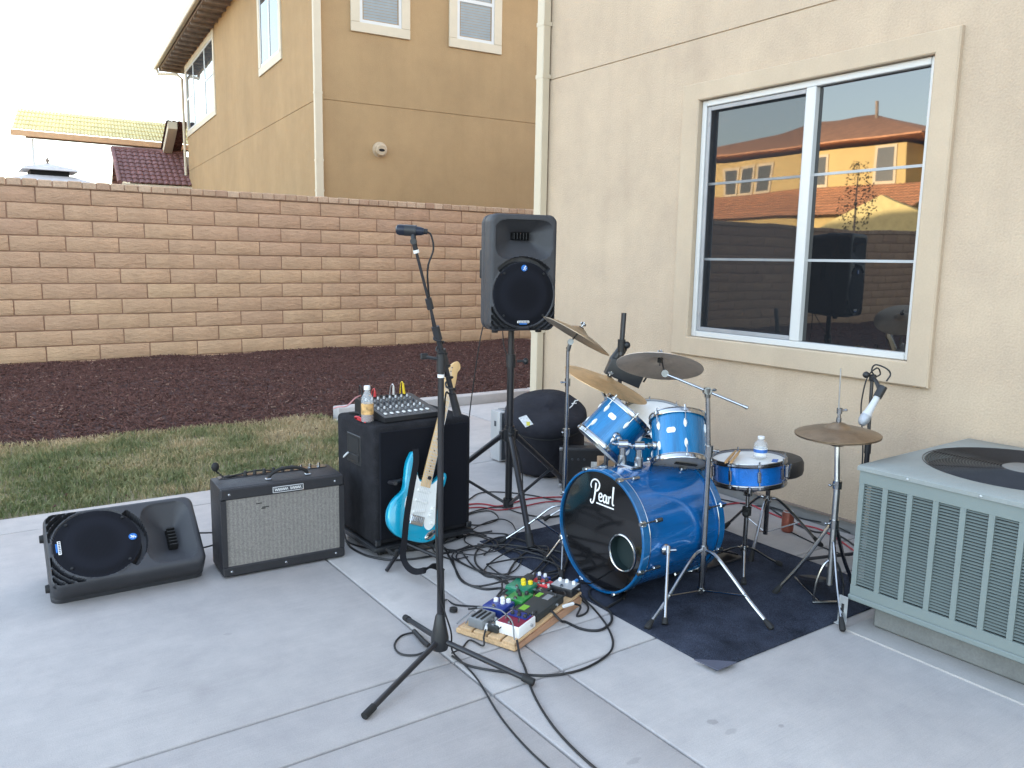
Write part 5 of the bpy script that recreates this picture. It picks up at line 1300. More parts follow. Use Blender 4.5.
# rack toms
def tom_frame(B, T, face):
    B = V(B); T = V(T); z = (T - B).normalized()
    return frame(B, z, V(face) - z * V(face).dot(z))
tocam = V((-0.57, -0.81, 0.15))
TLB, TLT = V((2.5881, 2.9600, 0.5963)), V((2.7333, 2.9021, 0.7614))
Mt = tom_frame(TLB, TLT, tocam)
tL = thing('rack_tom', 'steeply tilted blue rack tom at the left above the bass drum', 'drum', M=Mt)
drum_common(tL, 0.128, (TLT - TLB).length, 'tom_blue', 6, 'chrome', 'white_head', 'clear_head', a_off=0.12)
badge(tL, 0.128, -0.50, 0.145)
TRB = V((2.7111, 2.5251, 0.5750)); TRT = TRB + (V((0, 0, 1)) * math.cos(math.radians(32)) + V((0.56, 0.83, 0)) * math.sin(math.radians(32)) + V((0.82, -0.57, 0)) * 0.03) * 0.24
Mt2 = tom_frame(TRB, TRT, tocam)
tR = thing('rack_tom', 'nearly upright blue rack tom at the right above the bass drum, underside showing', 'drum', M=Mt2)
drum_common(tR, 0.124, (TRT - TRB).length, 'tom_blue', 6, 'chrome', 'white_head', 'clear_head', a_off=0.05)
badge(tR, 0.124, -0.48, 0.135)
b = MB(); b.box((0.02, 0.02, 0.0045), (0.02, 0.11, 0.006), 0.002, M=Matrix.Rotation(0.25, 4, 'Z')); b.build('tape_strip', M['dark_gap'], tR)
# tom holder on the bass drum (two posts, ratchet arms)
th_ = thing('tom_holder', 'chrome double tom holder standing on top of the bass drum', 'drum hardware', (2.52, 2.655, 0.566))
b = MB(); b.box((0, 0, 0.006), (0.075, 0.10, 0.020), 0.006); b.build('base_plate', M['chrome'], th_)
for dx, dy, tgt in ((-0.02, 0.032, TLB + (TLT - TLB) * 0.45), (0.02, -0.035, TRB + (TRT - TRB) * 0.42)):
    ctr = tgt - V((2.52, 2.655, 0.566))
    p0 = V((dx, dy, 0.012)); p1 = V((dx, dy, 0.105))
    b = MB(); b.cyl(p0, p1, 0.0150, n=14); b.cyl(p0, p0 + V((0, 0, 0.040)), 0.020, n=14); b.build('post', M['chrome'], th_)
    b = MB(); b.cyl(p1 + V((-0.018, 0.012, 0.0)), p1 + V((0.018, -0.012, 0.0)), 0.021, n=16); b.cyl(p1 + V((-0.03, 0.02, 0.0)), p1 + V((0.03, -0.02, 0)), 0.007, n=8); b.box(p1 + V((-0.034, 0.022, 0.0)), (0.012, 0.030, 0.012), 0.004); b.build('ratchet', M['chrome'], th_)
    d = (ctr - p1); e_ = p1 + d * max(0.0, (d.length - 0.128) / d.length)
    b = MB(); b.cyl(p1, e_, 0.0095, n=12); b.sphere(e_, 0.022, (1, 1, 1), 12); b.cyl(p1 + (e_ - p1) * 0.6, p1 + (e_ - p1) * 0.85, 0.014, n=12); b.build('arm', M['chrome'], th_)

# floor tom behind, white head tipped forwards
FB = V((3.2557, 3.2416, 0.6327)); fz = V((-0.21, -0.27, 0.94)).normalized()
Mf = tom_frame(FB - fz * 0.36, FB, tocam)
fT = thing('floor_tom', 'blue floor tom with broad white head, behind the two rack toms', 'drum', M=Mf)
drum_common(fT, 0.196, 0.36, 'tom_blue', 8, 'chrome', 'white_head', 'clear_head')
Mfi = Mf.inverted()
for k in range(3):
    a = 0.6 + 2 * PI * k / 3
    top = V((0.212 * math.cos(a), 0.212 * math.sin(a), 0.22)); wt = Mf @ top; ft = V((wt.x, wt.y, RZ + 0.015 if (wt.x < RX1 and wt.y < RY1) else 0.015))
    b = MB(); b.cyl(Mfi @ (wt + V((0, 0, 0.1))), Mfi @ ft, 0.006, n=8); b.box(top, (0.03, 0.03, 0.04), 0.006); lg = b.build('leg', M['chrome'], fT)
    b = MB(); b.cyl(Mfi @ (ft + V((0, 0, 0.025))), Mfi @ (ft - V((0, 0, 0.012))), 0.012, n=10); b.build('leg_foot', M['rubber'], lg)

# snare drum
SN = V((3.135, 2.468, 0.452))
Ms_ = frame(SN, (-0.03, 0.06, 0.995), tocam)
sn = thing('snare_drum', 'shallow bright blue snare drum on its stand beside the bass drum', 'drum', M=Ms_)
M['snare_blue'] = pm('sparkle_blue_wrap', (0.002, 0.15, 0.55), 0.25, 0.3, var=0.25, vs=9, coat=1.0, fine=0.35, bs=500)
drum_common(sn, 0.168, 0.125, 'snare_blue', 8, 'dark_chrome', 'white_head', 'clear_head', a_off=0.0, lugm='dark_chrome', split=False, hoop_h=0.018)
b = MB(); b.box((0, 0, 0.062), (0.02, 0.022, 0.06), 0.004, M=Matrix.Rotation(1.15, 4, 'Z') @ Matrix.Translation((0.178, 0, 0))); b.cyl((0.07, 0.165, 0.03), (0.09, 0.175, 0.10), 0.006); b.build('strainer', M['chrome'], sn)
topc = Ms_ @ V((0, 0, 0.117))
su = Ms_.to_3x3()
# drumsticks lying on the snare
for (p, q, lb) in (((2.9250, 2.4413, 0.5820), (3.1497, 2.5679, 0.5860), 'left one of two wooden drumsticks lying on the snare head'), ((2.9444, 2.4252, 0.5830), (3.1638, 2.5548, 0.5870), 'right one of two wooden drumsticks lying on the snare head')):
    p = V(p); q = V(q); d = (q - p).normalized(); Ls = (q - p).length
    b = MB(); b.tube([p, p + d * 0.01, p + d * Ls * 0.7, p + d * (Ls - 0.02), p + d * (Ls - 0.01), q], 0.007, 10, radii=[0.005, 0.0072, 0.0072, 0.004, 0.0055, 0.002])
    tag(b.build('drumstick', M['hickory']), lb, 'drumstick')
bw_ = V((3.1551, 2.4262, 0.5800))
wbt = bottle('water_bottle', 'clear water bottle with blue and white label standing on the snare', 'bottle', bw_, 0.105, 0.032, 'clear_plastic', 'mark_white', None, 0, 'mark_white', (0.12, 0.46))
b = MB(); b.lathe([(0.0328, 0.028), (0.0328, 0.044)], None, 20, a0=1.2, a1=6.9); b.build('label_band', M['blue_label'], wbt)
b = MB(); p = V((3.1703, 2.3511, 0.5795)); b.box((0, 0, 0), (0.055, 0.026, 0.002), M=frame(p, Ms_.to_3x3() @ V((0, 0, 1)), (0.8, 0.5, 0))); tag(b.build('sticker', M['blue_label']), 'small dark blue sticker on the right of the snare head', 'sticker')

# ------------------------------------------------------------------ cymbals
def cymbal(label, mat, r, c, nrm, bell=0.055, name='cymbal', h=0.028):
    Mx = frame(c, nrm)
    b = MB(); t = 0.0011
    up_ = [(0.007, h + 0.022), (bell * 0.45, h + 0.019), (bell * 0.8, h + 0.008), (bell, h), (bell * 1.15, h - 0.001)] + [(bell * 1.15 + (r - bell * 1.15) * k / 8, (h - 0.001) * (1 - (k / 8) ** 1.5)) for k in range(1, 9)]
    pr = up_ + [(x, z - t * 2) for x, z in up_[::-1]]
    b.lathe(pr, Mx.to_3x3().to_4x4() if False else None, 72, close=True)
    o = b.build(name, M[mat], sharp=50)
    o.location = Mx.to_translation(); o.rotation_euler = Mx.to_euler()
    tag(o, label, 'cymbal'); return Mx
rgt = V((0.82, -0.573, 0)); fwd = V((0.565, 0.809, -0.15)); upv = V((0.085, 0.123, 0.985))
CRC = V((2.6274, 3.1932, 1.1320)); CRN = (rgt * 0.494 + upv * 0.868 - fwd * 0.005).normalized()
McR = cymbal('bronze crash cymbal seen edge-on in front of the loudspeaker grille', 'crash_bronze', 0.195, CRC - CRN * 0.012, CRN)
YC = V((3.037, 3.422, 0.814)); YN = V((0.255, -0.271, 0.928))
McY = cymbal('large golden cymbal tilted above the left rack tom', 'brass', 0.254, YC - YN * 0.005, YN)
RC = V((2.72, 2.692, 1.028)); RN = V((0.332, 0.269, 0.904))
McB = cymbal('dark bronze cymbal on a boom arm below the window, underside showing', 'bronze', 0.203, RC - RN * 0.01, RN)
HC = V((3.128, 2.008, 0.785)); HN = V((-0.042, 0, 0.999))
McH = cymbal('upper hi-hat cymbal of the pair beside the condenser', 'hat_bronze', 0.178, HC - HN * 0.005, HN)
McH2 = cymbal('lower hi-hat cymbal, upside down under the upper one', 'hat_bronze', 0.178, HC - HN * 0.012, -HN)
def wingnut(b, Mx, h0):
    b.cyl(Mx @ V((0, 0, h0 - 0.05)), Mx @ V((0, 0, h0 + 0.028)), 0.0038, n=8)
    b.cyl(Mx @ V((0, 0, h0 + 0.006)), Mx @ V((0, 0, h0 + 0.014)), 0.007, n=10)
    b.box((0.012, 0, h0 + 0.017), (0.016, 0.005, 0.013), 0.002, M=Mx); b.box((-0.012, 0, h0 + 0.017), (0.016, 0.005, 0.013), 0.002, M=Mx)
def felts(b, Mx, h0):
    b.cyl(Mx @ V((0, 0, h0 + 0.001)), Mx @ V((0, 0, h0 + 0.007)), 0.014, n=14); b.cyl(Mx @ V((0, 0, h0 - 0.026)), Mx @ V((0, 0, h0 - 0.006)), 0.013, n=14)
def chromeleg(t, Mi_, pts, r=0.0075, flat=False, footlen=0.05):
    P = crom(pts, 6)
    b = MB(); b.tube([Mi_ @ V(p) for p in P], r, 8); lg = b.build('leg', M['stand_chrome'], t)
    e = V(P[-1]); d = (V(P[-1]) - V(P[-3])).normalized()
    b = MB(); b.tube([Mi_ @ (e - d * footlen * 0.55), Mi_ @ (e - d * footlen * 0.1), Mi_ @ (e + d * footlen * 0.3), Mi_ @ (e + d * footlen * 0.42)], 0.012, 10, radii=[0.009, 0.013, 0.0135, 0.010]); b.build('rubber_foot', M['rubber'], lg)
def wingscrew(b, p, d, s_=1.0):
    p = V(p); d = V(d).normalized(); b.cyl(p, p + d * 0.028 * s_, 0.0045, n=8); b.sphere(p + d * 0.034 * s_, 0.0095 * s_, (1, 1, 0.7), 8)

# stand of the left crash cymbal
BS = V((2.597, 3.225, 0)); HOFF = Matrix.Translation(-BS)
sA = thing('cymbal_stand', 'chrome cymbal stand left of the bass drum, beside its front head', 'cymbal stand', BS)
b = MB(); b.cyl((0, 0, 0.03), (0, 0, 0.62), 0.0125, n=14); b.cyl((0, 0, 0.6), V((2.5826, 3.2119, 1.0653)) - BS, 0.0095, n=12); b.build('pole', M['stand_chrome'], sA)
tp = V((2.5826, 3.2119, 1.0653)) - BS
b = MB(); b.cyl((0, 0, 0.595), (0, 0, 0.635), 0.018, n=14); wingscrew(b, (0.015, -0.01, 0.615), (-0.8, 0.5, 0)); b.build('collar', M['stand_chrome'], sA)
b = MB(); b.cyl((0, 0, 0.20), (0, 0, 0.235), 0.019, n=14); b.build('collar', M['stand_chrome'], sA)
b = MB(); b.cyl((0, 0, 0.042), (0, 0, 0.065), 0.018, n=14); b.build('collar', M['stand_chrome'], sA)
b = MB(); b.cyl((0,0,0.86),(0,0,0.90),0.0145,n=12); wingscrew(b, (0.0, 0.0, 0.88), (-0.8, 0.5, 0), 0.9); b.build('collar', M['stand_chrome'], sA)
b = MB(); jt_ = V((2.5887, 3.2003, 1.0919)) - BS; b.cyl(jt_ - fwd * 0.016, jt_ + fwd * 0.016, 0.016, n=16); b.cyl(tp - V((0, 0, 0.02)), jt_, 0.011, n=10); cc_ = CRC - BS; b.cyl(jt_, cc_ + CRN * 0.01, 0.0045, n=8); b.build('tilter', M['joint_chrome'], sA)
b = MB(); felts(b, HOFF @ McR, 0.046); b.build('felt', M['rubber'], sA)
b = MB(); wingnut(b, HOFF @ McR, 0.054); b.build('wing_nut', M['stand_chrome'], sA)
I_ = Matrix.Translation(-BS)
for foot in (V((2.3265, 3.4077, 0.0180)), V((2.30, 2.86, RZ + 0.014)), V((3.02, 3.30, RZ + 0.014))):
    d = (foot - BS); dh = V((d.x, d.y, 0)).normalized()
    chromeleg(sA, I_, [BS + V((0, 0, 0.218)) + dh * 0.012, BS + V((0, 0, 0.205)) + dh * 0.07, BS + dh * d.to_2d().length * 0.55 + V((0, 0, 0.12)), foot], 0.006)
    b = MB(); mid = BS + dh * d.to_2d().length * 0.45 + V((0, 0, 0.145)); b.tube([I_ @ (BS + V((0, 0, 0.053)) + dh * 0.015), I_ @ mid], 0.0045, 6); b.sphere(I_ @ mid, 0.0095, n=8); b.build('brace', M['stand_chrome'], sA)

# stand of the golden cymbal (behind the drums)
BS2 = V((3.01, 3.37, 0)); I2 = Matrix.Translation(-BS2)
sB = thing('cymbal_stand', 'chrome cymbal stand half hidden behind the left rack tom', 'cymbal stand', BS2)
yb_ = YC - YN * 0.05 - BS2
b = MB(); b.cyl((0, 0, 0.03), (0, 0, 0.48), 0.0125, n=14); b.cyl((0, 0, 0.47), (0, 0, yb_.z - 0.05), 0.009, n=12); b.build('pole', M['stand_chrome'], sB)
b = MB(); b.cyl((0, 0, 0.46), (0, 0, 0.50), 0.018, n=14); wingscrew(b, (0, 0, 0.48), (-0.8, 0.5, 0)); b.build('collar', M['stand_chrome'], sB)
b = MB(); b.cyl((0, 0, 0.20), (0, 0, 0.235), 0.019, n=14); b.build('collar', M['stand_chrome'], sB)
b = MB(); b.cyl((0, 0, yb_.z - 0.06), yb_, 0.009, n=8); b.cyl(yb_, YC + YN * 0.05 - BS2, 0.0045, n=8); b.build('tilter', M['joint_chrome'], sB)
b = MB(); felts(b, I2 @ McY, 0.046); b.build('felt', M['rubber'], sB)
b = MB(); wingnut(b, I2 @ McY, 0.054); b.build('wing_nut', M['stand_chrome'], sB)
for a in (20, 140, 260):
    dh = at_ang(a, 1.0); chromeleg(sB, I2, [BS2 + V((0, 0, 0.218)) + dh * 0.012, BS2 + V((0, 0, 0.20)) + dh * 0.07, BS2 + dh * 0.2 + V((0, 0, 0.11)), BS2 + dh * 0.33 + V((0, 0, RZ + 0.016))], 0.006)

# boom stand in front
BS3 = V((2.710, 2.358, 0)); I3 = Matrix.Translation(-BS3)
sC = thing('cymbal_stand', 'chrome boom cymbal stand in front of the bass drum on the rug', 'cymbal stand', BS3)
ptop = V((2.6981, 2.3723, 0.9618)); pe0 = V((2.7795, 2.2160, 0.8906)); pe1 = V((2.6183, 2.5597, 1.0076))
tph = ptop.z - 0.012
b = MB(); b.cyl((0, 0, 0.018), (0, 0, 0.40), 0.0135, n=16); b.cyl((0, 0, 0.39), (0, 0, 0.665), 0.0125, n=16); b.cyl((0, 0, 0.65), V((ptop.x - BS3.x, ptop.y - BS3.y, tph)), 0.0105, n=14); b.build('pole', M['stand_chrome'], sC)
b = MB(); b.cyl((0, 0, 0.655), (0, 0, 0.705), 0.019, n=14); wingscrew(b, (0.01, 0, 0.68), (0.82, -0.57, 0)); b.build('collar', M['stand_chrome'], sC)
b = MB(); b.cyl((0, 0, 0.205), (0, 0, 0.245), 0.021, n=16); b.build('collar', M['stand_chrome'], sC)
b = MB(); b.cyl((0, 0, 0.022), (0, 0, 0.045), 0.018, n=14); wingscrew(b, (0, 0, 0.225), (0.5, 0.8, 0)); b.build('collar', M['stand_chrome'], sC)
j3 = I3 @ V((ptop.x, ptop.y, tph)); 
bdir = (pe1 - pe0).normalized(); on = pe0 + bdir * (V((ptop.x, ptop.y, tph + 0.015)) - pe0).dot(bdir)
b = MB(); b.cyl(I3 @ on - fwd * 0.02, I3 @ on + fwd * 0.02, 0.017, n=16); b.cyl(j3 - V((0, 0, 0.03)), j3 + V((0, 0, 0.01)), 0.0135, n=12); wingscrew(b, I3 @ on, (0.8, -0.5, 0.15)); b.build('boom_clamp', M['joint_chrome'], sC)
b = MB(); b.cyl(I3 @ pe0, I3 @ pe1, 0.0058, n=10); b.cyl(I3 @ (pe0), I3 @ (pe0 + bdir * 0.02), 0.0075, n=10); b.build('boom_arm', M['stand_chrome'], sC)
b = MB(); b.cyl(I3 @ pe1 - fwd * 0.012, I3 @ pe1 + fwd * 0.012, 0.0165, n=16); b.cyl(I3 @ pe1, I3 @ (RC + RN * 0.05), 0.0042, n=8); b.build('tilter', M['joint_chrome'], sC)
b = MB(); felts(b, I3 @ McB, 0.046); b.build('felt', M['rubber'], sC)
b = MB(); wingnut(b, I3 @ McB, 0.054); b.build('wing_nut', M['stand_chrome'], sC)
for foot, lf in ((V((2.2741, 2.2448, 0.0210)), 1), (V((2.6971, 1.9742, 0.0210)), 1), (V((2.97, 2.58, RZ + 0.014)), 0)):
    d = foot - BS3; dh = V((d.x, d.y, 0)).normalized(); Ld = d.to_2d().length
    chromeleg(sC, I3, [BS3 + V((0, 0, 0.226)) + dh * 0.012, BS3 + V((0, 0, 0.222)) + dh * Ld * 0.18, BS3 + dh * Ld * 0.42 + V((0, 0, 0.165)), BS3 + dh * Ld * 0.72 + V((0, 0, 0.085)), foot], 0.0085)
    mid = BS3 + dh * Ld * 0.66 + V((0, 0, 0.10)); b = MB(); b.tube([I3 @ (BS3 + V((0, 0, 0.034)) + dh * 0.014), I3 @ mid], 0.005, 6); b.sphere(I3 @ mid, 0.011, n=8); b.build('brace', M['stand_chrome'], sC)

# hi-hat stand
BS4 = V((3.120, 1.985, 0)); I4 = Matrix.Translation(-BS4)
sH = thing('hi_hat_stand', 'chrome hi-hat stand with pedal between the snare and the condenser', 'hi-hat stand', BS4)
hx = HC - BS4
b = MB(); b.cyl((0, 0, 0.10), (0.0, 0.0, 0.56), 0.014, n=16); b.cyl((0, 0, 0.55), (hx.x, hx.y, 0.755), 0.0115, n=14); b.build('pole', M['steel'], sH)
b = MB(); b.cyl((hx.x, hx.y, 0.75), (hx.x - 0.012, hx.y + 0.002, 1.065), 0.0032, n=8); b.build('pull_rod', M['steel'], sH)
b = MB(); b.cyl((0, 0, 0.54), (0, 0, 0.575), 0.0195, n=14); wingscrew(b, (0, 0, 0.557), (-0.9, 0.4, 0)); b.build('collar', M['stand_chrome'], sH)
b = MB(); b.cyl((0, 0, 0.36), (0, 0, 0.40), 0.021, n=14); wingscrew(b, (0, 0, 0.38), (-0.7, 0.7, 0)); b.build('collar', M['stand_chrome'], sH)
b = MB(); b.cyl((hx.x, hx.y, 0.745), (hx.x, hx.y, 0.768), 0.022, 0.026, 14); b.build('cymbal_seat', M['rubber'], sH)
b = MB(); b.cyl((hx.x, hx.y, 0.832), (hx.x, hx.y, 0.85), 0.011, n=12); b.cyl((hx.x, hx.y, 0.85), (hx.x, hx.y, 0.878), 0.0075, n=10); b.cyl((hx.x, hx.y, 0.868), (hx.x, hx.y, 0.892), 0.012, n=12); wingscrew(b, (hx.x, hx.y, 0.88), (0.8, -0.4, 0.1), 0.9); b.cyl((hx.x, hx.y, 0.80), (hx.x, hx.y, 0.833), 0.0085, n=10); b.build('clutch', M['stand_chrome'], sH)
for foot, zt_, r_ in ((V((2.9428, 1.7995, 0.0280)), 0.30, 0.0075), (V((3.0304, 2.1883, 0.0210)), 0.375, 0.0085), (V((3.42, 2.06, RZ + 0.02)), 0.37, 0.009)):
    d = foot - BS4; dh = V((d.x, d.y, 0)).normalized(); Ld = d.to_2d().length
    chromeleg(sH, I4, [BS4 + V((0, 0, zt_)) + dh * 0.015, BS4 + V((0, 0, zt_ * 0.92)) + dh * Ld * 0.14, BS4 + dh * Ld * 0.55 + V((0, 0, zt_ * 0.46)), foot], r_, footlen=0.06)
b = MB()
fr = V((-0.055, 0.02, 0)); 
b.tube(crom([V((-0.055, 0.035, RZ + 0.01)), V((-0.052, 0.033, 0.10)), V((-0.03, 0.018, 0.185)), V((0.0, 0.0, 0.215)), V((0.03, -0.018, 0.185)), V((0.052, -0.033, 0.10)), V((0.055, -0.035, RZ + 0.01))], 6), 0.006, 8)
b.cyl((-0.06, 0.038, RZ + 0.010), (0.06, -0.038, RZ + 0.010), 0.0065, n=8); b.build('pedal_frame', M['stand_chrome'], sH)
fb = V((0.50, 0.80, 0)).normalized(); pw = V((0.80, -0.50, 0)).normalized()
b = MB(); b.prism([(-0.036, 0.03), (0.036, 0.03), (0.042, 0.20), (0.034, 0.27), (-0.034, 0.27), (-0.042, 0.20)], -0.006, 0.006, Matrix((pw, V((fb.x * 0.97, fb.y * 0.97, -0.24)), V((0.24 * fb.x, 0.24 * fb.y, 0.97)))).transposed().to_4x4() if False else frame((0, 0, 0.115), V((0.30 * fb.x, 0.30 * fb.y, 0.95)), pw)); b.build('footboard', M['black_metal'], sH)
b = MB(); b.cyl((0, 0, 0.10), (0.004, 0.01, 0.12), 0.003); b.cyl((0, 0, 0.21), (0.0, 0.0, 0.09), 0.003); b.tube([V((-0.03, 0.02, RZ + .01)), V((0.12, 0.26, RZ + .01))], 0.004, 6); b.build('linkage', M['stand_chrome'], sH)

# snare stand
BS5 = V((3.135, 2.468, 0)); 
sS = thing('snare_stand', 'chrome basket stand holding the blue snare drum', 'drum stand', BS5)
b = MB(); b.cyl((0, 0, 0.05), (0, 0, 0.33), 0.0115, n=14); b.cyl((0, 0, 0.32), (0, 0, 0.405), 0.009, n=12); b.build('pole', M['stand_chrome'], sS)
b = MB(); b.cyl((0, 0, 0.285), (0, 0, 0.325), 0.022, n=14); b.sphere((-0.03, -0.02, 0.30), 0.018, n=10); b.build('knob', M['rubber'], sS)
b = MB(); b.cyl((0, 0, 0.10), (0, 0, 0.125), 0.019, n=14); b.build('collar', M['stand_chrome'], sS)
b = MB(); b.cyl((0, 0, 0.385), (0, 0, 0.41), 0.022, n=14); wingscrew(b, (0, 0, 0.395), (-0.8, -0.4, 0)); b.build('collar', M['stand_chrome'], sS)
for k in range(3):
    dh = at_ang(100 + 120 * k, 1.0)
    b = MB(); b.tube(crom([V((0, 0, 0.40)) + dh * 0.015, V((0, 0, 0.415)) + dh * 0.09, V((0, 0, 0.428)) + dh * 0.165, V((0, 0, 0.445)) + dh * 0.186, V((0, 0, 0.475)) + dh * 0.186], 4), 0.0065, 8); b.box(V((0, 0, 0.458)) + dh * 0.186, (0.022, 0.022, 0.03), 0.005); b.build('basket_arm', M['stand_chrome'], sS)
    dl = at_ang(220 + 120 * k, 1.0)
    chromeleg(sS, Matrix(), [V((0, 0, 0.112)) + dl * 0.012, V((0, 0, 0.105)) + dl * 0.05, V((0, 0, 0.05)) + dl * 0.14, V((0, 0, RZ + 0.012)) + dl * 0.20], 0.0055, footlen=0.04)

# throne
TH = V((3.53, 2.648, 0))
tr = thing('drum_throne', 'round dark drum throne seat just behind the snare', 'stool', TH)
b = MB(); b.lathe([(0, 0.405), (0.155, 0.405), (0.168, 0.415), (0.172, 0.43), (0.170, 0.475), (0.160, 0.492), (0.12, 0.50), (0, 0.503)], None, 40); M['vinyl'] = pm('black_vinyl', (0.028, 0.027, 0.027), 0.5, var=0.2, vs=8, fine=0.15, bs=90); b.build('seat', M['vinyl'], tr)
b = MB(); b.cyl((0, 0, 0.06), (0, 0, 0.405), 0.0125, n=14); b.build('post', M['dark_chrome'], tr)
b = MB(); b.cyl((0, 0, 0.24), (0, 0, 0.275), 0.02, n=12); wingscrew(b, (0, 0, 0.26), (-0.6, -0.8, 0)); b.build('collar', M['stand_chrome'], tr)
for a in (325, 205, 85):
    dh = at_ang(a, 1.0); chromeleg(tr, Matrix(), [V((0, 0, 0.262)) + dh * 0.015, V((0, 0, 0.235)) + dh * 0.08, V((0, 0, 0.02)) + dh * 0.29], 0.0085, footlen=0.075)
    b = MB(); b.tube([V((0, 0, 0.075)) + dh * 0.012, V((0, 0, 0.13)) + dh * 0.18], 0.004, 6); b.build('brace', M['stand_chrome'], tr)

# bass drum pedal behind the bass drum
pdl = thing('bass_drum_pedal', 'black and chrome foot pedal at the rear of the bass drum', 'pedal', (2.90, 2.60, RZ))
b = MB(); b.box((0.17, 0, 0.010), (0.34, 0.10, 0.012), 0.003); b.build('base_plate', M['black_metal'], pdl)
b = MB(); b.prism([(0.05, -0.04), (0.33, -0.035), (0.33, 0.035), (0.05, 0.04)], 0, 0.008, Matrix.Translation((0, 0, 0.13)) @ Matrix.Rotation(0.33, 4, 'Y')); b.build('footboard', M['dark_chrome'], pdl)
b = MB(); b.tube(crom([(0.03, -0.07, 0.01), (0.03, -0.065, 0.16), (0.03, -0.05, 0.20)], 4), 0.009, 8); b.tube(crom([(0.03, 0.07, 0.01), (0.03, 0.065, 0.16), (0.03, 0.05, 0.20)], 4), 0.009, 8); b.cyl((0.03, -0.06, 0.20), (0.03, 0.06, 0.20), 0.008, n=10); b.build('frame', M['stand_chrome'], pdl)
b = MB(); b.cyl((0.03, 0, 0.20), (0.02, 0, 0.36), 0.004, n=8); b.sphere((0.015, 0, 0.37), 0.025, (1, 0.9, 1.1), 12); b.build('beater', M['stand_chrome'], pdl)

# pale vocal microphone on a black stand next to the condenser
VB = V((3.70, 2.205, 0))
vs_ = thing('microphone_stand', 'slim black microphone stand behind the hi-hat by the house wall', 'microphone stand', VB)
vt = V((3.7288, 2.2304, 0.9435)) - VB
b = MB(); b.cyl((0, 0, 0.02), (0, 0, 0.62), 0.0125, n=12); b.cyl((0, 0, 0.6), vt, 0.0085, n=10); b.build('pole', M['black_metal'], vs_)
b = MB(); b.cyl((0, 0, 0.58), (0, 0, 0.66), 0.016, n=12); b.build('collar', M['black_plastic'], vs_)
for a in (20, 140, 260):
    p = at_ang(a, 0.27); b = MB(); b.cyl((0, 0, 0.06), p + V((0, 0, 0.012)), 0.009, n=8); b.build('leg', M['black_metal'], vs_)
g0_ = V((3.6060, 2.1917, 0.7404)); g1_ = V((3.7379, 2.1622, 0.9420)); gd = (g1_ - g0_).normalized()
b = MB(); ce = g0_ + gd * 0.185 - VB
b.cyl(vt, vt + V((0.0, 0.0, 0.02)), 0.013, n=10); b.tube(crom([vt + V((0, 0, 0.01)), vt * 0.5 + ce * 0.5 + V((0, 0, 0.02)), ce], 4), 0.010, 8); b.cyl(ce - gd * 0.03, ce + gd * 0.03, 0.021, n=12); b.sphere(vt + V((-0.022, 0.02, 0.025)), 0.017, n=10); b.box(vt + V((0.005, 0, 0.01)), (0.03, 0.03, 0.035), 0.006); b.build('microphone_clip', M['black_plastic'], vs_)
vm = thing('microphone', 'pale grey handheld microphone with mesh head pointing down near the hi-hat', 'microphone', M=frame(g0_, gd))
b = MB(); b.lathe([(0, 0.05), (0.0235, 0.05), (0.0235, 0.056), (0.019, 0.072), (0.0165, 0.11), (0.013, 0.19), (0.0115, 0.20), (0, 0.20)], None, 20); b.build('housing', M['pale_mic'], vm)
b = MB(); b.lathe([(0, -0.006), (0.012, -0.004), (0.021, 0.006), (0.0255, 0.022), (0.0262, 0.036), (0.0245, 0.0495), (0, 0.0495)], None, 24); b.build('mesh_head', M['mesh_grey'], vm)
b = MB(); q = g1_ + gd * 0.005
b.tube(crom([q, q + gd * 0.04, q + gd * 0.055 + V((-0.02, 0.02, 0.015)), VB + vt + V((0.02, 0.0, 0.075)), VB + vt + V((-0.01, 0, 0.05)), VB + vt + V((0.01, -0.01, 0.02)), VB + vt + V((0.035, -0.02, 0.03)), VB + vt + V((0.02, -0.01, 0.06)), VB + vt + V((-0.02, 0.01, 0.02)), VB + vt + V((-0.035, 0.02, -0.06)), VB + vt + V((-0.04, 0.02, -0.16)), VB + V((-0.025, 0.01, 0.60)), VB + V((0.0, 0.02, 0.3)), VB + V((0.02, 0.03, 0.05)), VB + V((0.05, 0.2, 0.006)), VB + V((0.12, 0.5, 0.006))], 6), 0.004, 6)
tag(b.build('microphone_cable', M['cable']), 'black cable looped over the pale microphone and down its stand', 'cable')

# ------------------------------------------------------------------ pedalboard
q0 = V((1.6964, 2.3798, 0.0000)); qL = V((1.5931, 2.6467, 0.0000)); qR = V((2.1714, 2.5727, 0.0000))
px_ = (qR - q0); PBL = 0.545; px_.normalize(); py_ = V((-px_.y, px_.x, 0)); PBW = 0.292
Mp = Matrix((px_, py_, V((0, 0, 1)))).transposed().to_4x4(); Mp.translation = q0
pb = thing('pedalboard', 'pale wooden pedalboard crowded with effect pedals on the concrete', 'pedalboard', M=Mp)
M['wood_end'] = M['ply']
b = MB(); b.box2((0.0, 0.003, 0.003), (0.020, PBW - 0.003, 0.0235), 0.003); b.build('end_board', M['wood'], pb)
b = MB(); b.box2((PBL - 0.02, 0.003, 0.003), (PBL, PBW - 0.003, 0.044), 0.003); b.build('end_board', M['wood'], pb)
b = MB(); b.prism([(0.021, 0.004), (PBL - 0.021, 0.004), (PBL - 0.021, 0.0425), (0.021, 0.0225)], 0.0, 0.016, Matrix(((1, 0, 0, 0), (0, 0, 1, 0), (0, 1, 0, 0), (0, 0, 0, 1)))); b.build('side_board', M['ply'], pb)
b = MB(); b.prism([(0.021, 0.004), (PBL - 0.021, 0.004), (PBL - 0.021, 0.0425), (0.021, 0.0225)], PBW - 0.016, PBW, Matrix(((1, 0, 0, 0), (0, 0, 1, 0), (0, 1, 0, 0), (0, 0, 0, 1)))); b.build('side_board', M['ply'], pb)
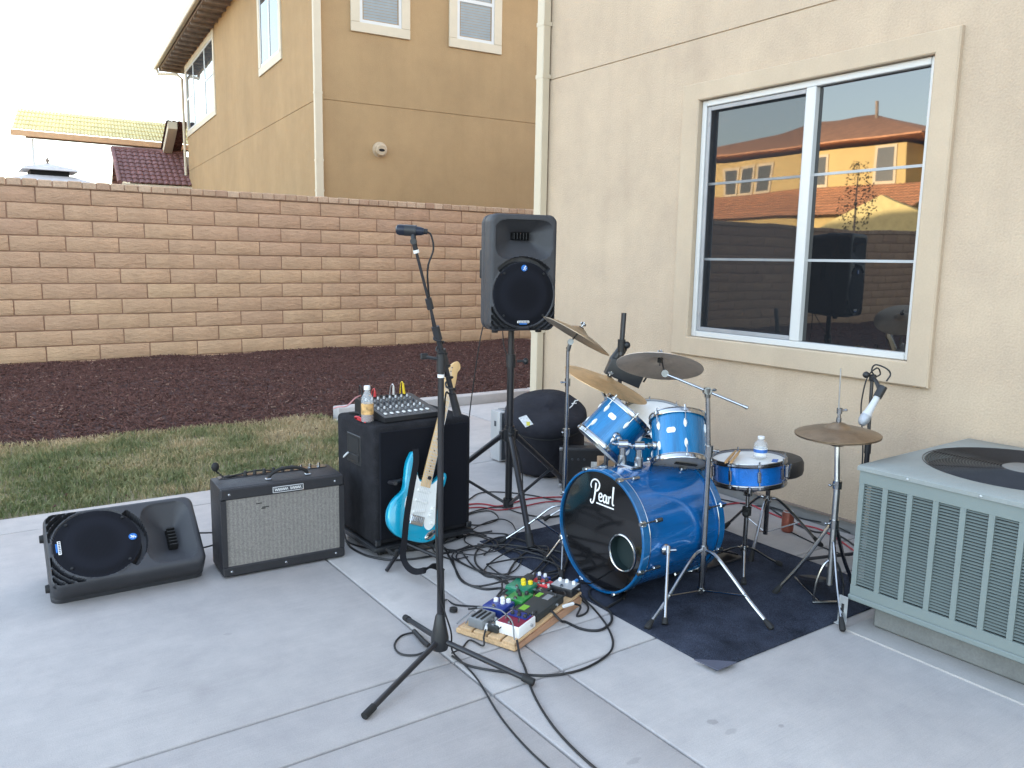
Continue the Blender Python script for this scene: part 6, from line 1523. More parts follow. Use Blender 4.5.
slope = math.atan2(0.022, PBL)
def topz(x): return 0.026 + 0.022 * x / PBL
for k in range(4):
    y0 = 0.004 + k * 0.0685
    b = MB(); b.box((PBL / 2, y0 + 0.031, 0), (PBL, 0.058, 0.012), 0.002, M=Matrix.Translation((0, 0, topz(0) + 0.004)) @ Matrix.Rotation(-slope, 4, 'Y')); b.build('slat', M['wood'], pb)
def pedal(x, y, w_, l_, h_, mat, label, rot=0.0, knobs=(), knobmat='mark_white', foot=True, panel=None, extra=None, wedge=0.0):
    """x along the board, y across; w_ along x, l_ along y"""
    Mx = Mp @ Matrix.Translation((x, y, topz(x) + 0.0105)) @ Matrix.Rotation(-slope, 4, 'Y') @ Matrix.Rotation(rot, 4, 'Z')
    t = thing('effect_pedal', label, 'effect pedal', M=Mx)
    b = MB(); vs = b.box((0, 0, h_ / 2), (w_, l_, h_), 0.004, seg=2)
    if wedge:
        for v in vs:
            if v.co.z > h_ / 2: v.co.z += wedge * (v.co.x / w_)
    b.build('case', M[mat], t)
    ht = h_
    if panel:
        b = MB(); b.box((0, 0, ht + 0.0008), (w_ * 0.9, l_ * 0.9, 0.0014)); b.build('face_panel', M[panel], t)
    for (kx, ky, kr) in knobs:
        b = MB(); hz = ht + (wedge * kx if wedge else 0) + 0.0005
        b.lathe([(kr, 0), (kr * 0.95, 0.012), (kr * 0.75, 0.0145), (0, 0.0145)], Matrix.Translation((kx * w_, ky * l_, hz)), 14); b.build('knob', M[knobmat], t)
    if foot:
        b = MB(); b.cyl((-w_ * 0.36, 0, ht), (-w_ * 0.36, 0, ht + 0.010), 0.006, n=10); b.lathe([(0, .004), (.009, .004), (.009, 0)], Matrix.Translation((-w_ * 0.36, 0, ht)), 6); b.build('footswitch', M['chrome'], t)
    for sg in (-1, 1):
        b = MB(); b.cyl((w_ * 0.2, sg * l_ / 2, h_ * 0.5), (w_ * 0.2, sg * (l_ / 2 + 0.008), h_ * 0.5), 0.006, n=8); b.build('jack_socket', M['steel'], t)
    return t, Mx
t, Mx = pedal(0.065, 0.205, 0.095, 0.072, 0.040, 'grey_ped', 'grey ridged effect pedal at the left corner of the pedalboard', foot=False)
b = MB()
for k in range(3): b.box((-0.004, -0.022 + k * 0.022, 0.0425), (0.07, 0.010, 0.005), 0.002)
b.build('rubber_ridges', M['rubber'], t)
t, Mx = pedal(0.10, 0.065, 0.125, 0.112, 0.046, 'mark_white', 'white-sided effect pedal with a maroon top at the front corner of the pedalboard', panel='maroon', knobs=[(0.18, -0.28, 0.008), (0.18, -0.02, 0.008), (0.18, 0.26, 0.008), (0.36, -0.28, 0.006), (0.36, 0.1, 0.006)], knobmat='black_plastic')
b = MB(); b.box((0.030, 0, 0.0492), (0.05, 0.09, 0.0012)); b.build('dark_label', M['blue_ped'], t)
for (kx, ky) in ((-0.025, -0.03), (-0.025, 0.03), (0.05, 0.045), (0.05, -0.045)):
    b = MB(); b.cyl((kx, ky, 0.048), (kx + 0.004, ky, 0.066), 0.003, n=6); b.build('toggle', M['chrome'], t)
pedal(0.185, 0.205, 0.10, 0.098, 0.040, 'blue_ped', 'dark blue effect pedal with four white knobs', knobs=[(0.30, -0.3, 0.0105), (0.30, 0.0, 0.0105), (0.08, -0.16, 0.0105), (0.10, 0.2, 0.0105)], knobmat='mark_white')
pedal(0.300, 0.175, 0.092, 0.085, 0.036, 'green2_ped', 'bright green effect pedal with black knobs between the blue and teal ones', knobs=[(0.26, -0.25, 0.009), (0.26, 0.25, 0.009), (0.02, 0.0, 0.009)], knobmat='black_plastic')
pedal(0.390, 0.222, 0.105, 0.105, 0.042, 'green_ped', 'teal green effect pedal with three yellow knobs', knobs=[(0.22, -0.30, 0.011), (0.22, 0.05, 0.011), (0.0, -0.10, 0.011)], knobmat='yellow_knob')
t, Mx = pedal(0.300, 0.072, 0.22, 0.105, 0.034, 'charcoal_ped', 'long charcoal effect pedal with lime green panels in the middle of the pedalboard', foot=False, knobs=[(0.34, -0.3, 0.008)], knobmat='black_plastic')
for (kx, ky, wx, wy) in ((-0.080, 0.028, 0.045, 0.03), (0.055, 0.038, 0.040, 0.022)):
    b = MB(); b.box((kx, ky, 0.0348), (wx, wy, 0.0014)); b.build('lime_panel', M['lime'], t)
b = MB(); b.box((0.055, -0.005, 0.0348), (0.05, 0.03, 0.0014)); b.build('grey_panel', M['grey_ped'], t)
pedal(0.465, 0.165, 0.058, 0.090, 0.040, 'red_plastic', 'small red effect pedal near the drum end of the pedalboard', knobs=[(0.2, -0.22, 0.009), (0.2, 0.2, 0.009)], knobmat='black_plastic')
pedal(0.480, 0.245, 0.075, 0.05, 0.036, 'charcoal_ped', 'dark box pedal behind the red one on the pedalboard', foot=False)
t, Mx = pedal(0.505, 0.068, 0.085, 0.115, 0.036, 'black_plastic', 'black effect pedal with silver top at the far end of the pedalboard', panel='alu', knobs=[(0.2, -0.3, 0.008), (0.2, 0, 0.008), (0.2, 0.3, 0.008)], knobmat='mark_white')
pedal(0.055, 0.128, 0.060, 0.050, 0.030, 'charcoal_ped', 'small black effect pedal between the grey and white ones', knobs=[(0.2, -0.2, 0.006), (0.2, 0.2, 0.006)], knobmat='grey_ped')
t, Mx = pedal(0.200, 0.137, 0.110, 0.026, 0.026, 'black_plastic', 'slim black power block between the blue and white pedals', foot=False)
pedal(0.430, 0.132, 0.075, 0.050, 0.030, 'charcoal_ped', 'small charcoal effect pedal with silver knobs in front of the teal one', knobs=[(0.25, -0.25, 0.007), (0.25, 0.25, 0.007)], knobmat='alu')
pedal(0.515, 0.200, 0.060, 0.075, 0.032, 'blue_ped', 'small navy effect pedal behind the silver-topped one', knobs=[(0.25, -0.2, 0.008), (0.25, 0.2, 0.008)], knobmat='mark_white')
# power lead lying over the front pedals and small patch leads
def onb(x, y, z): return Mp @ V((x, y, z))
def cable(name, label, pts, r=0.0042, mat='cable', group=None, per=8, cat='cable'):
    b = MB(); b.tube(crom([V(p) for p in pts], per), r, 6)
    return tag(b.build(name, M[mat]), label, cat, group)
def gpl(pts, z=0.0055): return pts
cable('patch_lead', 'grey patch lead draped across the blue and white pedals', [onb(0.02, 0.30, 0.03), onb(0.05, 0.275, 0.06), onb(0.10, 0.25, 0.084), onb(0.12, 0.17, 0.09), onb(0.10, 0.12, 0.094), onb(0.05, 0.05, 0.094), onb(0.018, 0.02, 0.055), onb(0.012, 0.012, 0.046)], 0.003, 'grey_ped')
b = MB(); p0 = onb(0.045, 0.165, 0.055); p1 = onb(0.012, 0.150, 0.050); b.tube([p0, p1], 0.007, 8); tag(b.build('jack_plug', M['mark_white']), 'white angled plug on the left front of the pedalboard', 'plug')
cable('instrument_lead', 'black lead with a blue stripe from the white plug to the stand base', [p1, onb(-0.015, 0.140, 0.030), onb(-0.04, 0.125, 0.010), (1.5990, 2.5561, 0.0060), (1.5376, 2.5161, 0.0060), (1.4706, 2.4789, 0.0200)], 0.0036)
b = MB(); p0 = onb(0.36, -0.006, 0.060); p1 = onb(0.42, -0.02, 0.055); b.tube([p0, p1], 0.0075, 8); tag(b.build('jack_plug', M['mark_white']), 'white straight plug at the right side of the pedalboard', 'plug')
b = MB(); p0 = onb(0.545, 0.06, 0.078); p1 = onb(0.60, 0.06, 0.080); b.tube([p0, p1], 0.0075, 8, radii=[0.006, 0.008]); tag(b.build('jack_plug', M['blue_jack']), 'blue-tipped plug at the drum end of the pedalboard', 'plug')

cable('patch_lead', 'short black patch lead bridging the white and charcoal pedals', [onb(0.17, 0.06, 0.062), onb(0.185, 0.03, 0.085), onb(0.21, 0.035, 0.085), onb(0.215, 0.06, 0.065)], 0.0032)
cable('patch_lead', 'black patch lead between the blue and bright green pedals', [onb(0.235, 0.215, 0.065), onb(0.245, 0.24, 0.088), onb(0.265, 0.225, 0.09), onb(0.27, 0.19, 0.066)], 0.0032)
cable('patch_lead', 'black patch lead crossing from the teal to the red pedal', [onb(0.43, 0.17, 0.078), onb(0.445, 0.15, 0.098), onb(0.46, 0.125, 0.090), onb(0.47, 0.11, 0.068)], 0.0032)
cable('patch_lead', 'grey power lead snaking behind the grey pedal along the board', [onb(0.02, 0.255, 0.045), onb(0.07, 0.262, 0.058), onb(0.14, 0.265, 0.052), onb(0.20, 0.268, 0.062), onb(0.27, 0.25, 0.058), onb(0.32, 0.265, 0.062)], 0.0030, 'grey_ped')
cable('patch_lead', 'thin black lead looping over the small black pedal', [onb(0.03, 0.11, 0.048), onb(0.045, 0.09, 0.075), onb(0.09, 0.125, 0.078), onb(0.12, 0.145, 0.06), onb(0.16, 0.137, 0.066)], 0.0026)
cable('patch_lead', 'black lead running from the charcoal pedal to the silver-topped one', [onb(0.39, 0.04, 0.066), onb(0.42, 0.02, 0.082), onb(0.445, 0.04, 0.085), onb(0.46, 0.06, 0.075)], 0.0032)

# ------------------------------------------------------------------ cables on the concrete
cable('audio_cable', 'black cable running from the pedalboard corner to the bottom edge', [onb(0.015, 0.004, 0.046), (1.6859, 2.3352, 0.0100), (1.6531, 2.2565, 0.0060), (1.5709, 2.0880, 0.0050), (1.5109, 1.9016, 0.0050), (1.4852, 1.7327, 0.0050), (1.4805, 1.5811, 0.0050)], 0.0045)
cable('audio_cable', 'long black cable looping from the stand base to the right of the pedalboard', [(1.4725, 2.4819, 0.0060), (1.4907, 2.3813, 0.0050), (1.5753, 2.2740, 0.0050), (1.6836, 2.1739, 0.0050), (1.8168, 2.1354, 0.0050), (1.9693, 2.1642, 0.0050), (2.0637, 2.2298, 0.0050), (2.1441, 2.3570, 0.0050), (2.2034, 2.5028, 0.0050), (2.2022, 2.5492, 0.0200), onb(0.50, -0.01, 0.06)], 0.0045)
cable('audio_cable', 'thick black cable curling right of the pedalboard in a wide loop', [onb(0.30, 0.02, 0.058), onb(0.30, -0.03, 0.025), (2.0221, 2.4768, 0.0060), (2.0372, 2.3902, 0.0060), (2.0938, 2.3432, 0.0060), (2.1819, 2.3747, 0.0060), (2.2436, 2.4507, 0.0060), (2.2513, 2.5252, 0.0080), (2.2688, 2.6142, 0.0130), (2.3334, 2.6765, 0.0140), (2.4430, 2.6760, 0.0140), (2.4431, 2.5800, 0.0140), (2.3747, 2.5185, 0.0140), (2.2469, 2.4808, 0.0120)], 0.0055)
cable('audio_cable', 'short black cable hooked under the right side of the pedalboard', [onb(0.42, -0.02, 0.055), onb(0.46, -0.035, 0.03), (2.0978, 2.4968, 0.0060), (2.1494, 2.4989, 0.0060), (2.1998, 2.5457, 0.0080), (2.2076, 2.5966, 0.0150), onb(0.55, 0.02, 0.05)], 0.0045)
b = MB(); b.tube(crom([V((1.4197, 2.5587, 0.0120)), V((1.3581, 2.5649, 0.0060)), V((1.3165, 2.6080, 0.0050)), V((1.3298, 2.6814, 0.0050)), V((1.3859, 2.7361, 0.0050)), V((1.4410, 2.7299, 0.0080)), V((1.4445, 2.7023, 0.0120))], 8), 0.004, 6); b.tube([V((1.4434, 2.7343, 0.0120)), V((1.4299, 2.6254, 0.0140)), V((1.4284, 2.5823, 0.0160))], 0.0095, 8); tag(b.build('audio_cable', M['cable']), 'small black cable loop with a connector left of the stand base', 'cable')
b = MB(); p = V((1.6824, 2.8256, 0.0040)); b.lathe([(0, 0.012), (0.008, 0.014), (0.017, 0.014), (0.018, 0.0), (0, 0)], Matrix.Translation(p), 14); tag(b.build('cable_end', M['rubber']), 'small round black connector cap on the concrete left of the pedalboard', 'connector')
cable('audio_cable', 'black cable from the boom stand pole to the grey pedal', [V((MX + 0.012, MY, 0.36)), V((MX + 0.03, MY + 0.02, 0.16)), (1.7016, 2.9317, 0.0100), (1.7193, 2.8752, 0.0060), (1.7665, 2.8268, 0.0060), (1.7882, 2.7639, 0.0200), onb(0.09, 0.29, 0.07), onb(0.09, 0.25, 0.085)], 0.004)
cable('audio_cable', 'black cable from the tangle running along the top of the pedalboard', [(2.0328, 3.5050, 0.0060), (1.9354, 3.2390, 0.0060), (1.8823, 3.0673, 0.0060), (1.9175, 2.9488, 0.0060), (1.9878, 2.9054, 0.0080), onb(0.30, 0.29, 0.05), onb(0.32, 0.25, 0.085)], 0.0055)
cable('audio_cable', 'black cable arching from the tangle over the green pedals', [(2.0052, 3.3862, 0.0060), (1.8873, 3.1209, 0.0060), (1.8945, 2.9985, 0.0080), (1.9617, 2.9495, 0.0200), (1.9601, 2.8341, 0.0800), (1.9972, 2.7938, 0.1000), (2.0155, 2.7131, 0.1100), onb(0.50, 0.22, 0.115)], 0.0045)
cable('audio_cable', 'thin black cable leaving the tangle for the teal pedal', [(2.0777, 3.4079, 0.0060), (2.0265, 3.2281, 0.0060), (2.0088, 3.0732, 0.0060), (2.0490, 3.0131, 0.0080), onb(0.36, 0.30, 0.06), onb(0.38, 0.275, 0.085)], 0.004)
cable('audio_cable', 'black cable circling on the rug beside the front of the bass drum', [onb(0.60, 0.06, 0.08), onb(0.65, 0.07, 0.05), (2.3938, 2.6903, 0.0150), (2.4748, 2.6558, 0.0140), (2.4509, 2.5750, 0.0140), (2.3749, 2.5056, 0.0140)], 0.004)
rt = random.Random(11)
tl_lab = 'one of the black cables in the tangled heap between subwoofer and pedalboard'
def gpt(x, y, k): return V((x, y, 0.0055 + 0.004 * k))
heap = []
for k in range(9):
    cx, cy = rt.uniform(1.95, 2.34), rt.uniform(2.98, 3.50)
    a = rt.uniform(0, 6.28); ra, rb_ = rt.uniform(0.12, 0.34), rt.uniform(0.08, 0.24); ph = rt.uniform(0, 3.14)
    pts = []
    nturn = rt.uniform(0.8, 1.7); m = int(nturn * 9)
    for i in range(m):
        th = a + 2 * PI * nturn * i / m
        r1 = ra * (1 + 0.22 * math.sin(th * 1.7 + k)); r2 = rb_ * (1 + 0.2 * math.cos(th * 1.3 + k))
        x = cx + math.cos(th) * r1 * math.cos(ph) - math.sin(th) * r2 * math.sin(ph) + 0.012 * i * (0.35 - 0.05 * k % 0.3) * 0.3
        y = cy + math.cos(th) * r1 * math.sin(ph) + math.sin(th) * r2 * math.cos(ph)
        onrug = x > RX0 - 0.02 and y < RY1 + 0.02
        pts.append(V((x, max(y, 2.86), (0.013 if onrug else 0.006) + 0.0035 * (k % 3) + 0.004 * rt.random())))
    cable('audio_cable', tl_lab, pts, rt.choice([0.0036, 0.0042, 0.0052]), group='tangled cables beside the subwoofer', per=6)
cable('audio_cable', tl_lab, [(2.2606, 3.8198, 0.0060), (2.4443, 3.9218, 0.0060), (2.5771, 3.9080, 0.0060), (2.5340, 3.7566, 0.0060), (2.3869, 3.7210, 0.0060), (2.2993, 3.7959, 0.0060), (2.2962, 3.6299, 0.0080), (2.4221, 3.5195, 0.0060), (2.3936, 3.4106, 0.0100)], 0.004, group='tangled cables beside the subwoofer')
cable('audio_cable', 'black cable looped along the foot of the subwoofer', [(1.6352, 3.8648, 0.0100), (1.6238, 3.7606, 0.0060), (1.6455, 3.6117, 0.0060), (1.7233, 3.4978, 0.0060), (1.8545, 3.4479, 0.0060), (2.0253, 3.4407, 0.0060), (2.1786, 3.4426, 0.0080), (2.2843, 3.3638, 0.0120)], 0.0055)
cable('audio_cable', 'second black cable at the foot of the subwoofer, passing below the guitar', [(1.6718, 3.9769, 0.0200), (1.6441, 3.8330, 0.0070), (1.7491, 3.6306, 0.0060), (1.9373, 3.5472, 0.0060), (2.0677, 3.5655, 0.0080), (2.2467, 3.6026, 0.0080), (2.3853, 3.5942, 0.0080)], 0.0045)
cable('power_cable', 'black cable hanging from the raised loudspeaker down to the ground', [V((2.60, 3.99, 1.20)), V((2.555, 4.00, 1.05)), V((2.53, 4.05, 0.7)), V((2.51, 4.10, 0.3)), V((2.45, 4.10, 0.02)), V((2.30, 4.0, 0.006)), V((2.28, 3.8, 0.006)), V((2.32, 3.55, 0.006))], 0.0035)
cable('power_cable', 'black cable running down the pole of the tripod speaker stand', [V((2.67, 3.95, 1.18)), V((2.625, 3.86, 1.02)), V((2.615, 3.79, 0.9)), V((2.618, 3.79, 0.6)), V((2.69, 3.75, 0.3)), V((2.70, 3.72, 0.02)), V((2.78, 3.62, 0.006)), V((3.2, 3.6, 0.006))], 0.0035)
cable('audio_cable', 'black cable arching over the concrete behind the tripod stand', [(2.5822, 4.1683, 0.0060), (2.7291, 4.2590, 0.0060), (2.8526, 4.2105, 0.0060), (2.9800, 4.0534, 0.0060), (3.0647, 3.8484, 0.0060), (3.1985, 3.6200, 0.0060)], 0.004)
cable('audio_cable', 'black cable crossing the concrete in front of the tripod stand', [(2.3117, 3.8724, 0.0060), (2.5003, 3.9552, 0.0060), (2.6728, 3.9425, 0.0060), (2.7088, 3.7815, 0.0060), (2.7907, 3.6418, 0.0060), (2.9906, 3.6080, 0.0060)], 0.004)
cable('power_cable', 'red power cable on the concrete behind the tripod stand', [V((2.02, 4.10, 0.02)), (2.5592, 4.0840, 0.0060), (2.6841, 3.9594, 0.0060), (2.9174, 3.9887, 0.0060), (3.1185, 3.9171, 0.0060), (3.3100, 3.7489, 0.0060), V((3.45, 3.62, 0.006)), V((3.62, 3.3, 0.006)), (4.0151, 3.2170, 0.0060), (4.0145, 3.0243, 0.0060), (3.9754, 2.7802, 0.0060), (3.9901, 2.5849, 0.0060), V((3.75, 2.15, 0.006))], 0.0045, 'red_cable')
cable('power_cable', 'second red cable lying just in front of the first one', [V((2.02, 4.02, 0.02)), (2.5216, 4.0235, 0.0060), (2.6291, 3.8991, 0.0060), (2.7773, 3.8784, 0.0060), (3.0042, 3.8729, 0.0060), (3.2063, 3.7245, 0.0060)], 0.004, 'red_cable')
cable('audio_cable', 'black cable along the house wall behind the drum throne', [(3.9736, 3.3435, 0.0060), (4.0354, 3.1551, 0.0060), (4.1193, 3.0310, 0.0060), (4.0821, 2.8232, 0.0060), (4.1374, 2.6587, 0.0060), (4.0928, 2.5012, 0.0060)], 0.004)
cable('audio_cable', 'black cable between the rug edge and the red cable near the wall', [(4.0923, 3.0475, 0.0060), (4.0042, 2.8713, 0.0060), (3.9363, 2.6384, 0.0060), (3.9974, 2.5014, 0.0060), V((3.75, 2.1, 0.006))], 0.005)
cable('speaker_cable', 'upper of the two thin leads between the lying speaker and amplifier', [V((0.86, 4.02, 0.15)), V((0.92, 3.97, 0.155)), V((0.99, 3.95, 0.15))], 0.004)
cable('speaker_cable', 'lower of the two thin leads between the lying speaker and amplifier', [V((0.86, 3.96, 0.09)), V((0.92, 3.93, 0.092)), V((0.99, 3.95, 0.09))], 0.004)
b = MB(); b.tube(crom([V((1.625, 3.86, 0.47)), V((1.632, 3.845, 0.485)), V((1.64, 3.83, 0.50))], 4), 0.005, 8, radii=[0.003] * 2 + [0.005] * 7); tag(b.build('jack_plug', M['paper']), 'pale plug at the left side of the subwoofer near its handle', 'plug')

# ------------------------------------------------------------------ soft case, boxes, rack, stands by the house corner
bg0 = V((3.42, 4.47, 0)); bz = V((-0.20, -0.28, 0.94)).normalized()
Mbag = frame(bg0 + V((0.035, 0.07, 0.098)), bz, (-0.57, -0.82, 0))
bag = thing('drum_bag', 'round black padded drum bag leaning by the house corner', 'bag', M=Mbag)
def bagr(a, k): return 1.07 * (1 + 0.010 * math.sin(3 * a + k) + 0.006 * math.sin(7 * a + 2 * k))
b = MB()
rings = []
for z, r in ((-0.02, 0.20), (0.0, 0.245), (0.04, 0.262), (0.12, 0.268), (0.20, 0.262), (0.28, 0.268), (0.325, 0.264)):
    rings.append(b.ring([V((r * bagr(a, z * 9) * math.cos(a), r * bagr(a, z * 9) * math.sin(a), z + 0.008 * math.sin(2 * a + 9 * z))) for a in [2 * PI * i / 48 for i in range(48)]]))
b.skin(rings); b.build('bag_body', M['bag'], bag, sharp=60)
b = MB(); rings = []
for z, r in ((0.326, 0.269), (0.345, 0.273), (0.385, 0.268), (0.405, 0.245), (0.415, 0.15), (0.410, 0.03)):
    rings.append(b.ring([V((r * bagr(a, 4.0) * math.cos(a), r * bagr(a, 4.0) * math.sin(a), z + 0.006 * math.sin(2 * a + 2) + (0.006 * math.sin(3 * a) * (1 if r < 0.26 else 0.3)))) for a in [2 * PI * i / 48 for i in range(48)]]))
b.skin(rings); lid = b.build('lid', M['bag'], bag, sharp=60)
b = MB(); b.torus(0.291, 0.004, Matrix.Translation((0, 0, 0.328)), 48, 6); b.build('zip', M['rubber'], bag)
fl = Mbag.inverted() @ V((3.3141, 4.0527, 0.5726)); 
b = MB()
cdir = V((0.6258, 0.7643, 1.3250)) - V((0, 0, 1.5)); pl0 = Mbag @ V((0, 0, 0.424)); tq = (pl0 - V((0, 0, 1.5))).dot(bz) / cdir.dot(bz)
fo = Mbag.inverted() @ (V((0, 0, 1.5)) + cdir * tq)
Mim = Mbag.to_3x3().inverted()
er = (Mim @ V((0.82, -0.573, 0))).normalized(); eu_ = V((0, 0, 1)).cross(er)
for pts, r in (([(-0.030, -0.055), (-0.014, -0.030), (0.002, 0.010), (0.014, 0.045), (0.036, 0.055)], 0.0042), ([(-0.012, 0.006), (0.022, 0.012)], 0.0036)):
    b.tube([fo + er * p[0] + eu_ * p[1] for p in pts], r, 6)
b.build('emblem', M['mark_white'], lid)
b = MB(); b.prism([(-0.05, -0.03), (0.05, -0.03), (0.05, 0.03), (-0.05, 0.03)], 0, 0.003, Mbag @ Matrix.Translation((0.19, -0.14, 0.412)) @ Matrix.Rotation(0.25, 4, 'Y') @ Matrix.Rotation(0.5, 4, 'Z')); tag(b.build('paper_packet', M['paper']), 'small pale plastic packet lying on the drum bag lid', 'packet')
b = MB(); b.prism([(-0.018, -0.012), (0.018, -0.012), (0.018, 0.012), (-0.018, 0.012)], 0.0032, 0.0045, Mbag @ Matrix.Translation((0.215, -0.125, 0.406)) @ Matrix.Rotation(0.25, 4, 'Y')); 
M['yl'] = pm('yellow_sticker', (0.65, 0.58, 0.08), 0.5)
tag(b.build('yellow_card', M['yl']), 'tiny yellow card on the packet on the drum bag', 'card')

bx0 = V((3.2835, 4.8633, 0.0000)); bxl = V((3.2901, 5.0199, 0.0000))
d1 = (bxl - bx0); d1.normalize(); d2 = V((d1.y, -d1.x, 0))
Mbx = Matrix((d2, d1, V((0, 0, 1)))).transposed().to_4x4(); Mbx.translation = bx0
cs = thing('equipment_case', 'upright silver case with dark side standing behind the tripod', 'case', M=Mbx)
b = MB(); b.box2((0.0, 0.0, 0.01), (0.28, 0.135, 0.385), 0.008, seg=2); b.build('shell', M['alu'], cs)
b = MB(); b.box2((0.015, -0.006, 0.02), (0.27, -0.0005, 0.375), 0.002); b.build('side_panel', M['dark_panel'], cs)
b = MB(); b.box2((0.05, 0.02, 0.3855), (0.25, 0.115, 0.393), 0.003); b.build('top_recess', M['grey_ped'], cs)
b = MB(); b.tube(crom([V((0.09, 0.07, 0.392)), V((0.11, 0.07, 0.41)), V((0.19, 0.07, 0.41)), V((0.21, 0.07, 0.392))], 4), 0.006, 6); b.build('handle', M['dark_panel'], cs)
b = MB(); b.box2((-0.004, 0.05, 0.27), (-0.0005, 0.075, 0.31), 0.001); b.build('latch', M['dark_panel'], cs)

rk = thing('rack_case', 'black rack case with a pale label in front of the drum bag', 'case', (3.42, 3.985, 0), math.radians(-34))
b = MB(); b.box2((-0.20, 0.0, 0.012), (0.16, 0.10, 0.275), 0.008, seg=2); b.build('shell', M['tolex'], rk)
b = MB(); b.box2((-0.19, -0.004, 0.03), (0.15, -0.0005, 0.262), 0.001); b.build('front_panel', M['black_plastic'], rk)
for k in range(4):
    b = MB(); b.cyl((-0.16 + k * 0.04, -0.004, 0.20), (-0.16 + k * 0.04, -0.014, 0.20), 0.008, n=10); b.build('knob', M['dark_panel'], rk)
b = MB(); b.box2((0.006, -0.008, 0.085), (0.064, -0.0045, 0.185)); lb_ = b.build('label', M['paper'], rk)
for x in (-0.195, 0.155):
    for z in (0.02, 0.267):
        b = MB(); b.box((x, 0.0, z), (0.022, 0.016, 0.022), 0.004); b.build('corner', M['steel'], rk)
cb = thing('cardboard_box', 'small brown cardboard box with a grey picture behind the left rack tom', 'box', (3.335, 3.72, 0), math.radians(-36))
b = MB(); b.box2((-0.055, 0, 0.001), (0.09, 0.12, 0.262), 0.003); b.build('carton', M['card'], cb)
b = MB(); b.box2((-0.035, -0.002, 0.06), (0.075, -0.0004, 0.225)); b.build('picture', M['photo_print'], cb)
# black stand with upright tube by the wall
ES = V((3.47, 3.76, 0))
es = thing('equipment_stand', 'black upright tube with knob and a slanted black box behind the cymbals', 'stand', ES)
e0 = V((3.4272, 3.7192, 1.1881)) - ES; e1 = V((3.3945, 3.6973, 0.9489)) - ES
b = MB(); b.cyl(e1 - V((0, 0, 0.02)), e0, 0.016, n=14); b.cyl((e1.x, e1.y, 0.05), e1, 0.0125, n=12); b.build('tube', M['black_metal'], es)
b = MB(); m_ = V((3.4001, 3.7014, 0.9918)) - ES; b.cyl(m_ - V((0, 0, 0.04)), m_ + V((0, 0, 0.035)), 0.024, n=14); b.sphere(m_ + rgt * 0.032, 0.024, n=12); b.build('clamp_knob', M['black_plastic'], es)
bc = V((3.4404, 3.7040, 0.8262)) - ES
ex = (rgt * 0.90 - V((0, 0, 1)) * 0.36).normalized(); ez = (V((0, 0, 1)) + rgt * 0.05); ez = (ez - ex * ez.dot(ex)).normalized()
Mbx2 = Matrix((ex, ez.cross(ex), ez)).transposed().to_4x4(); Mbx2.translation = bc
b = MB(); b.prism([(-0.115, -0.06), (0.115, -0.065), (0.115, 0.055), (0.02, 0.068), (-0.115, 0.05)], -0.05, 0.05, Mbx2 @ Matrix.Rotation(PI / 2, 4, 'X'), bev=0.008); b.build('slanted_box', M['black_plastic'], es)
b = MB(); b.cyl(bc - ex * 0.09 + ez * 0.03 , bc - ex * 0.07 + ez * 0.135, 0.034, 0.030, 18); b.build('cylinder_head', M['black_plastic'], es)
b = MB(); b.tube(crom([bc + ex * 0.12 + ez * 0.05, bc + ex * 0.14 + ez * 0.03, bc + ex * 0.135 - ez * 0.02], 4), 0.006, 6); b.build('side_hook', M['black_metal'], es)
for a in (30, 150, 270):
    p = at_ang(a, 0.32); b = MB(); b.cyl((e1.x, e1.y, 0.32), (e1.x + p.x, e1.y + p.y, 0.012), 0.011, n=10); b.build('leg', M['black_metal'], es)
# tin can by the wall
cn_ = thing('drink_can', 'brownish red can standing on the concrete near the house wall', 'can', (3.8210, 2.7203, 0.0000))
b = MB(); b.lathe([(0, 0.0), (0.026, 0.0), (0.0335, 0.010), (0.0335, 0.105), (0.027, 0.118), (0, 0.118)], None, 24); b.build('can_body', M['can_red'], cn_)
b = MB(); b.lathe([(0, 0.1165), (0.024, 0.1165), (0.0265, 0.1215), (0.028, 0.119), (0.0275, 0.115)], None, 24); b.build('can_top', M['galv'], cn_)

# ------------------------------------------------------------------ air conditioning condenser
AX, AY, AZ = 3.005, 1.815, 0.0
ACW, ACD, ACB, ACT = 0.93, 0.92, 0.134, 0.700
acp = MB(); acp.box2((2.965, 0.55, -0.02), (4.05, 1.80, 0.007))
M['pad'] = pm('grey_pad_concrete', (0.39, 0.375, 0.362), 0.85, var=0.08, vs=6, bump=0.001, bs=200, fine=0.06)
tag(acp.build('condenser_pad', M['pad']), 'low concrete pad under the grey-green condenser', 'slab')
ac = thing('air_conditioner', 'large grey-green outdoor air conditioning condenser at the right edge', 'air conditioner', (AX, AY, 0), math.radians(1.5))
M['hub_grey'] = pm('dull_grey_hub', (0.17, 0.17, 0.165), 0.6, var=0.2, vs=12)
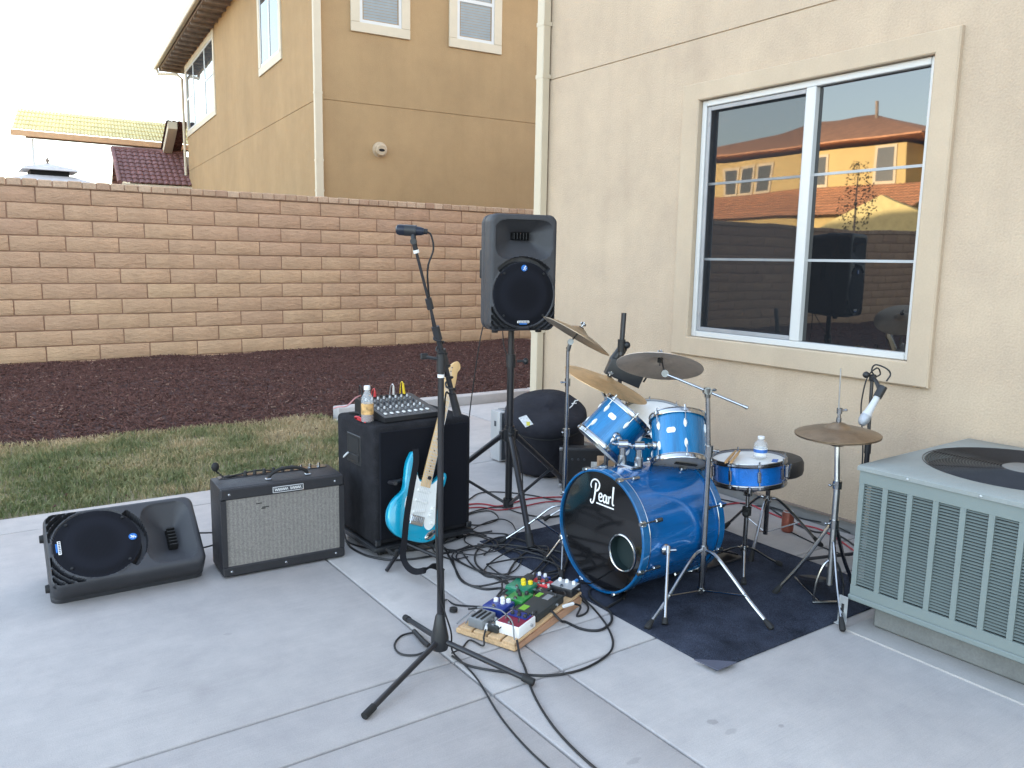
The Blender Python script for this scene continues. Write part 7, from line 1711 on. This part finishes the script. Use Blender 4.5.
# local: x away from the viewer-side face, y negative along the wall towards the viewer
b = MB(); b.box2((0.035, -ACD + 0.035, ACB + 0.01), (ACW - 0.035, -0.035, ACT - 0.03)); b.build('coil', M['ac_core'], ac)
b = MB()
def acpanel(along, n_col, L_):
    pitch = (L_ - 0.02) / n_col
    def P(a, d, z):   # a along the face from the far corner, d depth inward
        return (d, -a, z) if along == 'y' else (a, -d, z)
    def bx(a0, a1, d0, d1, z0, z1, bev=0.0):
        p = P(a0, d0, z0); q = P(a1, d1, z1)
        b.box2([min(p[i], q[i]) for i in range(3)], [max(p[i], q[i]) for i in range(3)], bev)
    st_ = 0.012 if along == 'y' else 0.016
    bx(0.014 if along == 'x' else 0.0, L_ - (0.0), 0.0, 0.012, ACB + 0.012, ACB + 0.055)
    bx(0.014 if along == 'x' else 0.0, L_, 0.0, 0.012, ACT - 0.075, ACT - 0.012)
    for k in range(n_col + 1):
        a = 0.012 + k * pitch
        if along == 'x' and k == 0: bx(0.014, a + 0.0105, 0.0, 0.012, ACB + 0.0555, ACT - 0.0755)
        else: bx(max(0.0, a - 0.0105), min(L_, a + 0.0105), 0.0, 0.012, ACB + 0.0555, ACT - 0.0755)
    for k in range(n_col):
        a = 0.012 + k * pitch + 0.011; z = ACB + 0.062
        while z < ACT - 0.079:
            p0, p1 = P(a, 0.004, z - 0.0002), P(a + pitch - 0.022, 0.004, z - 0.0002)
            q0_, q1_ = P(a, 0.0125, z + 0.0062), P(a + pitch - 0.022, 0.0125, z + 0.0062)
            r0_, r1_ = P(a, 0.0015, z + 0.0016), P(a + pitch - 0.022, 0.0015, z + 0.0016)
            b.poly([p0, p1, r1_, r0_]); b.poly([r0_, r1_, q1_, q0_]); b.poly([p0, q0_, q1_, p1])
            z += st_
acpanel('y', 9, ACD); acpanel('x', 9, ACW)
b.box2((0.02, -ACD, ACB + 0.01), (ACW, -ACD + 0.012, ACT - 0.02)); b.box2((ACW - 0.012, -ACD + 0.0125, ACB + 0.01), (ACW, -0.0125, ACT - 0.02))
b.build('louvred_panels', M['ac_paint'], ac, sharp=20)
b = MB()
b.box2((-0.006, -ACD - 0.006, ACB - 0.012), (ACW + 0.006, 0.006, ACB + 0.011), 0.004)
b.build('base_pan', M['ac_paint'], ac)
# top plate with round fan opening
fc = V((ACW * 0.50, -ACD * 0.47)); fr_ = 0.365
b = MB(); n = 64
def sq(k):
    a = 2 * PI * k / n; c_, s_ = math.cos(a), math.sin(a); m_ = max(abs(c_), abs(s_))
    hx_, hy_ = (ACW / 2 + 0.008), (ACD / 2 + 0.008)
    return (ACW / 2 + hx_ * c_ / m_, -ACD / 2 + hy_ * s_ / m_)
low = b.ring([(*sq(k), ACT - 0.022) for k in range(n)]); mid_ = b.ring([(*sq(k), ACT - 0.006) for k in range(n)])
ins = b.ring([(sq(k)[0] * 0.985 + 0.015 * ACW / 2, sq(k)[1] * 0.985 - 0.015 * ACD / 2, ACT + 0.001) for k in range(n)])
rim = b.ring([(fc.x + (fr_ + 0.02) * math.cos(2 * PI * k / n), fc.y + (fr_ + 0.02) * math.sin(2 * PI * k / n), ACT + 0.012) for k in range(n)])
rim1 = b.ring([(fc.x + (fr_) * math.cos(2 * PI * k / n), fc.y + (fr_) * math.sin(2 * PI * k / n), ACT + 0.010) for k in range(n)])
rim2 = b.ring([(fc.x + fr_ * math.cos(2 * PI * k / n), fc.y + fr_ * math.sin(2 * PI * k / n), ACT - 0.10) for k in range(n)])
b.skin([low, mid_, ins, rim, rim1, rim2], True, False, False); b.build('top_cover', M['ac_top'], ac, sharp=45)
b = MB()
for (x, y) in ((0.05, 0.007), (0.45, 0.007), (-0.007, -0.20), (-0.007, -0.47)):
    b = MB(); b.sphere((x, y, ACT - 0.014), 0.006, n=8); b.build('cover_screw', M['galv'], ac)
b = MB(); Mc_ = Matrix.Translation((fc.x, fc.y, ACT + 0.012))
k = 0.085
while k < fr_ + 0.01: b.torus(k, 0.0018, Mc_, 56, 5); k += 0.0115
for a in range(0, 360, 45):
    for off_ in (0,):
        d_ = V((math.cos(math.radians(a)), math.sin(math.radians(a)), 0)); b.tube([V((fc.x, fc.y, ACT + 0.0085)) + d_ * 0.05, V((fc.x, fc.y, ACT + 0.0085)) + d_ * (fr_ + 0.012)], 0.0032, 5)
b.build('fan_grille', M['black_metal'], ac)
b = MB(); b.lathe([(0, 0.010), (0.07, 0.009), (0.085, 0.003), (0.085, -0.004), (0, -0.004)], Mc_, 32); b.build('grille_hub', M['hub_grey'], ac)
b = MB()
for k in range(4):
    a = k * PI / 2 + 0.5
    def fbp(u, v): 
        r = 0.06 + 0.28 * u; th_2 = a + 0.9 * (v - 0.5) * (0.8 + 0.3 * u)
        return V((fc.x + r * math.cos(th_2), fc.y + r * math.sin(th_2), ACT - 0.06 + 0.05 * (v - 0.5)))
    b.sheet(fbp, 6, 6)
b.cyl((fc.x, fc.y, ACT - 0.16), (fc.x, fc.y, ACT - 0.04), 0.06, n=20); b.build('fan', M['dark_panel'], ac)
b = MB(); b.lathe([(0, ACT - 0.2), (fr_, ACT - 0.2), (fr_, ACT - 0.09)], Matrix.Translation((fc.x, fc.y, 0)), 48); b.build('fan_well', M['dark_gap'], ac)
b = MB(); b.box2((0.07, -ACD + 0.07, 0.009), (ACW - 0.07, -0.07, ACB - 0.013), 0.01); M['plinth_grey'] = pm('dull_grey_plinth', (0.15, 0.155, 0.15), 0.8, var=0.15, vs=8, fine=0.1, bs=120)
b.build('plinth', M['plinth_grey'], ac)
b = MB(); b.box((-0.022, 0.012, 0.077), (0.004, 0.040, 0.118), 0.001, M=None); b.box((-0.034, 0.012, 0.0185), (0.03, 0.040, 0.004), 0.001)
b.build('mounting_bracket', M['galv'], ac)
b = MB(); b.box((-0.0245, 0.012, 0.085), (0.001, 0.012, 0.035)); b.build('bracket_slot', M['dark_gap'], ac)
